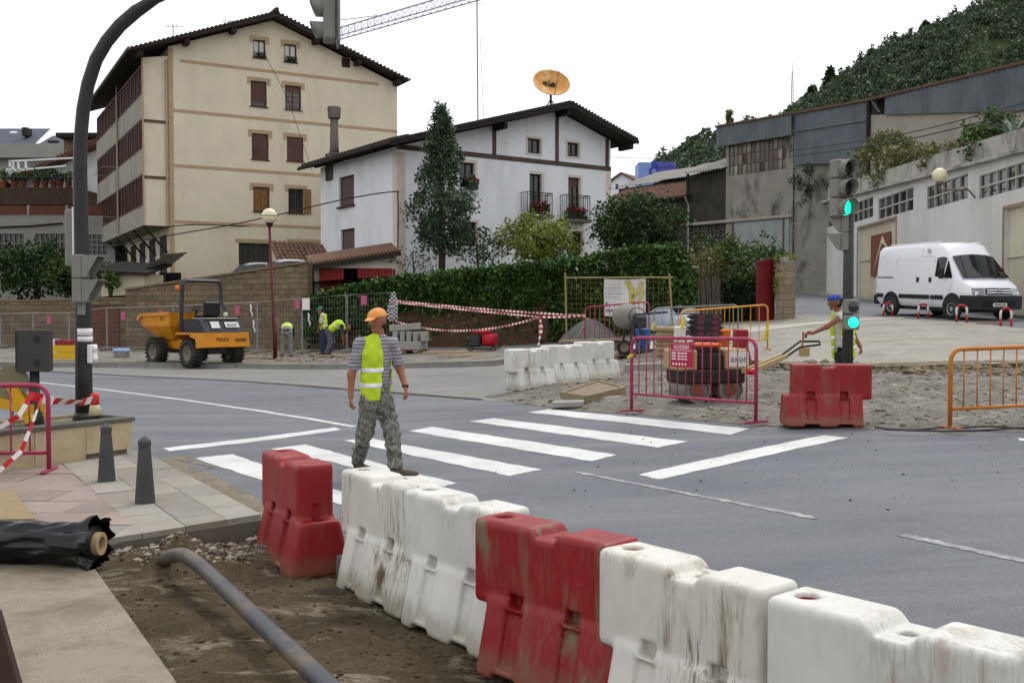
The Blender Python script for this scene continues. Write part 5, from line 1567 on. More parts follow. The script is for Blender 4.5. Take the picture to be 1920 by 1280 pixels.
# tiled lean-to behind the wall by the house
p = at(568, 486, 47.5)
t = thing('tiled_lean_to', 'little roof of curved red tiles behind the wall left of the white house', 'shed', p, R(25))
mb = MB(); tiles(mb, -1.3, 1.3, -.8, -.25, 1.4, .85); tag(mb.build('roof_tiles', M_TILER, t), kind='stuff')
B(-1.2, 1.2, -.6, 1.2, -2.5, -.35).build('wall', M_BLACKC, t)
# ------------------------------------------------------------------ cream sheds under the galleries
def shed(name, lab, x0, x1, y0, y1, Y, mat, roofmat, dark=False, rise=.5):
    a, b = at(x0, y1, Y), at(x1, y1, Y); zt = zat(y0, Y)
    t = thing(name, lab, 'shed', (a.x, a.y, 0), 0)
    L = b.x - a.x
    B(0, L, 0, 3, 1.0, zt).build('wall', mat, t)
    mb = MB(); mb.prism([(-.3, -.4, zt + .02), (L + .3, -.4, zt - .25 * rise), (L + .3, -.4, zt - .25 * rise + .12), (-.3, -.4, zt + .14)], (0, 3.6, .6)); mb.build('roof', roofmat, t)
shed('cream_shed', 'low cream shed with dark flat roof under the left end of the galleries', 190, 271, 512, 560, 49.5, m_cream, M_EAVE)
a = at(272, 512, 51.0); b = at(328, 480, 52.0)
t = thing('sheet_lean_to', 'grey corrugated lean-to roof over a dark bay under the cream block', 'shed', (a.x, a.y, 0))
mb = MB(); wavy(mb, 0, 1.8, 0, 3.5, a.z, a.z + .3); L = b.x - a.x
mb = MB(); n = 24; vs = []
for i in range(n + 1):
    s_ = i / n; z = a.z + (b.z - a.z) * s_ + .03 * math.sin(i * 1.6); vs += [(L * s_, -.6, z), (L * s_, 3, z + .3)]
mb.add(vs, [(2 * i, 2 * i + 2, 2 * i + 3, 2 * i + 1) for i in range(n)]); mb.build('roof', M_FIB, t)
B(0, L - .05, 2.0, 2.1, 1, a.z + .1).build('back_wall', M('bay_dark', (30, 28, 27), .95, .2, 2), t)
for u in (.03, L - .12): B(u, u + .1, -.4, -.3, 1, a.z).build('post', M_EAVE, t)
# ------------------------------------------------------------------ houses at far left
Yl = 68.0
def X_(px): return at(px, 400, Yl).x
def Z_(py): return zat(py, Yl)
ind = thing('workshop', 'grey workshop with barred grid windows under a brick-red parapet', 'building', (0, Yl, 0))
m_ws = M('workshop_render', (138, 136, 131), .95, .08, .6, .3, 40, dirt=.5, dcol=(110, 106, 100), dscale=.6, streak=3)
wins = [(X_(-40), Z_(512), X_(44), Z_(438)), (X_(65), Z_(498), X_(121), Z_(438)), (X_(163), Z_(478), X_(200), Z_(440))]
mb = MB(); wall_panel(mb, [(X_(-160), 0), (X_(215), 0), (X_(215), Z_(404)), (X_(-160), Z_(404))], wins, 0, .25); mb.quad((X_(215), 0, 0), (X_(215), 8, 0), (X_(215), 8, Z_(404)), (X_(215), 0, Z_(404)))
mb.build('wall', m_ws, ind)
for u0, z0, u1, z1 in wins:
    mb = MB(); n = max(4, int((u1 - u0) / .3))
    for i in range(n + 1): mb.box(u0 + (u1 - u0) * i / n - .03, u0 + (u1 - u0) * i / n + .03, .05, .1, z0, z1)
    for j in range(5): mb.box(u0, u1, .045, .105, z0 + (z1 - z0) * j / 4 - .03, z0 + (z1 - z0) * j / 4 + .03)
    f = mb.build('window', M('window_grid', (128, 122, 116), .7), ind)
    B(u0, u1, .15, .16, z0, z1).build('pane', glassy('workshop_glass', (58, 54, 54), .3), f)
m_brk = M('brick_red_parapet', (96, 58, 46), .9, .15, 2, dirt=.5, dcol=(66, 46, 40))
n = 5
for k in range(n):
    a, b = X_(-160) + (X_(200) - X_(-160)) * k / n, X_(-160) + (X_(200) - X_(-160)) * (k + .94) / n
    B(a, b, -.05, .15, Z_(403), Z_(386)).build('parapet_panel', m_brk, ind)
    B(b, b + (X_(200) - X_(-160)) * .06 / n, -.07, .15, Z_(404), Z_(385)).build('parapet_pier', m_ws, ind)
B(X_(-160), X_(215), .8, 8, Z_(404), Z_(402)).build('roof', m_ws, ind)
MB().tube([(X_(-40), -.1, Z_(428)), (X_(60), -.1, Z_(424)), (X_(118), -.1, Z_(419))], .06, 6).build('pipe', M_EAVE, ind)
ter = thing('terrace_house', 'old white house with red tiled gable behind a terrace of potted plants', 'house', (0, Yl + 2.5, 0))
k_ = (Yl + 2.5) / Yl
X2 = lambda px: at(px, 400, Yl + 2.5).x
Z2 = lambda py: zat(py, Yl + 2.5)
B(X2(-160), X2(150), -.5, 6, Z2(385), Z2(353)).build('terrace_slab', M('dark_terrace_soffit', (66, 52, 42), .9, .2, 2), ter)
mb = MB(); mb.poly([(X2(-20), 3, Z2(356)), (X2(170), 3, Z2(356)), (X2(170), 3, Z2(262)), (X2(150), 3, Z2(268)), (X2(-20), 3, Z2(340))]); mb.build('gable_wall', m_white, ter)
mb = MB(); mb.prism([(X2(-30), 1.8, Z2(344)), (X2(172), 1.8, Z2(256)), (X2(172), 1.8, Z2(250)), (X2(-30), 1.8, Z2(338))], (0, 6, 0)); mb.build('roof', M_TILER, ter)
mb = MB()
for k in range(30):
    s_ = k / 29; mb.tube([(X2(-30) + (X2(172) - X2(-30)) * s_, 1.7, Z2(338) + (Z2(250) - Z2(338)) * s_ + .05), (X2(-30) + (X2(172) - X2(-30)) * s_, 2.6, Z2(338) + (Z2(250) - Z2(338)) * s_ + .05)], .09, 5)
tag(mb.build('verge_tiles', M_TILER, ter), kind='stuff')
mb = MB(); zt_r, zb_r = Z2(334), Z2(353)
for k in range(48): mb.tube([(X2(30) + (X2(145) - X2(30)) * k / 47, -.4, zb_r), (X2(30) + (X2(145) - X2(30)) * k / 47, -.4, zt_r)], .012, 4)
mb.tube([(X2(30), -.4, zt_r), (X2(150), -.4, zt_r)], .03, 5); mb.build('railing', M_IRON, ter)
mb = MB(); wp = M('white_pergola', (226, 228, 228), .5)
for (a, b) in (((12, 300), (150, 293)), ((12, 318), (118, 309)), ((12, 298), (12, 342)), ((18, 302), (18, 354)), ((28, 300), (28, 320)), ((42, 300), (42, 318)), ((2, 320), (18, 308))):
    mb.beam((X2(a[0]), .6, Z2(a[1])), (X2(b[0]), .6, Z2(b[1])), .12, .12)
mb.build('pergola', wp, ter)
for i, px in enumerate((5, 26, 42, 68, 84, 100, 112, 128)):
    p = Vector((X2(px), Yl + 2.5 + .1, Z2(353)))
    t = thing('potted_plant', 'terracotta pot with leafy plant, %s on the terrace' % ['at the far left end', 'second from the left', 'third from the left', 'fourth from the left', 'fifth from the left', 'sixth from the left', 'seventh from the left', 'nearest the black post'][i], 'plant', p, 0, 'plants along the terrace')
    MB().lathe([(.16, 0), (.24, .4), (.27, .42), (.27, .48), (.22, .48)], 10).build('pot', M('terracotta', (132, 74, 54), .9, .15, 4), t)
    h = random.uniform(.35, .8); leaf_obj('foliage', blob_pts((0, 0, .5 + h * .5), (.32, .3, h * .6), 150), .2, random.choice([L_DARK, L_MID]), t)
sl = thing('slate_roof_house', 'large pale house with grey slate roof, rooflights and dark chimneys', 'house', (0, 90, 0))
X3 = lambda px: at(px, 300, 90).x
Z3 = lambda py: zat(py, 90)
B(X3(-200), X3(150), 0, 12, 2, Z3(276)).build('wall', M('pale_facade', (146, 146, 142), .9, .06, 1), sl)
B(X3(-200), X3(150), -.8, .2, Z3(298), Z3(272)).build('parapet', M('pale_facade', (184, 182, 176)), sl)
m_slate = M('grey_slate', (72, 78, 90), .7, .1, 2)
mb = MB(); mb.add([(X3(-200), .3, Z3(272)), (X3(60), .3, Z3(272)), (X3(48), 5, Z3(222)), (X3(-200), 5, Z3(222))], [(0, 1, 2, 3)]); mb.add([(X3(60), .6, Z3(272)), (X3(150), .6, Z3(272)), (X3(150), 5, Z3(238)), (X3(52), 5, Z3(236))], [(0, 1, 2, 3)])
mb.build('roof', m_slate, sl)
for px, py, w, h in ((26, 231, 5, 16), (80, 256, 9, 18)):
    B(X3(px - w), X3(px + w), 2, 3, Z3(py + h), Z3(py)).build('chimney', M_IRON, sl)
for px, py in ((15, 246), (65, 273), (114, 275)): MB().prism([(X3(px - 6), .9, Z3(py + 2)), (X3(px + 6), .9, Z3(py + 2)), (X3(px + 6), 1.3, Z3(py - 2)), (X3(px - 6), 1.3, Z3(py - 2))], (0, -.1, .1)).build('rooflight', M('rooflight', (210, 216, 222), .2), sl)
bb = thing('balcony_house', 'brown house with balcony squeezed between the post and the cream block', 'house', (0, 78, 0))
X4 = lambda px: at(px, 300, 78).x
Z4 = lambda py: zat(py, 78)
B(X4(120), X4(200), 0, 8, 2, Z4(262)).build('wall', M('dun_render', (122, 108, 92), .9, .12, 1), bb)
B(X4(118), X4(205), -1.2, 8, Z4(262), Z4(254)).build('eave', M_EAVE, bb)
for z in (338, 385): B(X4(150), X4(196), -1.3, -.01, Z4(z), Z4(z - 5)).build('balcony', m_brk, bb)
mb = MB()
for k in range(16): mb.tube([(X4(150 + k * 3), -1.2, Z4(333)), (X4(150 + k * 3), -1.2, Z4(314))], .02, 4)
mb.tube([(X4(150), -1.2, Z4(314)), (X4(196), -1.2, Z4(314))], .03, 4); mb.build('railing', M_IRON, bb)
B(X4(164), X4(176), -.03, .02, Z4(332), Z4(296)).build('window', M_BROWN, bb)
B(X4(158), X4(167), 3, 4, Z4(262), Z4(224)).build('chimney', M('red_chimney', (156, 44, 40), .8, .1, 3), bb); B(X4(156), X4(169), 2.9, 4.1, Z4(223.9), Z4(220)).build('chimney_cap', M('red_chimney', (156, 44, 40)), bb)
# ------------------------------------------------------------------ ivy-covered fence
ia, ib = Vector((-7.95, 39.75)), Vector((5.75, 35.45)); idr = (ib - ia); iL = idr.length; iA = math.atan2(idr.y, idr.x)
FI = Plane2(ia.x, ia.y, iA)
ivt = [FI.at(px, py) for px, py in ((575, 566), (600, 556), (650, 542), (720, 528), (760, 522), (800, 520), (900, 508), (1000, 499), (1060, 492), (1130, 480), (1200, 468), (1262, 466))]
def ivtop(u): return float(np.interp(u, [p[0] for p in ivt], [p[1] for p in ivt]))
iv = thing('ivy_fence', 'long boarded fence smothered in dark green ivy below the white house', 'fence', (ia.x, ia.y, 0), iA)
m_fb = M('red_brown_boards', (110, 80, 66), .9, .15, 2, dirt=.5, dcol=(70, 54, 44), streak=3, rnd=True)
nbd = 46
for k in range(nbd):
    u = iL * k / nbd; x, y = ia + idr * (k / nbd)
    B(u + .005, u + iL / nbd - .005, .12, .16, g(x, y) + .05, ivtop(u) - .5).build('board', m_fb, iv)
mb = MB()
for k in range(int(iL / .09)):
    u = k * .09; x, y = ia + idr * (u / iL); mb.beam((u, .06, g(x, y) + .1), (u, .06, ivtop(u) - .4), .012, .012)
for j in range(9):
    mb.beam((0, .05, .45 + j * .28), (iL, .05, .45 + j * .28 + (.5 if j < 9 else 0)), .014, .014)
tag(mb.build('wire_mesh', M('rusty_wire', (84, 70, 58), .7), iv), kind='stuff')
MB().box(0, iL, .17, .6, 0, 1.2).build('footing', M_GREYC, iv)
n = 46000
u = rng.uniform(-.2, iL + .1, n)
tp = np.array([ivtop(x) for x in u]); xs_ = ia.x + idr.x * u / iL; ys_ = ia.y + idr.y * u / iL
gz = np.array([g(a, b) for a, b in zip(xs_, ys_)])
bot = np.array([.55 + .28 * mnoise.noise(Vector((x * .55, 3, 1))) + .25 * mnoise.noise(Vector((x * 2.3, 5, 1))) for x in u])
bot = np.where(u < 3.2, bot - .25, bot); bot = np.where(u > iL - 4.6, bot - .55, bot)
w = rng.uniform(0, 1, n) ** .85
z = tp - w * (tp - gz) * (1 - np.clip(bot, 0, .95)); 
z = np.where(rng.uniform(0, 1, n) < .05, gz + rng.uniform(0, 1, n) * (tp - gz), z)
lump = np.array([mnoise.noise(Vector((a * 1.6, b * 1.6, 2))) for a, b in zip(u, z)])
dep = .06 - .28 * np.clip(lump + .25, 0, 1) - .22 * np.exp(-((tp - z) / .35) ** 2) + rng.normal(0, .05, n)
topm = rng.uniform(0, 1, n) < .16
dep = np.where(topm, rng.uniform(-.35, .55, n), dep); z = np.where(topm, tp + rng.normal(0, .08, n) + .08 * lump, z)
v, f = leaf_np(np.stack([u, dep, z], 1), .14, -.55, .9)
put('ivy', np_mesh('ivy', v, f, L_IVY, smooth=False), iv)
n2 = 2600   # the rounded end of the ivy
v, f = leaf_np(blob_pts((iL - .15, .5, 2.4), (.75, .9, 1.7), n2, .8), .17, -.4, .9)
put('ivy', np_mesh('ivy', v, f, L_IVY, smooth=False), iv)
# ------------------------------------------------------------------ garden trees
def limb_tree(name, lab, px, py_base, Y, trunk_h, r0, crown, limbs, mat, size, cat='tree', up=.2, n_limb=9):
    b = at(px, py_base, Y)
    t = thing(name, lab, cat, b)
    mb = MB(); mb.tube([(0, 0, -1.0), (.03, 0, trunk_h * .3), (-.04, .02, trunk_h * .7), (0, 0, trunk_h)], [r0, r0 * .85, r0 * .6, r0 * .2], 8)
    mb.build('trunk', M_BARK, t, smooth=True)
    mb = MB()
    for k in range(n_limb):
        a = k * 2.4; z = trunk_h * (.3 + .6 * k / n_limb); L = limbs * (1 - .55 * k / n_limb)
        mb.tube([(0, 0, z), (math.cos(a) * L * .5, math.sin(a) * L * .5, z + L * .35), (math.cos(a) * L, math.sin(a) * L, z + L * .6)], [r0 * .35, r0 * .22, r0 * .07], 5)
    mb.build('limbs', M_BARK, t)
    leaf_obj('crown', crown, size, mat, t, up)
    return t
Yc = 43.5
H = zat(197, Yc) - zat(512, Yc)
def cone_pts():
    out = []
    for k in range(330):
        z = random.random() ** .9
        wdt = 1.42 * (math.sin(min(1, (z + .05) * 2.4) * math.pi / 2)) * (1 - z) ** .86 * 1.25 + .1
        a = random.uniform(0, 6.28); r_ = wdt * math.sqrt(random.uniform(.15, 1.0)) * (1 + .55 * mnoise.noise(Vector((math.cos(a) * 1.7, math.sin(a) * 1.7, z * 8))))
        cz_ = .13 * H + z * H * .86
        s_ = (.34 * (1 - .6 * z) + .05) * random.uniform(.5, 1.25)
        if random.random() < .18 + .5 * max(0, z - .62): continue
        out.append(blob_pts((math.cos(a) * r_, math.sin(a) * r_, cz_), (s_, s_, s_ * random.uniform(1.2, 2.0)), int(70 * (1 - .62 * z)), .3))
    return np.concatenate(out)
limb_tree('bay_tree', 'tall dark cone-shaped tree in front of the white house', 828, 514, Yc, H * .95, .16, cone_pts(), 1.2, leafmat('leaf_bay', (46, 64, 48), (78, 100, 72), (110, 130, 100), .3), .15, up=.7, n_limb=16)
c_ = clumps((0, 0, 1.15), (1.85, 1.4, 1.0), 95, (.5, .5, .38), 52, .3)
limb_tree('yellow_shrub', 'yellow-green loose shrub before the balconies of the white house', 1010, 500, 42.5, 1.7, .1, c_, 1.4, leafmat('leaf_shrub', (92, 112, 40), (136, 150, 62), (178, 180, 92)), .16, 'shrub', -.2)
c_ = clumps((0, 0, 1.5), (1.9, 1.5, 1.2), 110, (.5, .5, .5), 70, .3)
limb_tree('dark_tree', 'bushy dark green tree between the white house and the tiled shed', 1200, 492, 42.0, 2.4, .14, c_, 1.5, L_DARK, .17, 'tree', .5)
c_ = clumps((0, 0, 1.2), (1.2, .9, .9), 40, (.35, .35, .3), 30, .3)
limb_tree('thin_shrub', 'sparse twiggy shrub just right of the cone-shaped tree', 895, 515, 42.8, 1.8, .06, c_, 1.0, L_DARK, .13, 'shrub', .3)
c_ = clumps((0, 0, .6), (.9, .5, .6), 18, (.3, .3, .25), 14, .3)
limb_tree('thin_shrub', 'few twigs with leaves left of the cone-shaped tree trunk', 775, 520, 42.5, 1.2, .04, c_, .8, L_MID, .12, 'shrub', .3)
c_ = clumps((0, 0, 1.35), (2.3, 1.8, 1.4), 70, (.7, .7, .55), 46, .3)
limb_tree('green_tree', 'broad green tree behind the low wall left of the black post', 70, 560, 52, 2.0, .15, c_, 2.0, leafmat('leaf_fern', (26, 48, 26), (44, 78, 36), (84, 118, 48)), .26, 'tree', .2)
c_ = clumps((0, 0, 1.0), (1.6, 1.2, 1.0), 50, (.5, .5, .4), 40, .3)
limb_tree('green_tree', 'smaller green shrub right beside the black post above the low wall', 135, 556, 51, 1.6, .08, c_, 1.2, L_MID, .22, 'tree', .2)
bush('creeper_bush', 'green creeper on the cream shed wall right of the signal', 207, 528, 48.8, .5, .55, L_MID, 350, .18, cat='creeper')
# ------------------------------------------------------------------ plastic barriers
def barrier_sdf(X, Y, Z):
    up = s_box(X, Y, Z, (-.055, 0, .57), (.495, .135, .225), .035)
    half = .245 - .24 * np.clip(Z, 0, .45)
    lo = np.maximum(np.abs(Y) - half, np.maximum(np.abs(X - .06) - .49, np.maximum(Z - .40, -Z))) + .02
    lo = lo - .02
    lo = smax(smax(np.abs(Y) - half, np.abs(X - .06) - .49, .05), smax(Z - .40, -Z, .04), .035)
    d = smin(up, lo, .03)
    # dip in the top
    wv = .06 + (Z - .74) * .9
    d = smax(d, -np.maximum(np.abs(X - .0) - wv, .748 - Z), .025)
    for cx, r, z0, z1 in ((0.0, .032, .62, .9), (-.44, .05, .5, .9), (.47, .045, .25, .5)):
        d = smax(d, -np.maximum(np.sqrt((X - cx) ** 2 + Y ** 2) - r, np.maximum(z0 - Z, Z - z1)), .012)
    ay = np.abs(Y)
    for cx in (-.2, .22):
        pocket = s_box(X, ay, Z, (cx, .16, .40), (.05, .085, .034), .012)
        d = smax(d, -pocket, .015)
        gr = np.maximum(np.abs(X - cx) - (.062 - .04 * (.35 - Z)), np.maximum(half - .036 - ay, np.maximum(.07 - Z, Z - .345)))
        d = smax(d, -gr, .03)
        foot = s_box(X, ay, Z, (cx, .2, 0), (.09, .2, .03), .02)
        d = smax(d, -foot, .03)
    return d
bv, bf = surface_net(barrier_sdf, (-.62, -.3, -.03), (.62, .3, .84), .0115)
m_pw = plastic_barrier('white_barrier_plastic', (206, 205, 199), (134, 118, 88), .7, (226, 224, 218))
m_pwm = plastic_barrier('muddy_white_barrier_plastic', (203, 200, 191), (108, 92, 64), 1.6, (224, 220, 210))
m_pr = plastic_barrier('red_barrier_plastic', (136, 10, 17), (116, 96, 74), .5, (156, 38, 44))
m_prm = plastic_barrier('muddy_red_barrier_plastic', (134, 11, 18), (118, 98, 74), 1.5, (160, 52, 54))
bme = {k: np_mesh('barrier_shell', bv, bf, m) for k, m in (('w', m_pw), ('wm', m_pwm), ('r', m_pr), ('rm', m_prm))}
plug = MB().lathe([(.0, 0), (.046, 0), (.046, .06), (.04, .06), (.04, .02), (0, .02)], 14)
plug_me = {'r': plug.mesh('plug', M('red_plug', (150, 28, 22), .5)), 'k': plug.mesh('plug', M('dark_hole', (40, 34, 30), .9))}
stk = B(-.05, .05, -.002, .0, -.05, .05).mesh('moulded_mark', M('moulded_mark', (170, 166, 156), .7))
def barrier(col, loc, rz, lab, group, plugc='k'):
    t = thing('plastic_barrier', lab, 'barrier', loc, rz, group)
    put('shell', bme[col], t)
    put('plug', plug_me[plugc], t, (-.44, 0, .715))
    put('plug', plug_me['k'], t, (.0, 0, .63), None).scale = (.66, .66, 1)
    return t
def topz(px, py, z):
    d = ray(px, py); Y = (z - CAM_H) / d.z
    return Vector((d.x * Y, Y, z))
ROW = [('r', (522, 842), (600, 873), 'clean red plastic barrier at the far end of the foreground row', 'k'),
       ('wm', (672, 876), (790, 908), 'muddy white plastic barrier next to the far red one, first white in the row', 'k'),
       ('w', (776, 908), (940, 948), 'white plastic barrier with scuffed panel just before the muddy red barrier', 'k'),
       ('rm', (912, 958), (1130, 1003), 'red plastic barrier streaked with dry mud in the middle of the row', 'k'),
       ('wm', (1136, 1012), (1452, 1092), 'white plastic barrier stained brown with red plug, right of the muddy red one', 'r'),
       ('w', (1478, 1106), (1930, 1215), 'nearest white plastic barrier cut by the lower right corner of the view', 'r')]
for i, (c, a, b, lab, pc) in enumerate(ROW):
    pa, pb = topz(*a, .66), topz(*b, .66)
    d = (pb - pa); d.z = 0; d.normalize()
    o = pa + d * .5
    if i > 1 and (o - o_prev).length < .945: o = o_prev + (o - o_prev).normalized() * .945
    o_prev = o.copy()
    barrier(c, (o.x, o.y, -.135), math.atan2(d.y, d.x), lab, 'plastic barriers in the foreground row', pc).scale = (.94, 1, 1)
def barrier_at(c, px, py, ang, lab, group, s=1.0):
    p = G(px, py, .02); p.z -= .0
    t = barrier(c, p, ang, lab, group); t.scale = (s, s, s); return t
mids = [(992, 737), (1056, 719), (1117, 706)]
pm = [Vector((.33, 19.5, 0)), Vector((1.03, 20.2, 0)), Vector((1.73, 20.9, 0))]; dm_ = (pm[2] - pm[0]); am = math.atan2(dm_.y, dm_.x)
for (px, py), c, lab in zip(mids, ('w', 'w', 'w'), ('nearest of the three white barriers beside the manhole frame', 'middle one of the three white barriers beside the manhole frame', 'farthest of the three white barriers, next to the concrete kerb piece')):
    q = pm[mids.index((px, py))]; barrier(c, (q.x, q.y, g(q.x, q.y) + .03), am - R(2), lab, 'white barriers beyond the crossing')
barrier_at('r', 1548, 797, R(176), 'single red barrier standing on the dug ground before the worker', 'red barriers on the site', .98)

# ------------------------------------------------------------------ crowd-control fences
def tubepaint(name, rgb, rust=.3): return M(name, rgb, .45, .1, 6, dirt=rust, dcol=(96, 60, 40), dscale=5, rnd=True, spec=.4)
m_pinkt = tubepaint('pink_tube', (156, 44, 80), .25); m_yelt = tubepaint('yellow_tube', (204, 142, 30), .4)
m_ort = tubepaint('orange_tube', (186, 112, 32), .5); m_gryt = tubepaint('grey_tube', (124, 120, 108), .4)
def crowd(p0, p1, h, mat, nb, lab, z_low=.24, r=.022, foot_mat=None, rb=.009, slope=None):
    p0, p1 = Vector(p0), Vector(p1); d = p1 - p0; L = math.hypot(d.x, d.y); a = math.atan2(d.y, d.x); dz = d.z
    t = thing('crowd_barrier', lab, 'barrier', p0, a, 'steel crowd barriers')
    c = .14; arc = lambda cx, s0: [(cx - c * math.cos(k * math.pi / 12) * s0, 0, h - c + c * math.sin(k * math.pi / 12)) for k in range(7)]
    path = [(0, 0, .03), (0, 0, h - c - .05)] + arc(c, 1) + [(x, y, z) for x, y, z in arc(L - c, -1)[::-1]] + [(L, 0, h - c - .05), (L, 0, .03)]
    sh = lambda p: (p[0], p[1], p[2] + dz * p[0] / L)
    MB().tube([sh(p) for p in path], r, 8).build('frame', mat, t, smooth=True)
    MB().tube([sh((0, 0, h * z_low)), sh((L, 0, h * z_low))], r * .8, 8).build('lower_rail', mat, t, smooth=True)
    bar = MB().tube([(0, 0, h * z_low), (0, 0, h - .005)], rb, 6).mesh('bar', mat, True)
    for k in range(nb):
        x = L * (k + 1) / (nb + 1); put('bar', bar, t, (x, 0, dz * x / L))
    fm = foot_mat or mat
    for x in (0, L):
        B(-.025, .025, -.2, .2, 0, .03, .006).build('foot', fm, t, loc=(x, 0, dz * x / L), rot=(0, 0, R(random.uniform(-12, 12))))
    return t
p0, p1 = G(1184, 771, .05), G(1417, 793, .04)
cb = crowd(p0, p1, zat(633, p0.y) - p0.z, m_pinkt, 14, 'nearest pink crowd barrier, with a red notice, in front of the roller', .24, .024)
hb = zat(633, p0.y) - p0.z; Lb = math.hypot(p1.x - p0.x, p1.y - p0.y); fx = lambda px: (px - 1184) / (1417 - 1184) * Lb
sx0, sx1, sz1 = fx(1268), fx(1309), hb - .02
sg = B(sx0, sx1, -.04, -.03, sz1 - .37, sz1 - .02).build('notice', M('notice_red', (166, 24, 62), .5, .05, 4), cb)
mw = M('notice_white', (226, 214, 216), .6)
rx = Matrix.Rotation(R(90), 4, 'X')
text('ALKIDEBA', 'notice_lettering', .075, mw, sg, Matrix.Translation(((sx0 + sx1) / 2, -.0425, sz1 - .09)) @ rx @ Matrix.Scale(.88, 4, (1, 0, 0)), .001)
mb = MB().box(sx0 + .03, sx1 - .03, -.043, -.041, sz1 - .135, sz1 - .13).box(sx0 + .03, sx1 - .03, -.043, -.041, sz1 - .148, sz1 - .145).box(sx0 + .03, sx1 - .03, -.043, -.041, sz1 - .045, sz1 - .042)
for k in range(4):
    for (a, b) in ((.02, .1), (.13, .19), (.205, .25), (.265, .31)):
        if k < 3: mb.box(sx0 + a, sx0 + b, -.043, -.041, sz1 - .185 - k * .04, sz1 - .165 - k * .04)
for k in range(5): mb.lathe([(0, 0), (.018, 0), (.018, .002)], 8, (sx0 + .05 + k * .058, -.043, sz1 - .325), 'y')
mb.build('notice_print', mw, sg)
def gz_(px, Y, dz=0.0):
    p = at(px, 600, Y); p.z = g(p.x, p.y) + dz; return p
pA, pB = gz_(1097, 31.0, .1), gz_(1217, 30.2, .1)
crowd(pA, pB, zat(576, 30.6) - pA.z, m_pinkt, 12, 'far pink crowd barrier behind the cement mixer', .2, .022)
pA, pB = gz_(1226, 26.6, .1), gz_(1384, 25.6, .1)
crowd(pA, pB, zat(578, 26.1) - pA.z, m_gryt, 9, 'dull grey crowd barrier behind the stacked rubber feet', .2, .02)
pB = G(1439, 655, .1); pA = gz_(1276, pB.y - .6, .1)
cy = crowd(pA, pB, zat(571, pB.y) - pB.z, m_yelt, 9, 'yellow crowd barrier beside the stacked rubber feet', .22, .022)
pA = G(1781, 804, .05); pB = pA + Vector((2.3, .55, .05))
crowd(pA, pB, zat(655, pA.y) - pA.z, m_ort, 12, 'rusty orange crowd barrier at the right edge', .25, .026, M('rusty_foot', (170, 112, 74), .8, .2, 6))
pB = G(92, 884, .1); pA = pB + Vector((-2.3, -.08, 0))
cbl = crowd(pA, pB, zat(722, pB.y) - pB.z, m_pinkt, 11, 'pink crowd barrier at the left edge before the planter', .22, .025)

# ------------------------------------------------------------------ striped tape
m_tr = M('tape_red', (190, 34, 40), .4, .1, 5); m_tw = M('tape_white', (226, 222, 222), .4, .05, 5)
def tape(lab, pts, w=.07, sag=0.0, twist=.6, period=.16, name='warning_tape'):
    P_ = [Vector(p) for p in pts]; dense = []
    for a, b in zip(P_, P_[1:]):
        n = max(2, int((b - a).length / (period / 2)))
        for k in range(n): t_ = k / n; q = a.lerp(b, t_); q.z -= sag * 4 * t_ * (1 - t_); dense.append(q)
    dense.append(P_[-1]); mb = MB()
    ph = random.uniform(0, 6)
    for i in range(len(dense) - 1):
        a, b = dense[i], dense[i + 1]; d = (b - a).normalized()
        s_ = d.cross(Vector((0, 1, .01))); s_ = s_.normalized() if s_.length > .01 else Vector((1, 0, 0))
        q = d.cross(s_); an0, an1 = twist * math.sin(ph + i * .35), twist * math.sin(ph + (i + 1) * .35)
        o0, o1 = (s_ * math.cos(an0) + q * math.sin(an0)) * w / 2, (s_ * math.cos(an1) + q * math.sin(an1)) * w / 2
        mb.cur = i % 2; mb.quad(a - o0, b - o1, b + o1, a + o0)
    mb.xf(Matrix.Translation(-dense[0]))
    o = mb.build(name, [m_tr, m_tw], loc=dense[0])
    return tag(o, lab, 'tape', 'red and white warning tape')
pa, pb = at(729, 562, 36.5), at(1098, 592, 30.9)
tape('upper strand of striped tape stretched across the ivy fence', [pa, pb], .065, .05)
pc = at(1013, 594, 30.5)
tape('middle strand of striped tape, running just under the top one', [pa + Vector((0, 0, -.06)), pc, pb], .06, .02)
tape('lower sagging strand of striped tape above the generator', [at(729, 598, 36.5), pc], .065, .42)
for k in range(3): pass
tape('bundle of striped tape hanging from the strand above the white barriers', [pc, pc + Vector((.02, 0, -.4)), pc + Vector((-.05, 0, -.85))], .12, 0, 1.2)
# tape at the planter
tp0 = pB + Vector((-.02, 0, (zat(735, pB.y) - pB.z)))
tq = at(182, 748, 11.6)
tape('striped tape tied between the left pink barrier and the black post', [at(60, 742, 10.6), at(100, 752, 10.7), at(150, 754, 11.2), tq], .095, 0, .35, .22)
tape('striped tape looping down across the left pink barrier', [at(62, 735, 10.25), at(35, 780, 10.2), at(-20, 812, 10.2)], .05, 0, .5, .2)
tape('striped tape trailing from the left pink barrier to the paving', [at(78, 745, 10.25), at(62, 790, 10.15), at(40, 845, 10.1), at(-10, 890, 9.9)], .045, 0, .7, .2)

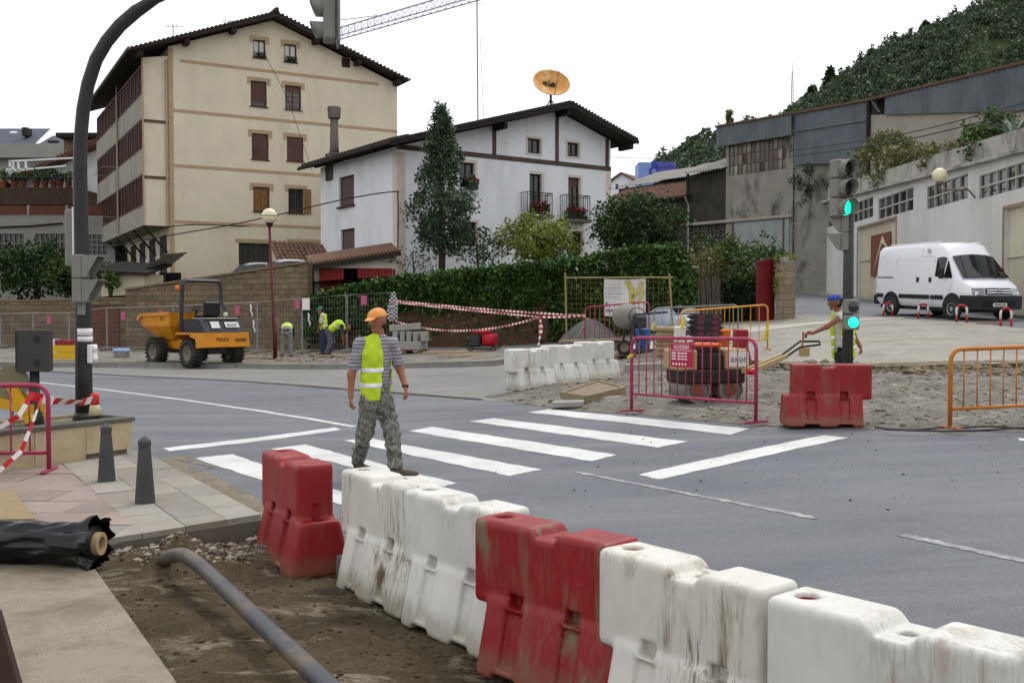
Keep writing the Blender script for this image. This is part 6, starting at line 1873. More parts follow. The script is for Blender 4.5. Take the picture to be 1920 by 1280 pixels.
# ------------------------------------------------------------------ planter, pole gantry, cabinet
PC = Vector((-4.44, 11.82)); pdv = Vector((.52, .856)).normalized(); pA_ = math.atan2(pdv.y, pdv.x)
pt = thing('planter', 'low stone-clad planter wall with grey coping behind the bollards', 'planter', (PC.x, PC.y, .1), pA_)
m_trav = M('travertine', (186, 168, 138), .8, .1, 2, .2, 60, dirt=.6, dcol=(128, 108, 78), dscale=2, dlo=.45, dhi=.7, rnd=True)
hpl = zat(781, PC.y) - .1
for k in range(6):
    B(-.62 * (k + 1) + .004, -.62 * k - .004, 0, .04, .06 if k == 0 else 0, hpl - .05).build('cladding_slab', m_trav, pt)
for k in range(2): B(-.04, 0, .045 + k * .5, .53 + k * .5, .06, hpl - .05).build('cladding_slab', m_trav, pt)
B(-3.7, -.045, .045, 1.0, 0, hpl - .06).build('soil', m_base, pt)
for k in range(4): B(-.95 * (k + 1) + .004, -.95 * k + .02, -.03, .16, hpl - .05, hpl, .008).build('coping_stone', M('dark_coping', (92, 90, 84), .85, .15, 4, .3, 50, rnd=True), pt)
B(-.05, .02, .165, 1.02, hpl - .05, hpl, .008).build('coping_stone', M('dark_coping', (92, 90, 84)), pt)
B(-3.7, -.05, 1.0, 1.04, 0, hpl - .02).build('cladding_slab', m_trav, pt)
Yg = 12.0
pb_ = at(158, 782, Yg)
gt = thing('signal_gantry', 'tall black post curving over the road with grey signal heads', 'traffic light', (pb_.x, pb_.y, pb_.z))
m_blk_p = M('black_post_paint', (44, 43, 43), .45, .15, 6, dirt=.3, dcol=(80, 76, 70), dscale=4)
pth = [(158, 790), (157, 700), (155, 560), (152, 430), (150, 330), (151, 260), (156, 205), (165, 158), (180, 112), (200, 78), (225, 48), (255, 22), (292, -2), (345, -26), (420, -48), (520, -62), (660, -70)]
pts3 = [at(px, py, Yg) - Vector(pb_) for px, py in pth]
MB().tube(pts3, [.1, .095, .088, .082, .08] + [.076] * 7 + [.06] * 5, 16).build('post', m_blk_p, gt, smooth=True)
MB().lathe([(.13, -.05), (.13, 0.02), (.1, .06)], 14).build('base_collar', m_blk_p, gt)
def onpost(py): q = at(157, py, Yg); return q.z - pb_.z
MB().lathe([(.096, 0), (.096, .085)], 16, (pts3[2].x + .01, 0, onpost(629))).build('sticker', m_tw, gt, smooth=True)
MB().lathe([(.097, 0), (.097, .06)], 16, (pts3[2].x + .012, 0, onpost(640) + .0)).build('sticker', m_tw, gt, smooth=True)
m_head = M('grey_signal_housing', (124, 123, 117), .6, .08, 4, dirt=.3, dcol=(100, 96, 88))
m_lens_off = glassy('dark_lens', (46, 44, 42), .2)
def visor(r, L, n=14, cut=.25):
    """sun hood: open tube cut away underneath, axis along -y"""
    mb = MB(); vs = []
    for k in range(n + 1):
        a = math.pi * (-.5 - .0) + 2 * math.pi * (k / n) ; a = R(-60) + R(300) * k / n
        drop = 1 - cut * (1 - math.sin(a)) 
        for rr in (r, r - .008):
            vs += [(math.cos(a) * rr, 0, math.sin(a) * rr), (math.cos(a) * rr, -L * max(.15, drop), math.sin(a) * rr)]
    fs = []
    for k in range(n):
        i, j = 4 * k, 4 * k + 4
        fs += [(i, i + 1, j + 1, j), (i + 2, j + 2, j + 3, i + 3), (i + 1, i + 3, j + 3, j + 1)]
    return mb.add(vs, fs)
def head(parent, loc, rz, n, w, hcell, dep, lens, lit=None, visors=True, back=None, r=None):
    """signal head of n lamps, front along local -y"""
    r = r or w * .36
    mt = Matrix.Translation(loc) @ Matrix.Rotation(rz, 4, 'Z')
    for k in range(n):
        z = -hcell * k
        mb = B(-w / 2, w / 2, 0, dep, z - hcell + .006, z - .006, .018); mb.xf(mt)
        hd = mb.build('lamp_housing', m_head, parent)
        mb = MB().lathe([(0, 0), (r * .6, .006), (r, .012), (r, .03)], 20, (0, -.02, z - hcell / 2), 'y'); mb.xf(mt)
        mb.build('lens', emis('green_lamp', (20, 226, 176), 1.6) if lit == k else m_lens_off, hd, smooth=True)
        if visors:
            v = visor(r * 1.1, w * .62); v.xf(mt @ Matrix.Translation((0, .0, z - hcell / 2)))
            v.build('visor', m_head, hd, smooth=True)
    return mt
def wedge_head(parent, loc, rz, n, w, hcell, dep, L):
    mt = Matrix.Translation(loc) @ Matrix.Rotation(rz, 4, 'Z')
    for k in range(n):
        z = -hcell * k
        mb = B(-w / 2, w / 2, 0, dep, z - hcell + .004, z, .012); mb.xf(mt); hd = mb.build('lamp_housing', m_head, parent)
        mb = MB().prism([(-w / 2, -.001, z - hcell + .02), (-w / 2, -.001, z - .01), (-w / 2, -L, z - .01), (-w / 2, -L * .25, z - hcell + .02)], (.012, 0, 0))
        mb.prism([(w / 2 - .012, -.001, z - hcell + .02), (w / 2 - .012, -.001, z - .01), (w / 2 - .012, -L, z - .01), (w / 2 - .012, -L * .25, z - hcell + .02)], (.012, 0, 0))
        mb.box(-w / 2 + .012, w / 2 - .012, -L, -.001, z - .02, z - .01); mb.xf(mt); mb.build('visor', m_head, hd)
wedge_head(gt, at(170, 479, Yg) - pb_ + Vector((0, -.14, 0)), R(90), 2, .24, .28, .12, .19)
MB().beam(at(160, 566, Yg) - pb_ + Vector((0, -.1, 0)), at(160, 590, Yg) - pb_ + Vector((0, -.1, 0)), .1, .06).build('bracket', m_head, gt)
q0, q1 = at(121, 392, Yg) - pb_, at(141, 500, Yg) - pb_
mb = B(q0.x, q1.x, -.02, .2, q1.z, q0.z, .02); mb.build('lamp_housing', m_head, gt)
B(q1.x - .01, q1.x + .01, -.05, .24, q1.z, q0.z + .02).build('backplate', m_tw, gt)
# head hanging over the road, seen from the side
q = at(616, -45, Yg) - pb_
hz_ = at(616, 78, Yg) - pb_
hh = q.z - hz_.z
mb = B(-.06, .09, -.13, .13, 0, hh, .02); mb.xf(Matrix.Translation((hz_.x, 0, hz_.z)) @ Matrix.Rotation(R(12), 4, 'Z')); ov = mb.build('overhead_housing', m_head, gt)
mb = B(.1, .13, -.2, .2, -.03, hh + .05); mb.xf(Matrix.Translation((hz_.x, 0, hz_.z)) @ Matrix.Rotation(R(12), 4, 'Z')); mb.build('backplate', m_head, ov)
for k in range(3):
    v = visor(.1, .16); v.xf(Matrix.Translation((hz_.x - .06, 0, hz_.z + hh * (k + .5) / 3)) @ Matrix.Rotation(R(-78), 4, 'Z')); v.build('visor', m_head, ov, smooth=True)
MB().tube([(hz_.x, 0, hz_.z + hh), (hz_.x, 0, pts3[-1].z)], .03, 8).build('hanger', m_blk_p, ov)
q = at(174, 663, Yg) - pb_
B(q.x - .03, q.x + .02, -.1, .1, q.z - .11, q.z + .11, .01).build('push_box', m_tw, gt)
for s_ in (-1, 1): MB().lathe([(.0, .05), (.035, .03), (.045, 0)][::-1], 10, (q.x + .02, -.02, q.z + s_ * .06), 'x').build('push_dome', m_tw, gt, smooth=True)
p = at(178, 778, 11.65)
t = thing('warning_beacon', 'small red-topped beacon on the planter beside the black post', 'beacon', p)
MB().lathe([(.07, 0), (.06, .08), (.05, .12)], 12).build('base', M('beacon_clear', (196, 190, 150), .4, .1, 5), t, smooth=True)
MB().lathe([(.05, .12), (.055, .2), (.04, .25), (0, .26)], 12).build('lens', M('beacon_red', (206, 44, 22), .3, .05), t, smooth=True)
# cabinet on a post
pc_ = at(66, 792, 11.35)
t = thing('control_cabinet', 'dark control cabinet on a thick post beside the black gantry', 'cabinet', pc_, R(14))
zc0, zc1 = zat(696, 11.35) - pc_.z, zat(618, 11.35) - pc_.z
MB().lathe([(.11, -.05), (.08, .08), (.055, .14), (.052, zc0)], 14).build('post', m_blk_p, t, smooth=True)
B(-.17, .17, -.1, .14, zc0, zc1, .008).build('box', M('cabinet_grey', (62, 60, 58), .6, .1, 4, dirt=.3, dcol=(90, 86, 78)), t)
mb = MB()
for zz in (zc1 - .1, zc0 + .1):
    for k in range(4): mb.box(.02, .08, -.106, -.1005, zz - .04 + k * .022, zz - .03 + k * .022)
mb.build('louvres', M_IRON, t)
B(-.172, -.165, -.112, -.1, zc0 + .02, zc1 - .02).build('door_edge', M_IRON, t)
# round sign seen from behind on a yellow folding stand
p = at(22, 800, 11.3); p.z = .53
t = thing('round_sign', 'back of a round road sign on a yellow folding stand by the planter', 'sign', p, R(8))
zc = zat(717, 11.3) - .53
MB().lathe([(0, 0), (.19, 0), (.19, .015), (0, .015)], 28, (0, 0, zc), 'y').build('disc', M('sign_back', (122, 116, 92), .6, .1, 3, dirt=.4, dcol=(84, 76, 54)), t)
MB().beam((0, .03, zc - .6), (0, .03, zc + .18), .03, .02).beam((.0, .03, zc + .16), (.14, .03, zc - .1), .03, .02).beam((.0, .03, zc + .16), (-.14, .03, zc - .1), .03, .02).build('brace', M('galvanised', (150, 152, 152), .4, .1, 4), t)
m_yst = M('yellow_stand', (206, 158, 28), .5, .1, 4)
for a, b in (((-.3, 0, .25), (.22, -.1, .14)), ((.22, -.1, .14), (.24, .3, .14)), ((-.3, .1, .25), (.24, .3, .14)), ((.0, 0, .4), (.24, -.1, 0)), ((.0, 0, .4), (.24, .3, 0)), ((-.3, 0, .25), (-.35, 0, 0))):
    MB().beam(a, b, .06, .1).build('stand_leg', m_yst, t)
# bollards
def bollard(px, pyb, pyt, lab):
    p = G(px, pyb, .1); h = zat(pyt, p.y) - p.z; w = .078
    t = thing('bollard', lab, 'bollard', p, R(22), 'dark tapered bollards on the paved corner')
    m = M('bollard_iron', (66, 67, 68), .55, .12, 6, .15, 60, dirt=.3, dcol=(110, 104, 94), dscale=5)
    def oct_(s_, z, c=.28): return [(x * s_, y * s_, z) for x, y in ((-1 + c, -1), (1 - c, -1), (1, -1 + c), (1, 1 - c), (1 - c, 1), (-1 + c, 1), (-1, 1 - c), (-1, -1 + c))]
    def loft(rings):
        mb = MB(); vs = [v for r_ in rings for v in r_]; n = 8
        return mb.add(vs, [(i * n + k, i * n + (k + 1) % n, (i + 1) * n + (k + 1) % n, (i + 1) * n + k) for i in range(len(rings) - 1) for k in range(n)] + [tuple((len(rings) - 1) * n + k for k in range(n))])
    loft([oct_(.084, -.02), oct_(.082, .02), oct_(.05, h * .83)]).build('shaft', m, t)
    loft([oct_(.044, h * .83), oct_(.044, h * .85)]).build('neck', m, t)
    loft([oct_(.052, h * .85), oct_(.054, h * .92), oct_(.046, h * .945), oct_(.004, h)]).build('cap', m, t)
bollard(200, 901, 793, 'dark tapered bollard nearer the stone planter')
bollard(272, 941, 817, 'dark tapered bollard nearer the road edge')
# black plastic roll
def zs(x): return .045
re = at(188, 1003, 6.85); L = 2.6; rr_ = .142
t = thing('plastic_roll', 'roll of shiny black plastic wrapped round a pale cardboard core', 'roll', (re.x, re.y, .035), R(180 - 4))
def rollp(a, b):
    x = a * L; th = b * 2 * math.pi
    wr = .03 * mnoise.noise(Vector((x * 6 + th * 1.2, math.cos(th) * 2.2, math.sin(th) * 2.2))) + .035 * abs(mnoise.noise(Vector((x * 3.2 - th * .9, math.cos(th) * 1.3, math.sin(th) * 1.3))))
    e = .03 * sstep(.12, 0, x) * (1 + 1.5 * mnoise.noise(Vector((math.cos(th) * 2, math.sin(th) * 2, 3))))
    if math.sin(th) < -.55 and x < .3: e += .07 * sstep(.3, 0, x) * max(0, math.cos(th))
    r = rr_ * .93 + wr + e
    return (x - .06 * mnoise.noise(Vector((math.cos(th) * 3, math.sin(th) * 3, 1))) * (1 - a), math.cos(th) * r, rr_ + max(-rr_ * 1.0, math.sin(th) * r))
mb = MB(); mb.grid(rollp, 90, 72)
mb.build('sheet', M('black_polythene', (5, 5, 7), .13, .2, 5, .5, 9, spec=.4), t, smooth=True, weld=.0005)
MB().lathe([(.055, .03), (rr_ * .86, .035), (rr_ * .86, .5)], 28, (0, 0, rr_), 'x', caps=False).build('roll_end', M('roll_end_black', (26, 25, 26), .5, .1, 6), t, smooth=True)
MB().lathe([(.05, .2), (.05, -.012), (.078, -.012), (.078, .1)], 28, (0, 0, rr_), 'x', caps=False).build('cardboard_core', M('cardboard', (176, 152, 116), .9, .1, 5), t)
# pipe
pp_ = [(306, 1052, -.06), (312, 1046, .0), (324, 1041, .05), (342, 1040, .08), (362, 1050, .075), (395, 1078, .055), (440, 1120, .045), (490, 1168, .04), (540, 1215, .035), (590, 1262, .035), (660, 1330, .035)]
pts = []
for px, py, z in pp_:
    d = ray(px, py); Y = (z + .05 - CAM_H) / d.z; pts.append(Vector((d.x * Y, Y, z + .05)))
def smooth_path(P_, n=6):
    out = []
    for i in range(len(P_) - 1):
        p0, p1, p2, p3 = P_[max(0, i - 1)], P_[i], P_[i + 1], P_[min(len(P_) - 1, i + 2)]
        for k in range(n):
            t_ = k / n; out.append(.5 * ((2 * p1) + (p2 - p0) * t_ + (2 * p0 - 5 * p1 + 4 * p2 - p3) * t_ ** 2 + (3 * p1 - p0 - 3 * p2 + p3) * t_ ** 3))
    return out + [P_[-1]]
sp_ = smooth_path(pts); o0 = sp_[0].copy()
mb = MB().tube([p - o0 for p in sp_], .048, 18)
tag(mb.build('drain_pipe', M('grey_pipe_plastic', (66, 68, 74), .42, .12, 5, .1, 40, dirt=.8, dcol=(108, 95, 76), dscale=2.6, dlo=.46, dhi=.62), loc=o0, smooth=True), 'dusty grey plastic pipe curving out of the dug soil', 'pipe')
# plywood sheet on the paving, dark steel post in the corner
q = [G(px, py, .12) for px, py in ((-60, 925), (27, 925), (66, 976), (-60, 978))]
mb = MB().prism([v - q[0] for v in q][::-1], (0, 0, .018)); tag(mb.build('plywood_sheet', M('dusty_plywood', (142, 124, 94), .9, .12, 3, dirt=.5, dcol=(106, 88, 60)), loc=q[0]), 'dusty brown board lying on the paving behind the plastic roll', 'board')
pk = topz(24, 1290, .04); pk2 = at(-16, 1150, pk.y - .02)
mb = MB().beam((0, 0, 0), pk2 - pk, .07, .07); tag(mb.build('leaning_post', M('brown_post', (62, 48, 40), .7, .2, 5), loc=pk), 'dark brown post leaning in the lower left corner', 'post')

# ------------------------------------------------------------------ traffic light beyond the crossing
Yt = 13.9
pb2 = at(1588, 800, Yt); pb2.z = g(pb2.x, pb2.y)
tl = thing('traffic_light', 'traffic light showing green on a dark post behind the red barrier', 'traffic light', pb2)
ht = zat(300, Yt) - pb2.z
MB().tube([(0, 0, -.05), (0, 0, ht - .05)], [.075, .068], 16).build('post', M('dark_green_post', (52, 56, 54), .5, .15, 5, dirt=.3, dcol=(84, 80, 72)), tl, smooth=True)
head(tl, (-.09, -.1, ht), R(24), 3, .27, .262, .17, None, lit=2, r=.108)
head(tl, (.02, -.16, zat(560, Yt) - pb2.z), R(8), 2, .19, .215, .12, None, lit=1, visors=False, r=.075)
wedge_head(tl, (-.08, .05, zat(402, Yt) - pb2.z), R(-115), 2, .22, .25, .1, .2)

# ------------------------------------------------------------------ street lamp
pl0 = G(516, 673, .135)
t = thing('street_lamp', 'slim red street lamp with cream globe beside the dumper', 'street lamp', pl0)
zg_ = zat(405, pl0.y) - pl0.z; lx = (507 - 516) / pxm(pl0.y)
m_redp = M('dark_red_lamp_post', (88, 20, 25), .5, .15, 5, dirt=.4, dcol=(70, 34, 32))
MB().tube([(0, 0, 0), (0, 0, .9), (lx * .25, 0, 1.0), (lx, 0, zg_ - .32)], [.075, .075, .055, .045], 12).build('post', m_redp, t, smooth=True)
MB().lathe([(.05, 0), (.12, .1), (.13, .14)], 14, (lx, 0, zg_ - .38)).build('collar', M_IRON, t, smooth=True)
MB().lathe([(max(.001, .26 * math.sin(math.pi * k / 14)), -.26 * math.cos(math.pi * k / 14)) for k in range(15)], 22, (lx, 0, zg_)).build('globe', m_globe, t, smooth=True)
MB().lathe([(.263, -.012), (.268, 0), (.263, .012)], 22, (lx, 0, zg_)).build('band', M_IRON, t)

# ------------------------------------------------------------------ temporary mesh fence along the walls
m_galv = M('galvanised_tube', (146, 148, 148), .45, .1, 5, dirt=.3, dcol=(110, 100, 90))
f0, f1 = Vector((pl2.x + 1.0, pl2.y - 1.6)), Vector((-8.6, 38.6)); f2 = at(738, 600, 36.4)
def on_line(px, a, b):
    d = b - a; r_ = ray(px, 600).x
    t_ = (r_ * a.y - a.x) / (d.x - r_ * d.y); return a + d * t_
knots = [on_line(px, f0, f1) for px in (-95, 0, 62, 129)] + [on_line(px, f0, f1) for px in (200, 325, 482)] + [on_line(566, f0, f1), Vector((at(650, 600, 37.3).x, 37.3)), Vector((f2.x, f2.y))]
tops = [588, 588, 587, 586, 577, 574, 566, 560, 553, 548]
labs = ['wire site fence panel at the far left edge', 'wire site fence panel second from the left edge', 'wire site fence panel behind the control cabinet', 'wire site fence panel behind the black post', 'wire site fence panel in front of the brown door', 'wire site fence panel behind the dumper', 'wire site fence panel left of the street lamp post', 'wire site fence panel behind the two working men', 'wire site fence panel ending at the checked cloth']
for i in range(9):
    a, b = knots[i], knots[i + 1]; d = b - a; L = d.length
    za, zb2 = g(a.x, a.y) + .14, g(b.x, b.y) + .14
    t = thing('site_fence', labs[i], 'fence', (a.x, a.y, za), math.atan2(d.y, d.x), 'wire site fence panels')
    h0, h1 = zat(tops[i], a.y) - za, zat(tops[i + 1], b.y) - za
    if i == 3: continue_ = True
    MB().tube([(.03, 0, 0), (.03, 0, h0), (L - .03, 0, h1), (L - .03, 0, zb2 - za)], .017, 6).tube([(.03, 0, .15), (L - .03, 0, .15)], .01, 5).build('frame', m_galv, t)
    mb = MB(); n = int(L / .13)
    for k in range(n): x = .05 + (L - .1) * k / n; mb.beam((x, 0, .1), (x, 0, h0 + (h1 - h0) * x / L), .003, .003)
    for k in range(9): mb.beam((.03, 0, .15 + (h0 - .15) * k / 9), (L - .03, 0, .15 + (h1 - .15) * k / 9), .003, .003)
    tag(mb.build('wire', m_galv, t), kind='stuff')
    for x in (0.03, L - .03): B(x - .12, x + .12, -.3, .3, -.0, .12, .02).build('foot', M_GREYC, t)
m_pks = M('pink_notice', (160, 72, 104), .6, .08, 5)
for px, py in ((93, 600), (232, 592), (303, 590), (446, 582), (558, 571), (683, 563)):
    p = on_line(px, f0, f1) if px < 575 else Vector((at(px, 600, 37.0).x, 37.0)); pz = zat(py, p.y)
    t = thing('fence_notice', 'pink paper notice on the site fence, %s' % {93: 'leftmost of six', 232: 'beside the brown door', 303: 'just left of the dumper post', 446: 'right of the dumper', 558: 'right of the street lamp', 683: 'beside the cap of the walking man'}[px], 'notice', (p.x, p.y - .06, pz), math.atan2(f1.y - f0.y, f1.x - f0.x), 'pink notices on the site fence')
    B(-.14, .14, -.01, 0, -.18, .18).build('sheet', m_pks, t)
    mb = MB()
    for k in range(4): mb.box(-.09, .09, -.014, -.011, .1 - k * .07, .125 - k * .07)
    mb.build('print', M('notice_faded', (206, 130, 160), .7), t)
p = Vector((at(574, 600, 37.9).x, 37.9)); t = thing('fence_notice', 'white paper notice next to a pink one on the site fence', 'notice', (p.x, p.y, zat(570, p.y)), R(-22))
B(-.16, .16, -.01, 0, -.22, .22).build('sheet', m_tw, t)
for px, py, lab in ((470, 585, 'white rag tied high on the site fence left of the lamp'), (475, 615, 'white rag hanging low on the site fence left of the lamp'), (578, 602, 'white rag twisted on the fence right of the lamp')):
    p = on_line(px, f0, f1); q = Vector((p.x, p.y - .05, zat(py, p.y)))
    mb = MB().tube([(0, 0, .3), (.04, -.02, .2), (.02, 0, .05), (.09, -.02, -.1), (.05, 0, -.2)], [.02, .035, .025, .03, .012], 6); tag(mb.build('white_rag', m_tw, loc=q, smooth=True), lab, 'rag')
# checked cloth hung over the last fence post
p = Vector((f2.x, f2.y - .08, zat(602, f2.y)))
t = thing('checked_cloth', 'black and white checked cloth hanging over the end post of the fence', 'cloth', p)
hc = zat(547, f2.y) - p.z
mt_ = NT('checked_cloth'); ck = mt_.n.new('ShaderNodeTexChecker'); ck.inputs['Scale'].default_value = 14; ck.inputs[1].default_value = (.5, .5, .5, 1); ck.inputs[2].default_value = (.03, .03, .04, 1); mt_.l.new(mt_.coord(), ck.inputs['Vector']); mt_.set('Base Color', ck.outputs['Color']); mt_.set('Roughness', .9)
def clothp(a, b):
    th = a * 2 * math.pi; r_ = (.05 + .13 * math.sin(min(1, b * 1.25) * math.pi * .5)) * (1 + .3 * math.cos(3 * th + b * 4)) * (1 if b < .9 else 1 - (b - .9) * 3)
    return (math.cos(th) * r_, math.sin(th) * r_ * .6, hc * (1 - b))
MB().grid(clothp, 24, 16).build('cloth', mt_.mat, t, smooth=True, weld=.001)

# ------------------------------------------------------------------ tall mesh panel with banner
pa_, pb_2 = gz_(1063, 31.6, .1), gz_(1262, 30.8, .1)
d = pb_2 - pa_; L = math.hypot(d.x, d.y)
t = thing('mesh_panel', 'tall wire mesh panel with yellow frame in front of the ivy corner', 'fence', pa_, math.atan2(d.y, d.x))
h0, h1 = zat(516, 31.6) - pa_.z, zat(514, 30.8) - pa_.z
MB().tube([(0, 0, 0), (-.06, 0, h0 + .08)], .03, 7).tube([(-.05, 0, h0 - .08), (L, 0, h1 - .1)], .025, 7).tube([(L + .05, 0, -.2), (L - .12, 0, h1 + .02)], .03, 7).build('frame', M('yellowed_tube', (138, 120, 78), .6, .2, 3), t)
mb = MB()
for k in range(22): mb.beam((L * k / 22, 0, .15), (L * k / 22, 0, h0 - .05), .004, .004)
for k in range(14): mb.beam((0, 0, .15 + h0 * k / 14.5), (L, 0, .15 + h1 * k / 14.5), .004, .004)
tag(mb.build('wire', M('yellowed_tube', (150, 128, 72)), t), kind='stuff')
u0, u1 = L * (1133 - 1063) / 199, L * (1211 - 1063) / 199; zb0, zb1 = zat(592, 31.2) - pa_.z, zat(522, 31.2) - pa_.z
bn = thing('banner', 'white printed banner with a yellow tree shape hung on the mesh panel', 'banner', pa_ + Vector((0, 0, 0)), math.atan2(d.y, d.x))
mb = MB(); mb.grid(lambda a, b: (u0 + (u1 - u0) * a, .05 + .015 * math.sin(a * 9) + .012 * math.sin(b * 7 + a * 4), zb0 + (zb1 - zb0) * b - .03 * math.sin(a * 3.1)), 18, 12); mb.build('sheet', M('banner_white', (214, 214, 212), .7, .04, 3, dirt=.3, dcol=(170, 168, 160)), bn, smooth=True)
m_by = M('banner_yellow', (188, 176, 92), .7)
W2_, H2_ = u1 - u0, zb1 - zb0
def bstroke(pts, w):
    mb = MB(); P_ = smooth_path([Vector((u0 + W2_ * a, .02, zb0 + H2_ * b)) for a, b in pts], 6)
    for i in range(len(P_) - 1):
        d_ = (P_[i + 1] - P_[i]).normalized(); s_ = Vector((-d_.z, 0, d_.x)) * w / 2
        mb.quad(P_[i] - s_, P_[i + 1] - s_, P_[i + 1] + s_, P_[i] + s_)
    mb.build('printed_branch', m_by, bn)
bstroke([(.55, .95), (.66, .7), (.68, .45), (.6, .05)], .16); bstroke([(.66, .5), (.8, .62), (.92, .92)], .1); bstroke([(.66, .35), (.85, .4), (.95, .7)], .07)
mb = MB()
for k in range(5): mb.box(u0 + .05, u0 + W2_ * (.4 + .06 * (k % 2)), .015, .018, zb1 - .2 - k * .09, zb1 - .19 - k * .09)
mb.box(u0 + .06, u0 + .3, .015, .018, zb0 + .14, zb0 + .19); mb.box(u0 + .06, u0 + .12, .015, .018, zb0 + .3, zb0 + .42)
mb.build('print', M('print_grey', (110, 110, 118), .7), bn)
# ------------------------------------------------------------------ wheels
def wheel(parent, loc, r, w, axis_y=True, lugs=0, rim=.55, m_rim=None, name='wheel', dish=.3):
    """tyre with tread lugs and a dished rim, axle along local y"""
    o = bpy.data.objects.new(name, None); COL.objects.link(o); o.parent = parent; o.location = loc; o.empty_display_size = .1
    m_ty = M('tyre_rubber', (44, 42, 39), .9, .15, 6, .3, 40, dirt=.6, dcol=(104, 94, 78), dscale=4)
    h = w / 2
    prof = [(r * rim, -h * .8), (r * rim * 1.05, -h), (r * .82, -h), (r * .97, -h * .75), (r, -h * .4), (r, h * .4), (r * .97, h * .75), (r * .82, h), (r * rim * 1.05, h), (r * rim, h * .8)]
    MB().lathe(prof, 30, (0, 0, 0), 'y', caps=False).build('tyre', m_ty, o, smooth=True)
    if lugs:
        mb = MB()
        for k in range(lugs):
            a = 2 * math.pi * k / lugs; s_ = -1 if k % 2 else 1
            st = len(mb.v); mb.box(-.022, .022, -h * .05, h * .98, r - .02, r + .016)
            mb.xf(Matrix.Rotation(a, 4, 'Y') @ Matrix.Scale(s_, 4, (0, 1, 0)) @ Matrix.Rotation(R(0), 4, 'Z'), st)
        mb.build('tread_lugs', m_ty, o)
    mr = m_rim or M('dull_rim', (120, 112, 96), .6, .15, 5, dirt=.5, dcol=(90, 80, 64))
    pr = [(0, -h * dish), (r * rim * .35, -h * dish), (r * rim * .75, -h * dish * .6), (r * rim * .9, -h * .85), (r * rim * 1.02, -h * .85), (r * rim * 1.02, h * .85), (r * rim * .9, h * .85), (r * rim * .75, h * dish * .6), (r * rim * .35, h * dish), (0, h * dish)]
    MB().lathe(pr, 24, (0, 0, 0), 'y', caps=False).build('rim', mr, o, smooth=True)
    return o
# ------------------------------------------------------------------ site dumper
pr_ = G(357, 690, .01)
hd_a = R(139); fw = Vector((math.cos(hd_a), math.sin(hd_a), 0)); lf = Vector((-fw.y, fw.x, 0))
dc = pr_ + fw * 1.0 - lf * .78
dp = thing('site_dumper', 'yellow site dumper with black roll bar parked on the far side of the road', 'dumper', (dc.x, dc.y, g(dc.x, dc.y) + .01), hd_a)
m_yel = M('dumper_yellow', (206, 134, 22), .5, .1, 3, dirt=.6, dcol=(130, 92, 46), dscale=2, dlo=.48, dhi=.72)
m_dk = M('dumper_dark', (48, 50, 58), .5, .12, 4, dirt=.3, dcol=(90, 84, 76))
m_seat = M('black_seat', (20, 20, 21), .5, .1, 5)
for x, y in ((-1, .74), (-1, -.74), (1.05, .74), (1.05, -.74)): wheel(dp, (x, y, .47), .45, .36, lugs=44)
B(-1.3, 1.4, -.35, .35, .42, .72, .03).build('chassis', m_dk, dp)
B(-.55, 1.1, .3, .42, .55, .85, .02).build('side_frame', m_yel, dp); B(-.55, 1.1, -.42, -.3, .55, .85, .02).build('side_frame', m_yel, dp)
# rear ballast and covers
MB().prism([(-1.78, -.86, .66), (-1.72, -.86, 1.1), (-1.1, -.86, 1.1), (-1.1, -.86, .98), (-1.42, -.86, .9), (-1.45, -.86, .62)], (0, 1.72, 0)).build('rear_ballast', m_yel, dp)
for s_ in (-1, 1):
    MB().prism([(-1.1, s_ * .52, 1.1), (-.35, s_ * .52, 1.1), (-.28, s_ * .52, 1.0), (-.4, s_ * .52, 1.04), (-1.1, s_ * .52, 1.04)], (0, s_ * .36, 0)).build('mudguard', m_yel, dp)
MB().prism([(-1.7, -.72, 1.11), (-1.45, -.66, 1.52), (-.55, -.66, 1.52), (-.5, -.72, 1.11)], (0, 1.4, 0)).build('engine_cover', m_dk, dp)
B(-1.5, -.75, -.6, .55, 1.521, 1.56, .01).build('cover_lid', M('lid_grey', (150, 146, 138), .5, .1, 4), dp)
B(-.95, -.5, -.3, .3, 1.56, 1.68, .05).build('seat', m_seat, dp)
B(-1.05, -.93, -.3, .3, 1.6, 2.08, .05).build('seat_back', m_seat, dp)
MB().tube([(.0, .05, 1.2), (-.2, .05, 1.82)], .035, 8).build('steering_column', m_dk, dp)
st = MB().tube([(math.cos(k * math.pi / 10) * .2, math.sin(k * math.pi / 10) * .2, 0) for k in range(20)], .018, 6, closed=True)
st.tube([(-.2, 0, 0), (.2, 0, 0)], .014, 5).tube([(0, -.2, 0), (0, .2, 0)], .014, 5); st.xf(Matrix.Translation((-.2, .05, 1.84)) @ Matrix.Rotation(R(-22), 4, 'Y')); st.build('steering_wheel', m_seat, dp)
B(-.25, .2, -.45, .45, 1.12, 1.5, .03).build('dashboard', m_dk, dp)
def rops():
    c = .16; ps = [(-.3, .68, 1.02), (-.42, .68, 2.55)] + [(-.43, .68 - c + c * math.cos(k * math.pi / 10), 2.58 + c * math.sin(k * math.pi / 10)) for k in range(6)] + [(-.43, -.68 + c - c * math.cos((5 - k) * math.pi / 10), 2.58 + c * math.sin((5 - k) * math.pi / 10)) for k in range(6)] + [(-.46, -.68, 2.1), (-.9, -.68, 1.45)]
    return MB().tube(ps, .068, 4)
rops().build('roll_bar', m_dk, dp)
MB().lathe([(.05, 0), (.07, .02), (.065, .13), (.03, .16)], 12, (-.42, .86, 2.42)).build('beacon', M('amber_beacon', (224, 98, 20), .3, .05), dp, smooth=True)
MB().beam((-.42, .7, 2.42), (-.42, .86, 2.42), .03, .03).build('beacon_bracket', m_dk, dp)
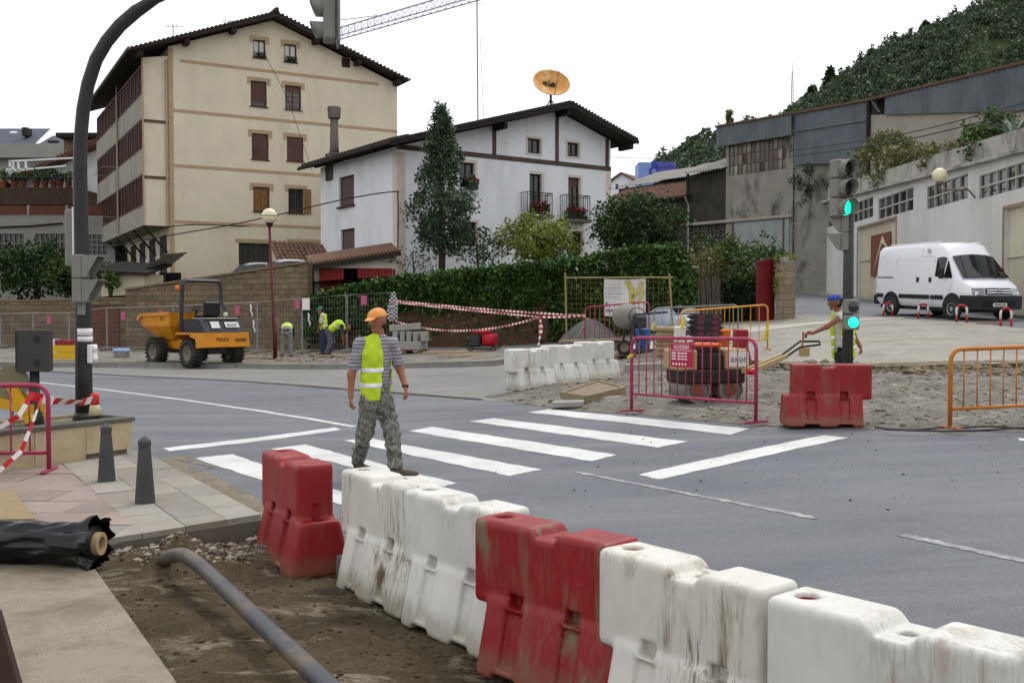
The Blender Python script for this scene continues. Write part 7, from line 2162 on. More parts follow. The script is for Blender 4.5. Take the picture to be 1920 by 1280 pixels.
# skip
def skip():
    mb = MB()
    A = [(.05, .86, 1.72), (1.75, .86, 1.66), (2.2, .74, 1.52), (2.2, -.74, 1.52), (1.75, -.86, 1.66), (.05, -.86, 1.72)]
    Bm = [(.1, .82, 1.3), (1.55, .82, 1.28), (1.95, .7, 1.26), (1.95, -.7, 1.26), (1.55, -.82, 1.28), (.1, -.82, 1.3)]
    C = [(.35, .5, .86), (1.1, .5, .84), (1.3, .45, .86), (1.3, -.45, .86), (1.1, -.5, .84), (.35, -.5, .86)]
    n = 6; mb.add(A + Bm + C, [(k, (k + 1) % n, n + (k + 1) % n, n + k) for k in range(n)] + [(n + k, n + (k + 1) % n, 2 * n + (k + 1) % n, 2 * n + k) for k in range(n)] + [tuple(range(2 * n, 3 * n))])
    A2 = [(x * .96 + .05, y * .94, z - .005) for x, y, z in A]; B2 = [(x * .96 + .04, y * .93, z) for x, y, z in Bm]; C2 = [(x, y * .9, z + .05) for x, y, z in C]
    mb.add(A2 + B2 + C2, [(n + k, n + (k + 1) % n, (k + 1) % n, k) for k in range(n)] + [(2 * n + k, 2 * n + (k + 1) % n, n + (k + 1) % n, n + k) for k in range(n)] + [tuple(range(2 * n, 3 * n))[::-1]])
    mb.add(A + A2, [(k, n + k, n + (k + 1) % n, (k + 1) % n) for k in range(n)])
    return mb
sk = skip().build('skip', m_yel, dp)
for a, b in (((.05, .88, 1.7), (1.75, .88, 1.64)), ((1.75, .88, 1.64), (2.22, .76, 1.5)), ((.05, -.88, 1.7), (1.75, -.88, 1.64))): MB().beam(a, b, .05, .1).build('skip_rim', m_yel, sk)
wl2 = M('label_white', (206, 204, 198), .6, .05, 6); bl2 = M('label_black', (30, 28, 28), .6)
RX = Matrix.Rotation(R(90), 4, 'X')
def rear_m(x, y, z): return Matrix.Translation((x, y, z)) @ Matrix.Rotation(R(-90), 4, 'Z') @ RX
text('TEREX', 'maker_lettering', .17, bl2, dp, rear_m(-1.765, .12, .88), .002)
B(-1.775, -1.77, -.75, -.35, .82, .92).build('worn_lettering', M('worn_letter', (120, 84, 30), .7), dp)
lm = Matrix.Rotation(R(-31.5), 4, 'Y')
mb = MB().box(-.012, -.002, -.58, -.08, -.1, .1); mb.xf(Matrix.Translation((-1.585, 0, 1.34)) @ Matrix.Rotation(R(31.5), 4, 'Y')); lb = mb.build('name_plate', wl2, dp)
text('axor', 'plate_lettering', .2, bl2, lb, Matrix.Translation((-1.6, -.33, 1.345)) @ Matrix.Rotation(R(31.5), 4, 'Y') @ Matrix.Rotation(R(-90), 4, 'Z') @ RX, .002)
mb = MB().box(-.012, -.002, .12, .42, -.12, .12); mb.xf(Matrix.Translation((-1.585, 0, 1.34)) @ Matrix.Rotation(R(31.5), 4, 'Y')); mb.build('data_plate', wl2, dp)
mb = MB().box(1.25, 1.98, .0, .01, -.13, .13); mb.xf(Matrix.Translation((-.1, .855, 1.47)) @ Matrix.Rotation(R(-5), 4, 'Z')); pl3 = mb.build('name_plate', wl2, sk)
text('axor', 'plate_lettering', .24, M('faded_letter', (120, 112, 100), .7), pl3, Matrix.Translation((1.45, .735, 1.47)) @ Matrix.Rotation(R(175), 4, 'Z') @ RX, .004)
text('775', 'fleet_number', .17, bl2, sk, Matrix.Translation((.55, .846, 1.52)) @ Matrix.Rotation(R(180), 4, 'Z') @ RX, .004)
MB().lathe([(0, 0), (.075, .01), (.075, .06)], 12, (-.95, -.55, 1.66), 'x').build('headlamp', wl2, dp, smooth=True)
MB().tube([(.2, -.9, 1.6), (.3, -1.0, 1.95)], .015, 5).build('mirror_stalk', m_dk, dp); 

# ------------------------------------------------------------------ delivery van
vf = G(1790, 600, .095); vh = math.atan2(-.966, .258); vfw = Vector((math.cos(vh), math.sin(vh), 0)); vlf = Vector((-vfw.y, vfw.x, 0))
vo = vf - vfw * 1.72 + vlf * .88
vr0 = vo - vfw * 1.45
zv = g(vo.x, vo.y) + .1
vn = thing('delivery_van', 'white high-roof delivery van parked by the garage wall', 'van', (vo.x, vo.y, zv), vh)
vn.rotation_euler.y = R(2.2); vn.scale = (.95, .95, .95)
m_vw = M('van_white', (226, 228, 232), .28, .02, 2, spec=.5, dirt=.12, dcol=(170, 165, 158), dscale=2)
m_vb = M('van_black_plastic', (32, 33, 35), .6, .1, 5)
ST = [(-2.42, .5, 2.2, .92, .80), (-2.36, .42, 2.36, .97, .84), (-2.2, .38, 2.42, .99, .86), (-1.0, .36, 2.46, 1.0, .87), (0, .36, 2.48, 1.0, .87), (.7, .36, 2.48, 1.0, .86), (.95, .36, 2.44, .99, .84), (1.22, .36, 2.2, .985, .80), (1.38, .36, 2.02, .98, .80), (1.7, .36, 1.68, .975, .86), (2.05, .36, 1.30, .96, .90), (2.3, .36, 1.19, .93, .86), (2.5, .38, 1.06, .88, .80), (2.6, .42, .92, .82, .74)]
def vsec(s_):
    x, zb, zt, w, wr = s_; belt = min(1.28, zt - .12)
    half = [(0, zb), (w * .86, zb), (w * .97, zb + .12), (w, min(.8, belt - .1)), (w, belt), (w + (wr - w) * .55, belt + (zt - belt) * .5), (wr + .02, zt - min(.13, (zt - belt) * .4)), (wr - .06, zt - .03), (wr - .2, zt + .0), (0, zt + .03)]
    return [(x, -y, z) for y, z in half] + [(x, y, z) for y, z in half[-2:0:-1]]
secs = [vsec(s_) for s_ in ST]; n = len(secs[0]); mb = MB()
mb.add([v for q in secs for v in q], [(i * n + k, (i + 1) * n + k, (i + 1) * n + (k + 1) % n, i * n + (k + 1) % n) for i in range(len(secs) - 1) for k in range(n)] + [tuple(range(n)), tuple((len(secs) - 1) * n + k for k in range(n))[::-1]])
mb.build('body', m_vw, vn, angle=38)
def vw(x, z, off=.006):
    """side surface of the van at (x,z), right hand side"""
    xs = [s_[0] for s_ in ST]; f = lambda k: float(np.interp(x, xs, [s_[k] for s_ in ST]))
    zt, w, wr = f(2), f(3), f(4); belt = min(1.28, zt - .12)
    y = w if z <= belt else w + (wr + .02 - w) * min(1, (z - belt) / max(.05, zt - .13 - belt))
    return y + off
def vpanel(name, poly, mat, side=-1, off=.006, parent=None, sub=6):
    P_ = [(x, side * vw(x, z, off), z) for x, z in poly]
    mb = MB(); mb.poly(P_ if side > 0 else P_); return mb.build(name, mat, parent or vn)
m_vg = glassy('van_glass', (24, 27, 30), .05)
for sd_ in (-1, 1):
    w1 = vpanel('side_window', [(.84, 1.38), (1.22, 1.33), (1.25, 1.98), (1.1, 2.02), (.86, 1.98)], m_vg, sd_, .008)
    vpanel('quarter_window', [(1.27, 1.33), (1.68, 1.32), (1.30, 1.93)], m_vg, sd_, .008)
    for poly in ([(-2.3, .62), (-1.9, .62), (-1.9, .76), (-2.3, .76)], [(-1.0, .62), (.62, .62), (.62, .76), (-1.0, .76)], [(.68, .62), (1.28, .62), (1.28, .76), (.68, .76)]):
        vpanel('rub_strip', poly, m_vb, sd_, .014)
    vpanel('slide_rail', [(-2.28, 1.3), (-1.35, 1.3), (-1.35, 1.35), (-2.28, 1.35)], M('rail_grey_van', (120, 120, 122), .5), sd_, .012)
    for x in (-.08, .56): vpanel('door_handle', [(x, 1.18), (x + .14, 1.18), (x + .14, 1.34), (x, 1.34)], m_vb, sd_, .016)
    for poly in ([(.09, .5), (.1, .5), (.1, 2.3), (.09, 2.3)], [(.76, .5), (.77, .5), (.77, 2.02), (.76, 2.02)], [(-1.25, .8), (-1.24, .8), (-1.24, 2.0), (-1.25, 2.0)], [(-2.25, 2.03), (.7, 2.03), (.7, 2.04), (-2.25, 2.04)], [(-2.25, .95), (1.6, .95), (1.6, .957), (-2.25, .957)], [(1.55, .8), (1.56, .8), (1.72, 1.25), (1.71, 1.25)]):
        vpanel('panel_gap', poly, M('panel_gap_grey', (120, 122, 126), .6), sd_, .004)
    for xa in (-1.45, 1.72):
        MB().lathe([(0, 0), (.43, 0), (.45, .012), (.40, .02), (0, .02)], 30, (xa, sd_ * 1.0 - (.016 if sd_ > 0 else .004), .40), 'y').build('wheel_arch', m_vb, vn)
    vpanel('rear_lamp', [(-2.40, .95), (-2.33, .95), (-2.33, 1.5), (-2.40, 1.5)], M('tail_red', (150, 26, 28), .3), sd_, .01)
    MB().tube([(1.42, sd_ * .97, 1.38), (1.4, sd_ * 1.14, 1.42)], .03, 6).build('mirror_arm', m_vb, vn)
    B(1.3, 1.44, sd_ * 1.05, sd_ * 1.26, 1.3, 1.66, .05).build('mirror', m_vb, vn)
ws = [(1.38, -.78, 2.02), (1.38, .78, 2.02), (2.06, .88, 1.315), (2.06, -.88, 1.315)]
def wsp(a, b):
    p = Vector(ws[0]).lerp(Vector(ws[1]), a).lerp(Vector(ws[3]).lerp(Vector(ws[2]), a), b)
    bow = (1 - (2 * a - 1) ** 2); return (p.x + .085 * bow + .02, p.y, p.z + .07 * bow + .012)
MB().grid(wsp, 12, 6).build('windscreen', m_vg, vn, smooth=True)
for y0 in (-.5, .25): MB().tube([(2.13, y0, 1.36), (2.0, y0 + .45, 1.44)], .012, 5).build('wiper', m_vb, vn)
# nose: bumper, lamps, grille
def fx_(y): return 2.63 - .06 * (y / .9) ** 2 - .06 * (abs(y) / .9) ** 6
def front(name, y0, y1, z0, z1, mat, off, zs0=None, th=.03, rake=.0):
    mb = MB(); n_ = 8; vs = []
    for i in range(n_ + 1):
        y = y0 + (y1 - y0) * i / n_
        for z, dx in ((z0, 0), (z1, -rake)): vs += [(fx_(y) + off + dx, y, z), (fx_(y) + off + dx - th, y, z)]
    fs = []
    for i in range(n_):
        a, b = 4 * i, 4 * i + 4; fs += [(a, b, b + 2, a + 2), (a + 2, b + 2, b + 3, a + 3), (a + 1, a, b, b + 1)[::-1]]
    fs += [(0, 2, 3, 1), (4 * n_, 4 * n_ + 1, 4 * n_ + 3, 4 * n_ + 2)]
    return mb.add(vs, fs).build(name, mat, vn, smooth=False)
front('bumper', -.97, .97, .34, .78, m_vb, .1, th=.5)
front('lower_grille', -.6, .6, .42, .62, M('grille_black', (16, 16, 17), .7), .105)
front('grille', -.46, .46, .83, 1.02, m_vb, .045, rake=.06)
for z in (.86, .94): front('grille_bar', -.44, .44, z, z + .035, m_vw, .055, rake=.02)
m_lamp = glassy('headlamp_glass', (150, 152, 150), .1)
front('headlamp', -.88, -.5, .80, 1.02, m_lamp, .05, rake=.08); front('headlamp', .5, .88, .80, 1.02, m_lamp, .05, rake=.08)
for z in (.87, .93): MB().prism([(2.70, -.09, z), (2.70, 0, z + .07), (2.70, .09, z), (2.70, .09, z + .025), (2.70, 0, z + .095), (2.70, -.09, z + .025)], (.012, 0, 0)).build('chevron_emblem', M('chrome', (170, 172, 174), .25, .05, metal=.8), vn)
MB().box(2.725, 2.735, -.26, .26, .44, .55).build('number_plate', wl2, vn)
mb = MB()
for k, (a, b) in enumerate(((-.2, -.15), (-.13, -.08), (-.06, -.01), (.01, .05), (.08, .13), (.15, .2))): mb.box(2.736, 2.739, a, b, .47, .52)
mb.build('plate_print', bl2, vn)
B(-2.5, -2.3, -.98, .98, .38, .72, .04).build('rear_bumper', m_vb, vn)
for k in range(2): MB().tube([(-1.9, (k - .5) * 1.5, 2.46), (.8, (k - .5) * 1.5, 2.51)], .015, 5).build('roof_rail', m_vw, vn)
for x in (-1.45, 1.72):
    for y in (-.86, .86): wheel(vn, (x, y * 1.075, .335), .335, .22, rim=.6, m_rim=M('van_rim', (160, 162, 164), .4, .1, 5, metal=.5), dish=.75)
B(-2.3, 2.3, -.8, .8, .24, .42).build('underbody', m_vb, vn)
MB().prism([(0, -.012, 0), (.09, -.012, .05), (.09, -.012, .14), (0, -.012, .18), (-.09, -.012, .14), (-.09, -.012, .05)], (0, .004, 0)).xf(Matrix.Translation((.42, -.905, 2.12))).build('shield_emblem', M('emblem_grey', (176, 178, 182), .5), vn)
# white car nose half hidden by the fences
pc2 = gz_(1272, 34.6, -.05)
t = thing('parked_car', 'pale blue-white car half hidden behind the barriers near the clipped hedge', 'car', pc2, R(-62)); t.scale = (.74, .74, .74)
CS_ = [(-1.9, .5, .95, .72), (-1.7, .35, 1.05, .78), (-.9, .3, 1.36, .8), (.1, .3, 1.40, .8), (.75, .3, 1.02, .8), (1.5, .3, .86, .76), (1.85, .35, .7, .66)]
rg = []
for x, zb, zt, w in CS_:
    rg.append([(x, -w, zb), (x, -w * 1.02, (zb + min(zt, .9)) / 2), (x, -w * .98, min(zt - .06, .9)), (x, -w * .72, zt - .02), (x, 0, zt + .02), (x, w * .72, zt - .02), (x, w * .98, min(zt - .06, .9)), (x, w * 1.02, (zb + min(zt, .9)) / 2), (x, w, zb)])
mb = MB(); n = 9; mb.add([v for r_ in rg for v in r_], [(i * n + k, (i + 1) * n + k, (i + 1) * n + k + 1, i * n + k + 1) for i in range(6) for k in range(8)] + [tuple(range(9)), tuple(54 + k for k in range(9))[::-1]]); mb.build('body', M('car_pale', (170, 180, 196), .25, .03, spec=.5), t, angle=40)
MB().quad((.14, -.6, 1.37), (.14, .6, 1.37), (.78, .72, 1.03), (.78, -.72, 1.03)).xf(Matrix.Translation((.03, 0, .03))).build('windscreen', m_vg, t)
for y in (-.55, .55): B(1.78, 1.88, y - .14, y + .14, .62, .74, .02).build('headlamp', m_lamp, t)
B(1.8, 1.9, -.3, .3, .4, .5, .01).build('number_plate', wl2, t)
for x in (-1.2, 1.2):
    for y in (-.7, .7): wheel(t, (x, y, .29), .29, .18, rim=.6, dish=.7)

# ------------------------------------------------------------------ hoops
m_hr = M('hoop_red', (170, 36, 34), .5, .15, 6, dirt=.3, dcol=(120, 90, 80)); m_hw = M('hoop_white', (216, 210, 206), .5, .08, 6, dirt=.3, dcol=(140, 120, 104))
for (px, py, Y, lab) in ((1665, 592, 32, 'first from the left, before the rear wheel'), (1731, 597, 30.5, 'second from the left, under the van doors'), (1803, 604, 28.8, 'third from the left, at the front wheel'), (1886, 611, 28.0, 'last on the right, at the front bumper')):
    p = G(px, py, .1); Y = p.y
    t = thing('parking_hoop', 'red and white steel parking hoop, ' + lab, 'hoop', p, R(-18), 'parking hoops before the van')
    w, h = .14, zat(py - {1665: 24, 1731: 27, 1803: 32, 1886: 33}[px], Y) - p.z; r = .033
    pts_ = [(-w, 0, 0), (-w, 0, h - w)] + [(-w * math.cos(k * math.pi / 10), 0, h - w + w * math.sin(k * math.pi / 10)) for k in range(1, 10)] + [(w, 0, h - w), (w, 0, 0)]
    MB().tube([pts_[0], (-w, 0, h * .42)], r, 10).build('lower_leg', m_hr, t, smooth=True); MB().tube([pts_[-1], (w, 0, h * .42)], r, 10).build('lower_leg', m_hr, t, smooth=True)
    MB().tube([(-w, 0, h * .42)] + pts_[1:4], r * .995, 10).build('upper_leg', m_hw, t, smooth=True); MB().tube(pts_[-4:-1] + [(w, 0, h * .42)], r * .995, 10).build('upper_leg', m_hw, t, smooth=True)
    MB().tube(pts_[3:-3], r * 1.0, 10).build('crown', m_hr, t, smooth=True)
p = G(1862, 608, .1); mb = B(-.45, .45, -.05, .05, 0, .06, .006); tag(mb.build('loose_plank', M('old_plank', (150, 128, 104), .9, .2, 4), loc=p, rot=(0, R(3), R(-8))), 'short worn plank lying beside the last hoop', 'plank')

# ------------------------------------------------------------------ small site plant beyond the crossing
# kerb stones stacked on a pallet
ps = G(765, 662, .14)
t = thing('pallet', 'wooden pallet under the stack of concrete kerb stones', 'pallet', ps, R(-12))
mw_ = M('pallet_wood', (128, 92, 66), .9, .2, 4)
for x in (-.5, 0, .5): B(x - .05, x + .05, -.4, .4, 0, .1).build('block', mw_, t)
for k in range(5): B(-.6, .6, -.4 + k * .18, -.26 + k * .18, .1, .13).build('board', mw_, t)
m_kb = M('new_concrete', (148, 146, 140), .9, .08, 3, .3, 50, rnd=True)
bl = B(0, 1.0, -.075, .075, 0, .25, .012).mesh('kerb_block', m_kb); be = B(-.075, .075, -.3, .3, 0, .32, .012).mesh('kerb_block', m_kb)
spots = [(-.62, -.3, .13, 0, 'bottom front'), (-.62, 0, .13, 0, 'bottom middle'), (-.62, .3, .13, 0, 'bottom back')]
bid = 0
for x, y, z, rz, lab in spots:
    o = put('kerb_block', B(0, 1.2, -.13, .13, 0, .28, .015).mesh('kerb_block', m_kb) if bid == 0 else bpy.data.objects['kerb_block'].data, None, ps + Matrix.Rotation(R(-12), 3, 'Z') @ Vector((x, y, z)), (0, 0, R(-12))); bid += 1
    tag(o, 'concrete kerb stone lying along the pallet, ' + lab + ' of the stack', 'kerb stone', 'stacked kerb stones')
for k in range(5):
    o = put('kerb_block', be, None, ps + Matrix.Rotation(R(-12), 3, 'Z') @ Vector((-.35 + k * .24, -.05, .413)), (0, 0, R(-12 + random.uniform(-3, 3))))
    tag(o, 'concrete kerb stone set end-on in the stack, %s of five' % ['first', 'second', 'third', 'fourth', 'fifth'][k], 'kerb stone', 'stacked kerb stones')
o = put('kerb_block', B(0, 1.05, -.14, .14, 0, .22, .015).mesh('kerb_block', m_kb), None, ps + Matrix.Rotation(R(-12), 3, 'Z') @ Vector((-.62, -.02, .737)), (0, R(-4), R(-6))); tag(o, 'concrete kerb stone on the very top of the pallet stack', 'kerb stone', 'stacked kerb stones')
# generator
pg = G(907, 658, .14)
t = thing('generator', 'red petrol generator in a tubular frame before the ivy fence', 'generator', pg, R(-8)); t.scale = (1.25, 1.25, 1.25)
mf_ = M('generator_frame', (52, 50, 50), .5, .1, 4); mg_ = M('generator_red', (176, 28, 38), .45, .1, 4)
for y in (-.26, .26):
    MB().tube([(-.42, y, .1), (-.42, y, .48), (-.36, y, .56), (.34, y, .56), (.42, y, .48), (.42, y, .1), (.34, y, .06), (-.36, y, .06)], .018, 6, closed=True).build('frame_side', mf_, t)
for x, z in ((-.42, .3), (.42, .3), (-.3, .56), (.3, .56), (-.3, .06), (.3, .06)): MB().tube([(x, -.26, z), (x, .26, z)], .016, 6).build('cross_tube', mf_, t)
B(-.02, .38, -.22, .22, .14, .46, .06).build('engine', mg_, t)
MB().lathe([(0, 0), (.13, .0), (.14, .03), (.12, .06)], 18, (.18, -.29, .3), 'y').build('starter_cover', mg_, t, smooth=True)
B(-.38, -.06, -.2, .2, .12, .4, .04).build('alternator', mf_, t); B(-.25, .2, -.18, .18, .46, .55, .03).build('tank', mg_, t)
for x in (-.3, .3): wheel(t, (x, -.28, .07), .07, .05, rim=.5)
# leaning striped marker post with its rubber base lying near
pm_ = G(963, 642, .14); t = thing('marker_post', 'white and red marker post leaning on the ivy fence', 'post', pm_, 0)
MB().tube([(0, 0, 0), (.12, .1, .36)], .055, 10).build('lower_sleeve', m_hw, t, smooth=True); MB().tube([(.12, .1, .36), (.2, .18, .62)], .055, 10).build('red_sleeve', m_hr, t, smooth=True); MB().tube([(.2, .18, .62), (.26, .24, .85)], .055, 10).build('upper_sleeve', m_hw, t, smooth=True)
pm_ = G(1022, 642, .14); t = thing('post_stand', 'flat round red rubber base behind the white barriers', 'post base', pm_)
MB().lathe([(0, .14), (.12, .14), (.2, .12), (.32, .05), (.33, 0)][::-1], 18).build('disc', mg_, t, smooth=True)
# sand heap, shovel, board
psd = G(1106, 642, .1)
mb = MB()
def heap(a, b):
    th = a * 2 * math.pi; r_ = b * (1 + .12 * math.sin(3 * th)); x, y = math.cos(th) * r_ * 1.05, math.sin(th) * r_ * .85
    return (x, y, .82 * (1 - b ** 1.6) + .03 * mnoise.noise(Vector((x * 5, y * 5, 2))))
mb.grid(heap, 40, 16); o = mb.build('sand_heap', earth('dark_sand', (84, 84, 84), (108, 107, 105), (124, 122, 118), .4, .5), loc=psd, smooth=True, weld=.001); tag(o, 'cone of dark grey sand beside the cement mixer', 'sand')
t = thing('shovel', 'shovel stuck in the sand heap with its handle up', 'shovel', psd + Vector((-.45, -.5, .12)))
MB().tube([(0, 0, 0), (.28, -.1, .72)], .018, 6).tube([(.2, -.1, .74), (.36, -.1, .7)], .016, 6).build('handle', M('ash_handle', (176, 156, 120), .7, .1, 5), t)
B(-.1, .1, -.02, .0, -.25, .02).build('blade', M_IRON, t)
pbd = at(1052, 639, 21.5); pbe = at(1160, 636, 22.0)
mb = MB().beam((0, 0, 0), pbe - pbd, .22, .035); tag(mb.build('scaffold_plank', M('grey_plank', (140, 126, 104), .9, .15, 4), loc=pbd), 'long plank lying across behind the white barriers', 'plank')
# cement mixer
pmx = G(1176, 664, .1)
t = thing('cement_mixer', 'cement mixer with grey pear-shaped drum tipped over its frame', 'cement mixer', pmx, R(10))
zc = zat(592, pmx.y) - pmx.z
dr = MB().lathe([(.0, -.34), (.14, -.335), (.25, -.28), (.315, -.16), (.325, .0), (.29, .12), (.235, .27), (.2, .36), (.185, .36), (.22, .26), (.27, .1)], 26, (0, 0, 0), 'z', caps=False)
dr.xf(Matrix.Translation((-.06, 0, zc)) @ Matrix.Rotation(R(52), 4, 'Y') @ Matrix.Rotation(R(-46), 4, 'X'))
dr.build('drum', M('cement_drum', (134, 130, 124), .85, .12, 3, .3, 40, dirt=.5, dcol=(104, 92, 84), dscale=3), t, smooth=True)
mfx = M('mixer_frame', (60, 62, 66), .6, .15, 4, dirt=.4, dcol=(120, 114, 104))
for a, b in (((.1, -.34, zc), (-.05, -.36, .1)), ((.1, .34, zc), (-.05, .36, .1)), ((.1, -.34, zc), (.5, -.36, .1)), ((.1, .34, zc), (.5, .36, .1)), ((-.1, -.36, .1), (.55, -.36, .1)), ((-.1, .36, .1), (.55, .36, .1)), ((-.05, -.36, .12), (-.05, .36, .12)), ((.12, -.36, zc), (.12, .36, zc)), ((.1, -.34, zc + .03), (1.0, -.34, zc + .1))): MB().beam(a, b, .055, .055).build('frame_tube', mfx, t)
B(.2, .5, -.16, .2, zc - .32, zc - .02, .03).build('motor', mfx, t)
hw2 = MB().tube([(math.cos(k * math.pi / 10) * .22, 0, math.sin(k * math.pi / 10) * .22) for k in range(20)], .014, 6, closed=True).tube([(-.22, 0, 0), (.22, 0, 0)], .01, 5); hw2.xf(Matrix.Translation((.15, -.4, zc))); hw2.build('tilt_wheel', mfx, t)
for y in (-.4, .4): wheel(t, (-.2, y, .2), .2, .08, rim=.6)
# wheelbarrow wheel peeping out, oil drum, cement bags
pdm = G(1205, 658, .08); hdm = zat(617, pdm.y) - pdm.z
t = thing('oil_drum', 'blue steel drum standing under the cement mixer arm', 'drum', pdm)
mbl = M('drum_blue', (40, 92, 156), .45, .1, 3, dirt=.35, dcol=(110, 108, 104), dscale=3)
pf_ = [(.195, 0), (.205, .01)]
for k in (.28, .56, .97): pf_ += [(.2, hdm * k - .03), (.212, hdm * k), (.2, hdm * k + .03)]
MB().lathe([(p_, z) for p_, z in pf_[:-1]] + [(.2, hdm), (.185, hdm - .02), (.0, hdm - .02)], 24).build('shell', mbl, t, smooth=True)
MB().tube([(.2 * math.cos(k * .314), .2 * math.sin(k * .314), hdm) for k in range(20)], .01, 5, closed=True).build('rim', mbl, t)
def sack_sdf(X, Y, Z): return smax(s_box(X, Y, Z, (0, 0, .07), (.3, .2, .07), .065), np.abs(X) - .29 - .02 * np.cos(Y * 12), .02) + .006 * np.sin(X * 22 + Y * 13)
sv, sf = surface_net(sack_sdf, (-.36, -.26, -.03), (.36, .26, .19), .02)
sack_me = np_mesh('cement_sack', sv, sf, M('paper_sack', (158, 138, 108), .8, .12, 4, .3, 18, dirt=.4, dcol=(110, 96, 78), rnd=True))
psk = G(1250, 668, .06)
for k in range(6):
    o = put('cement_sack', sack_me, None, psk + Vector((random.uniform(-.03, .03), random.uniform(-.03, .03), .125 * k)), (R(random.uniform(-2, 2)), R(random.uniform(-2, 2)), R(random.uniform(-10, 10))))
    tag(o, 'brown paper cement sack, %s in the stack beside the blue drum' % ['lowest', 'second from bottom', 'third from bottom', 'fourth from bottom', 'second from top', 'topmost'][k], 'sack', 'stacked cement sacks')
o = put('cement_sack', sack_me, None, G(1170, 668, .06), (0, 0, R(12))); tag(o, 'single cement sack lying flat in front of the blue drum', 'sack')
# stack of rubber feet
prf = gz_(1322, 21.0, .06)
fm2 = [M('rubber_foot_black', (46, 42, 44), .85, .12, 4), M('rubber_foot_maroon', (96, 52, 60), .8, .12, 4)]
t = thing('timber_block', 'block of timber carrying the stacked rubber feet', 'timber', prf, R(8)); zt0 = max(.12, zat(588, prf.y) - prf.z - .372)
B(-.2, .2, -.2, .2, 0, zt0 - .1, .01).build('block', M('dark_timber', (60, 50, 44), .9, .2, 4), t)
for k in range(4):
    t = thing('fence_block', 'heavy rubber fence foot, %s in the pile behind the roller' % ['lowest', 'second from bottom', 'second from top', 'topmost'][k], 'fence foot', prf + Vector((0, 0, zt0 - .1 + k * .118)), R(8 + random.uniform(-4, 4)), 'stacked rubber fence feet')
    MB().prism([(-.37, -.12, .06), (-.26, -.12, 0), (.26, -.12, 0), (.37, -.12, .06), (.28, -.12, .115), (-.28, -.12, .115)], (0, .24, 0)).build('body', fm2[0], t)
    for x in (-.2, .12): B(x - .0, x + .14, -.128, -.1205, .015, .1).build('patch', fm2[1], t)
# roller
prl = G(1322, 752, .04)
t = thing('roller', 'walk-behind twin-drum roller with beige covers behind the pink barrier', 'roller', prl, R(14))
m_be = M('roller_beige', (166, 142, 98), .55, .12, 3, dirt=.5, dcol=(96, 80, 56), dscale=3); m_st = M('drum_steel', (126, 122, 114), .5, .15, 4, .1, 30, dirt=.6, dcol=(92, 80, 64), dscale=3, metal=.3)
m_rk = M('roller_dark', (42, 36, 32), .8, .2, 5, dirt=.5, dcol=(88, 70, 50))
rdr = .205
for x in (-.27, .29):
    dr = MB().lathe([(.0, -.32), (.11, -.32), (.12, -.29), (rdr - .03, -.29), (rdr - .02, -.33), (rdr, -.33), (rdr, .33), (rdr - .02, .33), (.0, .3)], 32, (x, 0, rdr), 'y', caps=False); dr.build('drum', m_st, t, angle=40)
    MB().lathe([(0, -.325), (.1, -.325), (.1, -.3)], 14, (x, 0, rdr), 'y').build('hub', M('hub_rust', (110, 66, 46), .8, .2, 5), t)
B(-.52, .52, -.36, .36, .3, .52, .03).build('chassis', m_rk, t)
B(-.58, -.28, -.34, .34, .5, .83, .03).build('left_cover', m_be, t); rc = B(.2, .58, -.34, .34, .5, .84, .03).build('right_cover', m_be, t)
B(.585, .6, -.3, .3, .56, .78).build('cover_plate', wl2, rc)
text('axor', 'plate_lettering', .2, M('axor_blue_grey', (66, 78, 96), .6), rc, Matrix.Translation((.604, 0, .665)) @ Matrix.Rotation(R(90), 4, 'Z') @ RX, .002)
mb = B(.24, .56, -.352, -.342, .56, .8); mb.build('cover_plate', wl2, rc)
text('axor', 'plate_lettering', .15, M('axor_blue_grey', (66, 78, 96)), rc, Matrix.Translation((.40, -.354, .68)) @ RX, .002)
B(-.27, .19, -.28, .28, .5, .78, .04).build('engine', m_rk, t); B(-.22, .18, -.25, .25, .86, .93, .03).build('engine_hood', M('hood_orange', (206, 86, 34), .5, .1, 4), t); B(-.2, .15, -.22, .22, .78, .86, .02).build('air_filter', m_rk, t)
MB().tube([(.1, .2, .93), (.1, .2, 1.02), (.2, .2, 1.06)], .025, 6).build('exhaust', m_rk, t)
# towing handle reaching towards the worker
MH = Matrix.Rotation(-R(14), 4, 'Z')
def rl(px, py, Y): return MH @ (at(px, py, Y) - prl)
h0, h1, h2 = rl(1398, 697, 15.6), rl(1470, 667, 16.3), rl(1520, 648, 16.6)
for dy in (-.1, .1): MB().beam(h0 + Vector((0, dy, 0)), h1 + Vector((0, dy * .9, 0)), .05, .06).build('handle_bar', m_be, t)
MB().tube([h1 + Vector((0, -.1, 0)), rl(1500, 651, 16.3), rl(1537, 646, 16.4), rl(1537, 640, 16.9), rl(1500, 640, 17.0), h1 + Vector((0, .1, 0))], .018, 7, closed=False).build('handle_loop', m_rk, t)
MB().tube([rl(1503, 655, 16.6), rl(1506, 634, 16.75), rl(1506, 622, 16.8)], .016, 6).build('control_lever', M('lever_rust', (120, 66, 40), .7), t)
b_ = rl(1508, 656, 16.6); B(b_.x - .07, b_.x + .07, b_.y - .06, b_.y + .06, b_.z - .1, b_.z + .04, .01).build('control_box', m_be, t)
MB().lathe([(0, 0), (.04, .01), (.05, .05), (.05, .14)], 10, rl(1402, 697, 15.2), 'x').build('stop_knob', mg_, t, smooth=True)
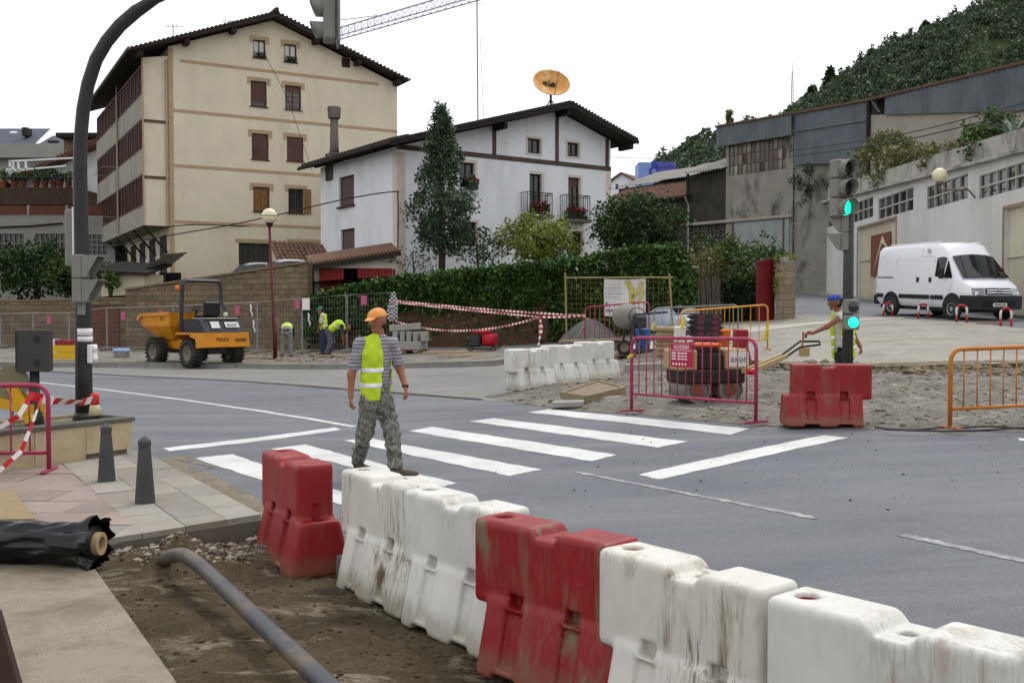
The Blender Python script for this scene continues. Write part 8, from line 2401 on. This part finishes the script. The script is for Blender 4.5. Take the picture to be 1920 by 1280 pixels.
# manhole frame and kerb pieces in the dug strip
qf = [G(px, py, .04) for px, py in ((1052, 748), (1098, 756), (1172, 738), (1122, 724))]
cen = sum(qf, Vector()) / 4
t = thing('manhole_frame', 'square cast manhole frame tilted on the rubble beyond the crossing', 'manhole frame', cen)
mfr = M('concrete_frame', (136, 122, 98), .9, .15, 3, .3, 40, dirt=.5, dcol=(92, 78, 56))
for k in range(4):
    a, b = qf[k] - cen, qf[(k + 1) % 4] - cen; a = a * .97; b = b * .97
    mb = MB().beam(a + Vector((0, 0, .06)), b + Vector((0, 0, .06)), .07, .13); mb.build('side', mfr, t)
mb = MB().poly([(v - cen) * .93 + Vector((0, 0, .1)) for v in qf][::-1]); mb.build('cover', M('cover_dusty', (128, 116, 96), .9, .12, 4, .3, 50), t)
for (px, py, L, w, h, rz, lab) in ((1104, 711, .75, .3, .1, 14, 'loose concrete kerb piece lying before the third white barrier'), (1065, 762, .5, .28, .09, -8, 'small concrete slab at the edge of the manhole frame'), (1210, 700, .9, .2, .22, 4, 'upright kerb stone half buried behind the pink barrier'), (1010, 712, .3, .1, .05, 40, 'short wood offcut beside the first white barrier')):
    p = G(px, py, .03); tag(B(-L / 2, L / 2, -w / 2, w / 2, 0, h, .012).build('concrete_piece' if 'wood' not in lab else 'wood_offcut', m_kb if 'wood' not in lab else mw_, loc=p, rot=(R(2), R(-2), R(rz))), lab, 'kerb piece' if 'wood' not in lab else 'offcut')
# spare barriers and bits behind the fences
o = barrier('w', gz_(1275, 24.6, .1), R(80), 'white barrier seen end-on behind the yellow and grey fences', 'white barriers beyond the crossing')
o = barrier('r', gz_(1388, 22.6, .1), R(82), 'red barrier seen end-on behind the yellow fence', 'red barriers on the site')
p = gz_(1352, 24.5, .1); t = thing('orange_bin', 'orange plastic tub behind the yellow fence', 'tub', p); MB().lathe([(.16, 0), (.24, .62), (.26, .65), (.24, .68), (.2, .6)], 18).build('tub', M('tub_orange', (214, 104, 24), .5, .06, 4), t, smooth=True)
for px, py, k, lab in ((1281, 597, .5, 'yellow ribbon knotted on the left post of the yellow fence'), (1437, 610, .6, 'yellow ribbon knotted on the right post of the yellow fence'), (1225, 605, .45, 'yellow ribbon tied to the grey fence by the mixer'), (1183, 669, .12, 'yellow ribbon tied on the nearest pink fence post')):
    Y = 20.6 if px in (1281, 1437) else (26.4 if px == 1225 else p0.y); q = at(px, py, Y - .06)
    mb = MB(); mb.grid(lambda a, b: ((a - .5) * .045 * (1 + b) + .02 * math.sin(b * 6), .02 * math.sin(a * 5 + b * 4), -k * b * .55 + .05), 4, 10); tag(mb.build('ribbon', M('yellow_ribbon', (206, 190, 60), .5, .1, 5), loc=q, smooth=True), lab, 'ribbon')
# far left: yellow hoarding, blocks
p = at(112, 668, 33.5); t = thing('yellow_board', 'yellow boarding between the cabinet and the black post', 'board', (p.x, p.y, g(p.x, p.y) + .14), R(8))
for k in range(2): B(-.9, .9, 0, .04, .05 + k * .24, .27 + k * .24).build('plank', M('yellow_plank', (214, 172, 34), .6, .1, 4, dirt=.4, dcol=(150, 116, 30)), t)
for x in (-.8, .8): B(x - .04, x + .04, .041, .1, 0, .5).build('upright', mw_, t)
b1 = barrier('r', gz_(128, 36.0, .14), R(5), 'red barrier behind the yellow boarding', 'red barriers on the site'); b1.scale = (.8, .8, .8)
b1 = barrier('w', gz_(92, 36.4, .14), R(5), 'white barrier behind the yellow boarding', 'white barriers beyond the crossing'); b1.scale = (.8, .8, .8)
p = at(228, 657, 36); t = thing('cement_bag_stack', 'pale blue sack on a grey block beside the brown door', 'sack', (p.x, p.y, g(p.x, p.y) + .14), 0)
B(-.22, .22, -.2, .2, 0, .18, .02).build('block', M_GREYC, t); put('sack', np_mesh('sack', sv * np.array([.9, 1, 1]), sf, M('pale_blue_sack', (150, 176, 206), .6, .06, 4)), t, (0, 0, .18))
for k, (px, py, L, rz, lab) in enumerate(((850, 662, 2.0, -4, 'long batten lying on the far pavement right of the kerb stones'), (870, 668, 1.6, 6, 'short batten lying across the long one on the far pavement'), (500, 672, 2.6, -6, 'pale plank on the far pavement beside the lamp post'), (480, 663, 1.4, 10, 'dark plank on the far pavement behind the dumper'), (640, 668, 1.8, 4, 'plank on the far pavement at the feet of the working men'), (20, 646, 2.4, 8, 'grey planks piled at the far left edge of the pavement'))):
    p = G(px, py, .145); tag(B(-L / 2, L / 2, -.09, .09, 0, .05, .004).build('plank', M('site_plank', (164, 142, 110), .9, .18, 4, rnd=True), loc=p, rot=(0, 0, R(rz))), lab, 'plank')
stones('pavement_rubble', [xy(G(470, 676, .14)), xy(G(720, 678, .14)), xy(G(720, 662, .14)), xy(G(470, 660, .14))], 260, .03, .16, lambda x, y: g(x, y) + .15, m_stone, 'heaped rubble and lifted stones where the men are working')
# ------------------------------------------------------------------ overhead wires
m_wire = M('wire_black', (34, 33, 34), .6)
def wire(lab, pts, r=.012):
    P_ = smooth_path([Vector(p) for p in pts], 8); o = P_[0].copy(); tag(MB().tube([p - o for p in P_], r, 5).build('overhead_wire', m_wire, loc=o), lab, 'wire', 'overhead wires')
wire('black cable from the cream block dipping to the corner of the white house', [at(190, 465, 58), at(320, 441, 54), at(420, 424, 52), at(520, 403, 50), at(640, 375, 47), at(736, 360, 45.6), at(746, 372, 45.6), at(746, 470, 45.6)], .03)
wire('cable along the string course of the cream block', [at(190, 456, 54), at(326, 424, 54.7), at(460, 424, 57), at(603, 430, 59.5)], .03)
wire('upper wire crossing the works and the garage wall', [at(1480, 283, 46), at(1700, 250, 38), at(1980, 176, 30)], .02)
wire('lower wire crossing the works and the garage wall', [at(1480, 294, 46), at(1700, 262, 38), at(1980, 190, 30)], .022)
wire('wire from the white house eave towards the works', [at(1144, 295, 53), at(1250, 297, 55), at(1400, 285, 50), at(1490, 282, 46)], .012)
wire('faint wire along the terrace of the garage wall', [at(1690, 290, 45), at(1800, 268, 40), at(1960, 228, 33)], .012)
wire('thin wire slanting down the cream block from the attic window', [at(500, 110, 57.2), at(540, 190, 57.6), at(585, 320, 57.5)], .015)
wire('loose wire hanging from the orange barrier to the ground', [at(1795, 773, 13.5), at(1790, 790, 13.4), at(1800, 802, 13.3), at(1850, 790, 13.3), at(1900, 806, 13.2)], .006)
for k, (a, b, c) in enumerate((((1640, 801), (1700, 806), (1770, 801)), ((1790, 803), (1850, 799), (1930, 804)), ((1660, 805), (1800, 808), (1940, 800)))):
    wire('black cable lying along the front edge of the dug ground, %s' % ['left length', 'right length', 'lowest length'][k], [G(*a, .07), G(*b, .06), G(*c, .08)], .012)
# ------------------------------------------------------------------ people
def V(*a): return np.array(a, float)
def nrm_(v): return v / (np.linalg.norm(v) + 1e-9)
def layer(name, prims, mat, par, res=.013, k=.03, post=None, grow=0.0):
    lo = np.min([np.minimum(p[0] - p[2], p[1] - p[3]) for p in prims], 0) - .04 - grow
    hi = np.max([np.maximum(p[0] + p[2], p[1] + p[3]) for p in prims], 0) + .04 + grow
    def fn(X, Y, Z):
        D = None
        for p in prims:
            d = s_cone(X, Y, Z, p[0], p[1], p[2], p[3], *(p[4:6] if len(p) > 5 else ())) - grow
            D = d if D is None else smin(D, d, p[6] if len(p) > 6 else k)
        return post(D, X, Y, Z) if post else D
    v, f = surface_net(fn, lo, hi, res)
    return put(name, np_mesh(name, v, f, mat), par)
m_skin = M('tanned_skin', (150, 98, 74), .55, .1, 9, .1, 90); m_skin2 = M('dark_tan_skin', (132, 88, 66), .55, .1, 9, .1, 90)
m_vest = M('hi_vis_yellow', (188, 214, 40), .65, .1, 5, .25, 14, dirt=.35, dcol=(120, 120, 50), dscale=4)
m_refl = M('reflective_band', (232, 234, 236), .3, .04, 8, spec=.6); m_hair = M('dark_hair', (30, 24, 20), .7, .2, 20); m_shoe = M('dusty_boot', (78, 68, 56), .8, .2, 8, .3, 40)
def hand(w, d, s_, p, curl=.5, th=1):
    """wrist, pointing, across (towards the thumb), palm normal"""
    w, d, s_, p = V(*w), nrm_(V(*d)), nrm_(V(*s_)), nrm_(V(*p)); out = [(w, w + d * .085, .024, .034, .55, p)]
    for i, L in enumerate((.072, .082, .076, .06)):
        b = w + d * .092 + s_ * (.030 - .0205 * i); m = b + d * L * .5 * math.cos(curl * .6) + p * L * .5 * math.sin(curl * .6); e = m + d * L * .5 * math.cos(curl * 1.9) + p * L * .5 * math.sin(curl * 1.9)
        out += [(b, m, .0105, .0095, 1.0, None, .008), (m, e, .0095, .008, 1.0, None, .006)]
    b = w + d * .03 + s_ * .026; m = b + d * .03 + s_ * .028 + p * .012; e = m + d * .032 + s_ * .002 + p * .02
    return out + [(b, m, .014, .012, 1.0, None, .012), (m, e, .012, .009, 1.0, None, .006)]
def person(lab, loc, rz, J, f, hf, res=.013, skin=m_skin, shirt=None, trousers=None, sleeve=.8, cap=None, cap_back=False, vest=True, gap=.05, hands=None, band_z=(.0,), vest_len=.0, vest_open=True, goff=0.0):
    J = {k: V(*v) for k, v in J.items()}; f, hf = nrm_(V(*f)), nrm_(V(*hf)); up = V(0, 0, 1)
    t = thing('person', lab, 'person', loc, rz)
    hc, nk, ch, pv = J['head'], J['neck'], J['chest'], J['pelvis']; hs_ = nrm_(np.cross(hf, up)); hu = np.cross(hs_, hf)
    pr = [(hc - hf * .015 + hu * .03, hc + hf * .012 + hu * .02, .092, .09), (hc + hf * .01, hc + hf * .055 - hu * .088, .068, .036), (hc + hf * .098 + hu * .012, hc + hf * .118 - hu * .022, .011, .017, 1.0, None, .02), (hc - hf * .03 - hu * .06, nk - up * .05, .047, .056)]
    for s_ in (-1, 1): pr.append((hc + hs_ * s_ * .088 + hu * .015, hc + hs_ * s_ * .092 - hu * .025, .02, .014, 1.0, None, .008))
    pr += [(nk - up * .06, ch, .09, .13, .65, f), (ch, pv, .13, .12, .65, f), (J['shL'], J['shR'], .055, .055)]
    for S in 'LR':
        pr += [(J['sh' + S], J['el' + S], .05, .041), (J['el' + S], J['wr' + S], .042, .028), (J['hip' + S], J['kn' + S], .075, .052), (J['kn' + S], J['an' + S], .05, .04)]
        pr += hand(J['wr' + S], *hands[S])
    layer('body', pr, skin, t, res)
    # face
    for s_ in (-1, 1):
        MB().lathe([(0, -.006), (.011, 0), (0, .006)], 8, tuple(hc + hf * .083 + hs_ * s_ * .034 + hu * .012)).build('eye', m_hair, t)
        MB().beam(tuple(hc + hf * .09 + hs_ * s_ * .018 + hu * .036), tuple(hc + hf * .08 + hs_ * s_ * .052 + hu * .034), .012, .01).build('eyebrow', m_hair, t)
    MB().beam(tuple(hc + hf * .084 - hs_ * .026 - hu * .062), tuple(hc + hf * .084 + hs_ * .026 - hu * .062), .014, .008).build('mouth', M('lip', (128, 70, 62), .5), t)
    # clothes
    tor = [(nk - up * .07, ch, .115, .165, .66, f), (ch, pv + up * .04, .165, .15, .68, f), (J['shL'], J['shR'], .068, .068)]
    wr = lambda D, X, Y, Z: D + .006 * np.sin(Z * 46 + 9 * X) * np.sin(X * 30 + Y * 24)
    sl = [(J['sh' + S], J['sh' + S] + (J['el' + S] - J['sh' + S]) * sleeve, .07, .064) for S in 'LR'] if sleeve > 0 else []
    layer('shirt', tor + sl, shirt, t, res, post=wr)
    trp = [(pv + up * .07, pv - up * .06, .15, .15, .72, f)]
    for S in 'LR': trp += [(J['hip' + S], J['kn' + S], .105, .082), (J['kn' + S], J['an' + S] + up * .02, .082, .074)]
    layer('trousers', trp, trousers, t, res, post=lambda D, X, Y, Z: D + .013 * np.sin(Z * 30 + 14 * X + 6 * np.sin(Y * 16)) * np.cos(X * 19 - Z * 11) + .005 * np.sin(Z * 71 + X * 25))
    for S in 'LR':
        a, e = J['an' + S], J['toe' + S]; layer('shoe', [(a - up * .02, a - up * .045, .052, .05), (a - up * .05, e, .045, .04, .8, up)], m_shoe, t, res, post=lambda D, X, Y, Z: np.maximum(D, min(a[2], e[2] + .06) - .098 - Z))
    if vest:
        ax = nrm_(ch - pv)
        vt = [(nk - up * .075, ch, .13, .185, .7, f), (ch, pv + ax * (.06 - vest_len), .185, .18, .74, f), (J['shL'] * .93 + J['shR'] * .07, J['shR'] * .93 + J['shL'] * .07, .074, .074)]
        sd_ = nrm_(np.cross(f, ax)); o = nk
        def cut(D, X, Y, Z):
            D = wr(D, X, Y, Z)
            s1 = (X - o[0]) * sd_[0] + (Y - o[1]) * sd_[1] + (Z - o[2]) * sd_[2]; fr = (X - o[0]) * f[0] + (Y - o[1]) * f[1] + (Z - o[2]) * f[2]
            lo_ = (X - pv[0]) * ax[0] + (Y - pv[1]) * ax[1] + (Z - pv[2]) * ax[2]
            D = np.maximum(D, -(lo_ + vest_len - .02))
            D = np.maximum(D, np.abs(s1) - .24)
            if vest_open: D = np.maximum(D, -np.maximum(np.abs(s1 + goff) - gap * (1.0 + .5 * np.clip(.3 - lo_, 0, .3) / .3), -fr - .02))
            else: D = np.maximum(D, -np.maximum(np.abs(s1) - np.clip((lo_ - .33) * .5, 0, .06), -fr))
            return D
        vo_ = layer('vest', vt, m_vest, t, res, post=cut)
        for zb in band_z:
            def bnd(D, X, Y, Z):
                lo_ = (X - pv[0]) * ax[0] + (Y - pv[1]) * ax[1] + (Z - pv[2]) * ax[2]
                return np.maximum(cut(D, X, Y, Z) - .005, np.abs(lo_ - zb) - .027)
            layer('reflective_band', vt, m_refl, vo_, res, post=bnd)
    if cap:
        cd2 = -hf if cap_back else hf
        co = layer('cap', [(hc - hf * .02 + hu * .036, hc + hf * .014 + hu * .034, .099, .097)], cap, t, res * .8, post=lambda D, X, Y, Z: np.maximum(D, (hu[2] * (hc[2] - Z) + hu[0] * (hc[0] - X) + hu[1] * (hc[1] - Y)) + .042))
        layer('cap_peak', [(hc + cd2 * .085 + hu * .048, hc + cd2 * .17 + hu * (.022 if not cap_back else .0), .064, .05, .14, hu)], cap, co, res * .7)
    layer('hair', [(hc - hf * .03 + hu * .03, hc - hf * .035 - hu * .03, .092, .075)], m_hair, t, res, post=lambda D, X, Y, Z: np.maximum(D, (X - hc[0]) * hf[0] + (Y - hc[1]) * hf[1] + (Z - hc[2]) * hf[2] - .005))
    return t
def stripe_mat(name, a, b, freq, duty):
    t = NT(name); v = t.coord(); sx = t.n.new('ShaderNodeSeparateXYZ'); t.l.new(v, sx.inputs[0])
    z = t.math('ADD', sx.outputs[2], t.math('MULTIPLY', t.noise(v, 7, 2), .018))
    m = t.math('FRACT', t.math('MULTIPLY', z, freq)); k = t.math('LESS_THAN', m, duty)
    t.set('Base Color', t.mix(k, lin(a), lin(b))); t.set('Roughness', .85); t.bump(t.noise(v, 18, 3), .3, .02); return t.mat
def camo_mat():
    t = NT('camouflage'); v = t.coord(); r = t.n.new('ShaderNodeValToRGB'); r.color_ramp.interpolation = 'CONSTANT'; e = r.color_ramp.elements
    e[0].position = 0; e[0].color = (*lin((78, 77, 70)), 1); e[1].position = .44; e[1].color = (*lin((122, 120, 110)), 1)
    for p, c in ((.52, (98, 98, 88)), (.6, (146, 144, 134))): k = e.new(p); k.color = (*lin(c), 1)
    t.l.new(t.noise(v, 11, 4, .6, .6), r.inputs[0]); t.set('Base Color', r.outputs[0]); t.set('Roughness', .9); t.bump(t.noise(v, 16, 4), .4, .03); return t.mat
# the man crossing the road, looking over his shoulder
S = 175.0; pmn = G(712, 890)
mx = lambda px, py, y: ((px - 705) / S, y, (893 - py) / S)
J = dict(head=mx(702, 608, -.02), neck=mx(704, 637, .0), chest=mx(699, 672, .0), pelvis=mx(699, 742, .03), shL=mx(726, 650, .08), shR=mx(673, 650, -.09), elL=mx(740, 698, .14), wrL=mx(752, 729, .04), elR=mx(657, 706, -.12), wrR=mx(656, 746, -.15),
         hipL=mx(710, 755, .08), hipR=mx(688, 757, -.02), knL=mx(727, 812, .02), knR=mx(677, 815, .05), anL=mx(735, 876, -.06), anR=mx(660, 872, .2), toeL=mx(772, 888, -.12), toeR=mx(690, 888, .12))
per = person('man in orange cap, striped shirt and yellow vest walking over the crossing', pmn, 0, J, (.72, -.69, 0), (-.42, -.9, -.12), .0115, m_skin, stripe_mat('striped_shirt', (150, 146, 152), (88, 82, 98), 26, .28), camo_mat(), .72, M('orange_cap', (222, 150, 84), .8, .08, 8), hands={'L': ((.25, -.25, -1), (0, -1, -.3), (-1, 0, -.2), .75), 'R': ((.0, -.05, -1), (.1, -1, 0), (1, .1, 0), 1.0)}, band_z=(.26, .1), vest_len=.08, gap=.075, goff=.035)
w_ = J['wrL']; MB().lathe([(.034, -.014), (.036, 0), (.034, .014)], 14, tuple(w_)).build('watch', m_hair, per)
# the worker steering the roller
S = 112.0; pw2 = gz_(1577, 17.0, .03)
yb = (CAM_H - pw2.z) * 0; zf2 = lambda py: zat(py, 17.0) - pw2.z
mx = lambda px, py, y: ((px - 1572) / S, y, zf2(py))
J = dict(head=mx(1561, 567, .0), neck=mx(1569, 585, .0), chest=mx(1574, 612, .0), pelvis=mx(1578, 662, .03), shL=mx(1566, 594, -.16), shR=mx(1588, 594, .15), elL=mx(1541, 612, -.2), wrL=mx(1517, 624, -.2), elR=mx(1601, 628, .2), wrR=mx(1609, 650, .1),
         hipL=mx(1573, 668, -.08), hipR=mx(1584, 668, .1), knL=mx(1564, 706, -.1), knR=mx(1588, 708, .12), anL=(-.02, -.08, .09), anR=(.2, .14, .09), toeL=(-.2, -.12, .05), toeR=(.03, .1, .05))
wk2 = person('worker in blue backward cap and yellow vest steering the roller handle', pw2, 0, J, (-.62, -.78, 0), (-.97, -.2, -.12), .0125, m_skin2, M('white_vest_top', (196, 192, 188), .9, .06, 6), M('black_trousers', (34, 33, 36), .9, .15, 6, .3, 20), 0, M('blue_cap', (44, 64, 150), .8, .08, 8), True, hands={'L': ((-1, 0, -.15), (0, -.3, 1), (.1, .2, -1), 1.3), 'R': ((.15, -.2, -1), (-.3, -1, 0), (-1, 0, 0), .9)}, band_z=(.27, .1), vest_len=.1, gap=.055)
wk2.scale = (1.1, 1.1, 1.0)
# three men at work on the far pavement
def far_man(lab, px, Y, rz, J, f, hf, **k):
    p = gz_(px, Y, .14); return person(lab, p, rz, J, f, hf, .02, **k)
HD = {'L': ((0, 0, -1), (0, 1, 0), (1, 0, 0), .8), 'R': ((0, 0, -1), (0, 1, 0), (1, 0, 0), .8)}
m_jean = M('blue_work_trousers', (52, 62, 84), .9, .12, 6); m_gt = M('grey_trousers', (128, 126, 122), .9, .12, 6); m_pt = M('dusty_purple_trousers', (92, 84, 94), .9, .12, 6)
J = dict(head=(-.1, .0, 1.6), neck=(-.03, 0, 1.47), chest=(0, 0, 1.25), pelvis=(.03, 0, .93), shL=(0, -.19, 1.4), shR=(.03, .19, 1.4), elL=(-.03, -.26, 1.12), wrL=(-.14, -.22, .92), elR=(.02, .26, 1.12), wrR=(-.1, .24, .92), hipL=(.02, -.1, .88), hipR=(.03, .1, .88), knL=(-.02, -.11, .48), knR=(.04, .11, .48), anL=(.0, -.12, .09), anR=(.06, .12, .09), toeL=(-.16, -.13, .04), toeR=(-.1, .13, .04))
far_man('worker in green cap and yellow vest standing by the fence', 606, 36.0, 0, J, (-.98, -.1, 0), (-.95, -.2, -.2), skin=m_skin, shirt=M('pale_shirt', (186, 176, 160), .9, .06, 6), trousers=m_jean, cap=M('green_cap', (32, 120, 92), .8, .08, 8), hands=HD, band_z=(.28, .12), vest_len=.08, vest_open=False)
J = dict(head=(.62, -.02, .98), neck=(.5, 0, 1.05), chest=(.3, 0, 1.12), pelvis=(.0, 0, .9), shL=(.45, .19, 1.05), shR=(.45, -.19, 1.05), elL=(.5, .2, .76), wrL=(.55, .12, .5), elR=(.47, -.22, .76), wrR=(.5, -.14, .5), hipL=(-.02, .1, .85), hipR=(-.02, -.1, .85), knL=(.1, .12, .46), knR=(.06, -.12, .46), anL=(-.04, .13, .09), anR=(-.1, -.13, .09), toeL=(.13, .14, .04), toeR=(.07, -.14, .04))
far_man('worker in yellow vest bending down to the right beside the standing man', 618, 35.2, 0, J, (.25, 0, -1), (.75, -.1, -.65), skin=m_skin2, shirt=M('dark_shirt', (40, 58, 70), .9, .08, 6), trousers=m_pt, hands=HD, band_z=(.28,), vest_len=.0, vest_open=False)
J = dict(head=(-.05, .6, .88), neck=(-.02, .5, .97), chest=(0, .3, 1.08), pelvis=(.0, 0, .93), shL=(-.2, .45, 1.0), shR=(.18, .45, 1.0), elL=(-.22, .48, .72), wrL=(-.16, .5, .46), elR=(.2, .48, .72), wrR=(.14, .5, .46), hipL=(-.1, 0, .88), hipR=(.1, 0, .88), knL=(-.13, .06, .48), knR=(.14, .05, .48), anL=(-.14, -.03, .09), anR=(.15, -.03, .09), toeL=(-.15, .14, .04), toeR=(.16, .14, .04))
far_man('worker in grey trousers bending away beside the red lamp post', 537, 35.4, R(8), J, (0, .25, -1), (0, .7, -.7), skin=m_skin2, shirt=M('dark_shirt', (40, 58, 70)), trousers=m_gt, hands=HD, band_z=(.3,), vest_len=.0, vest_open=False)
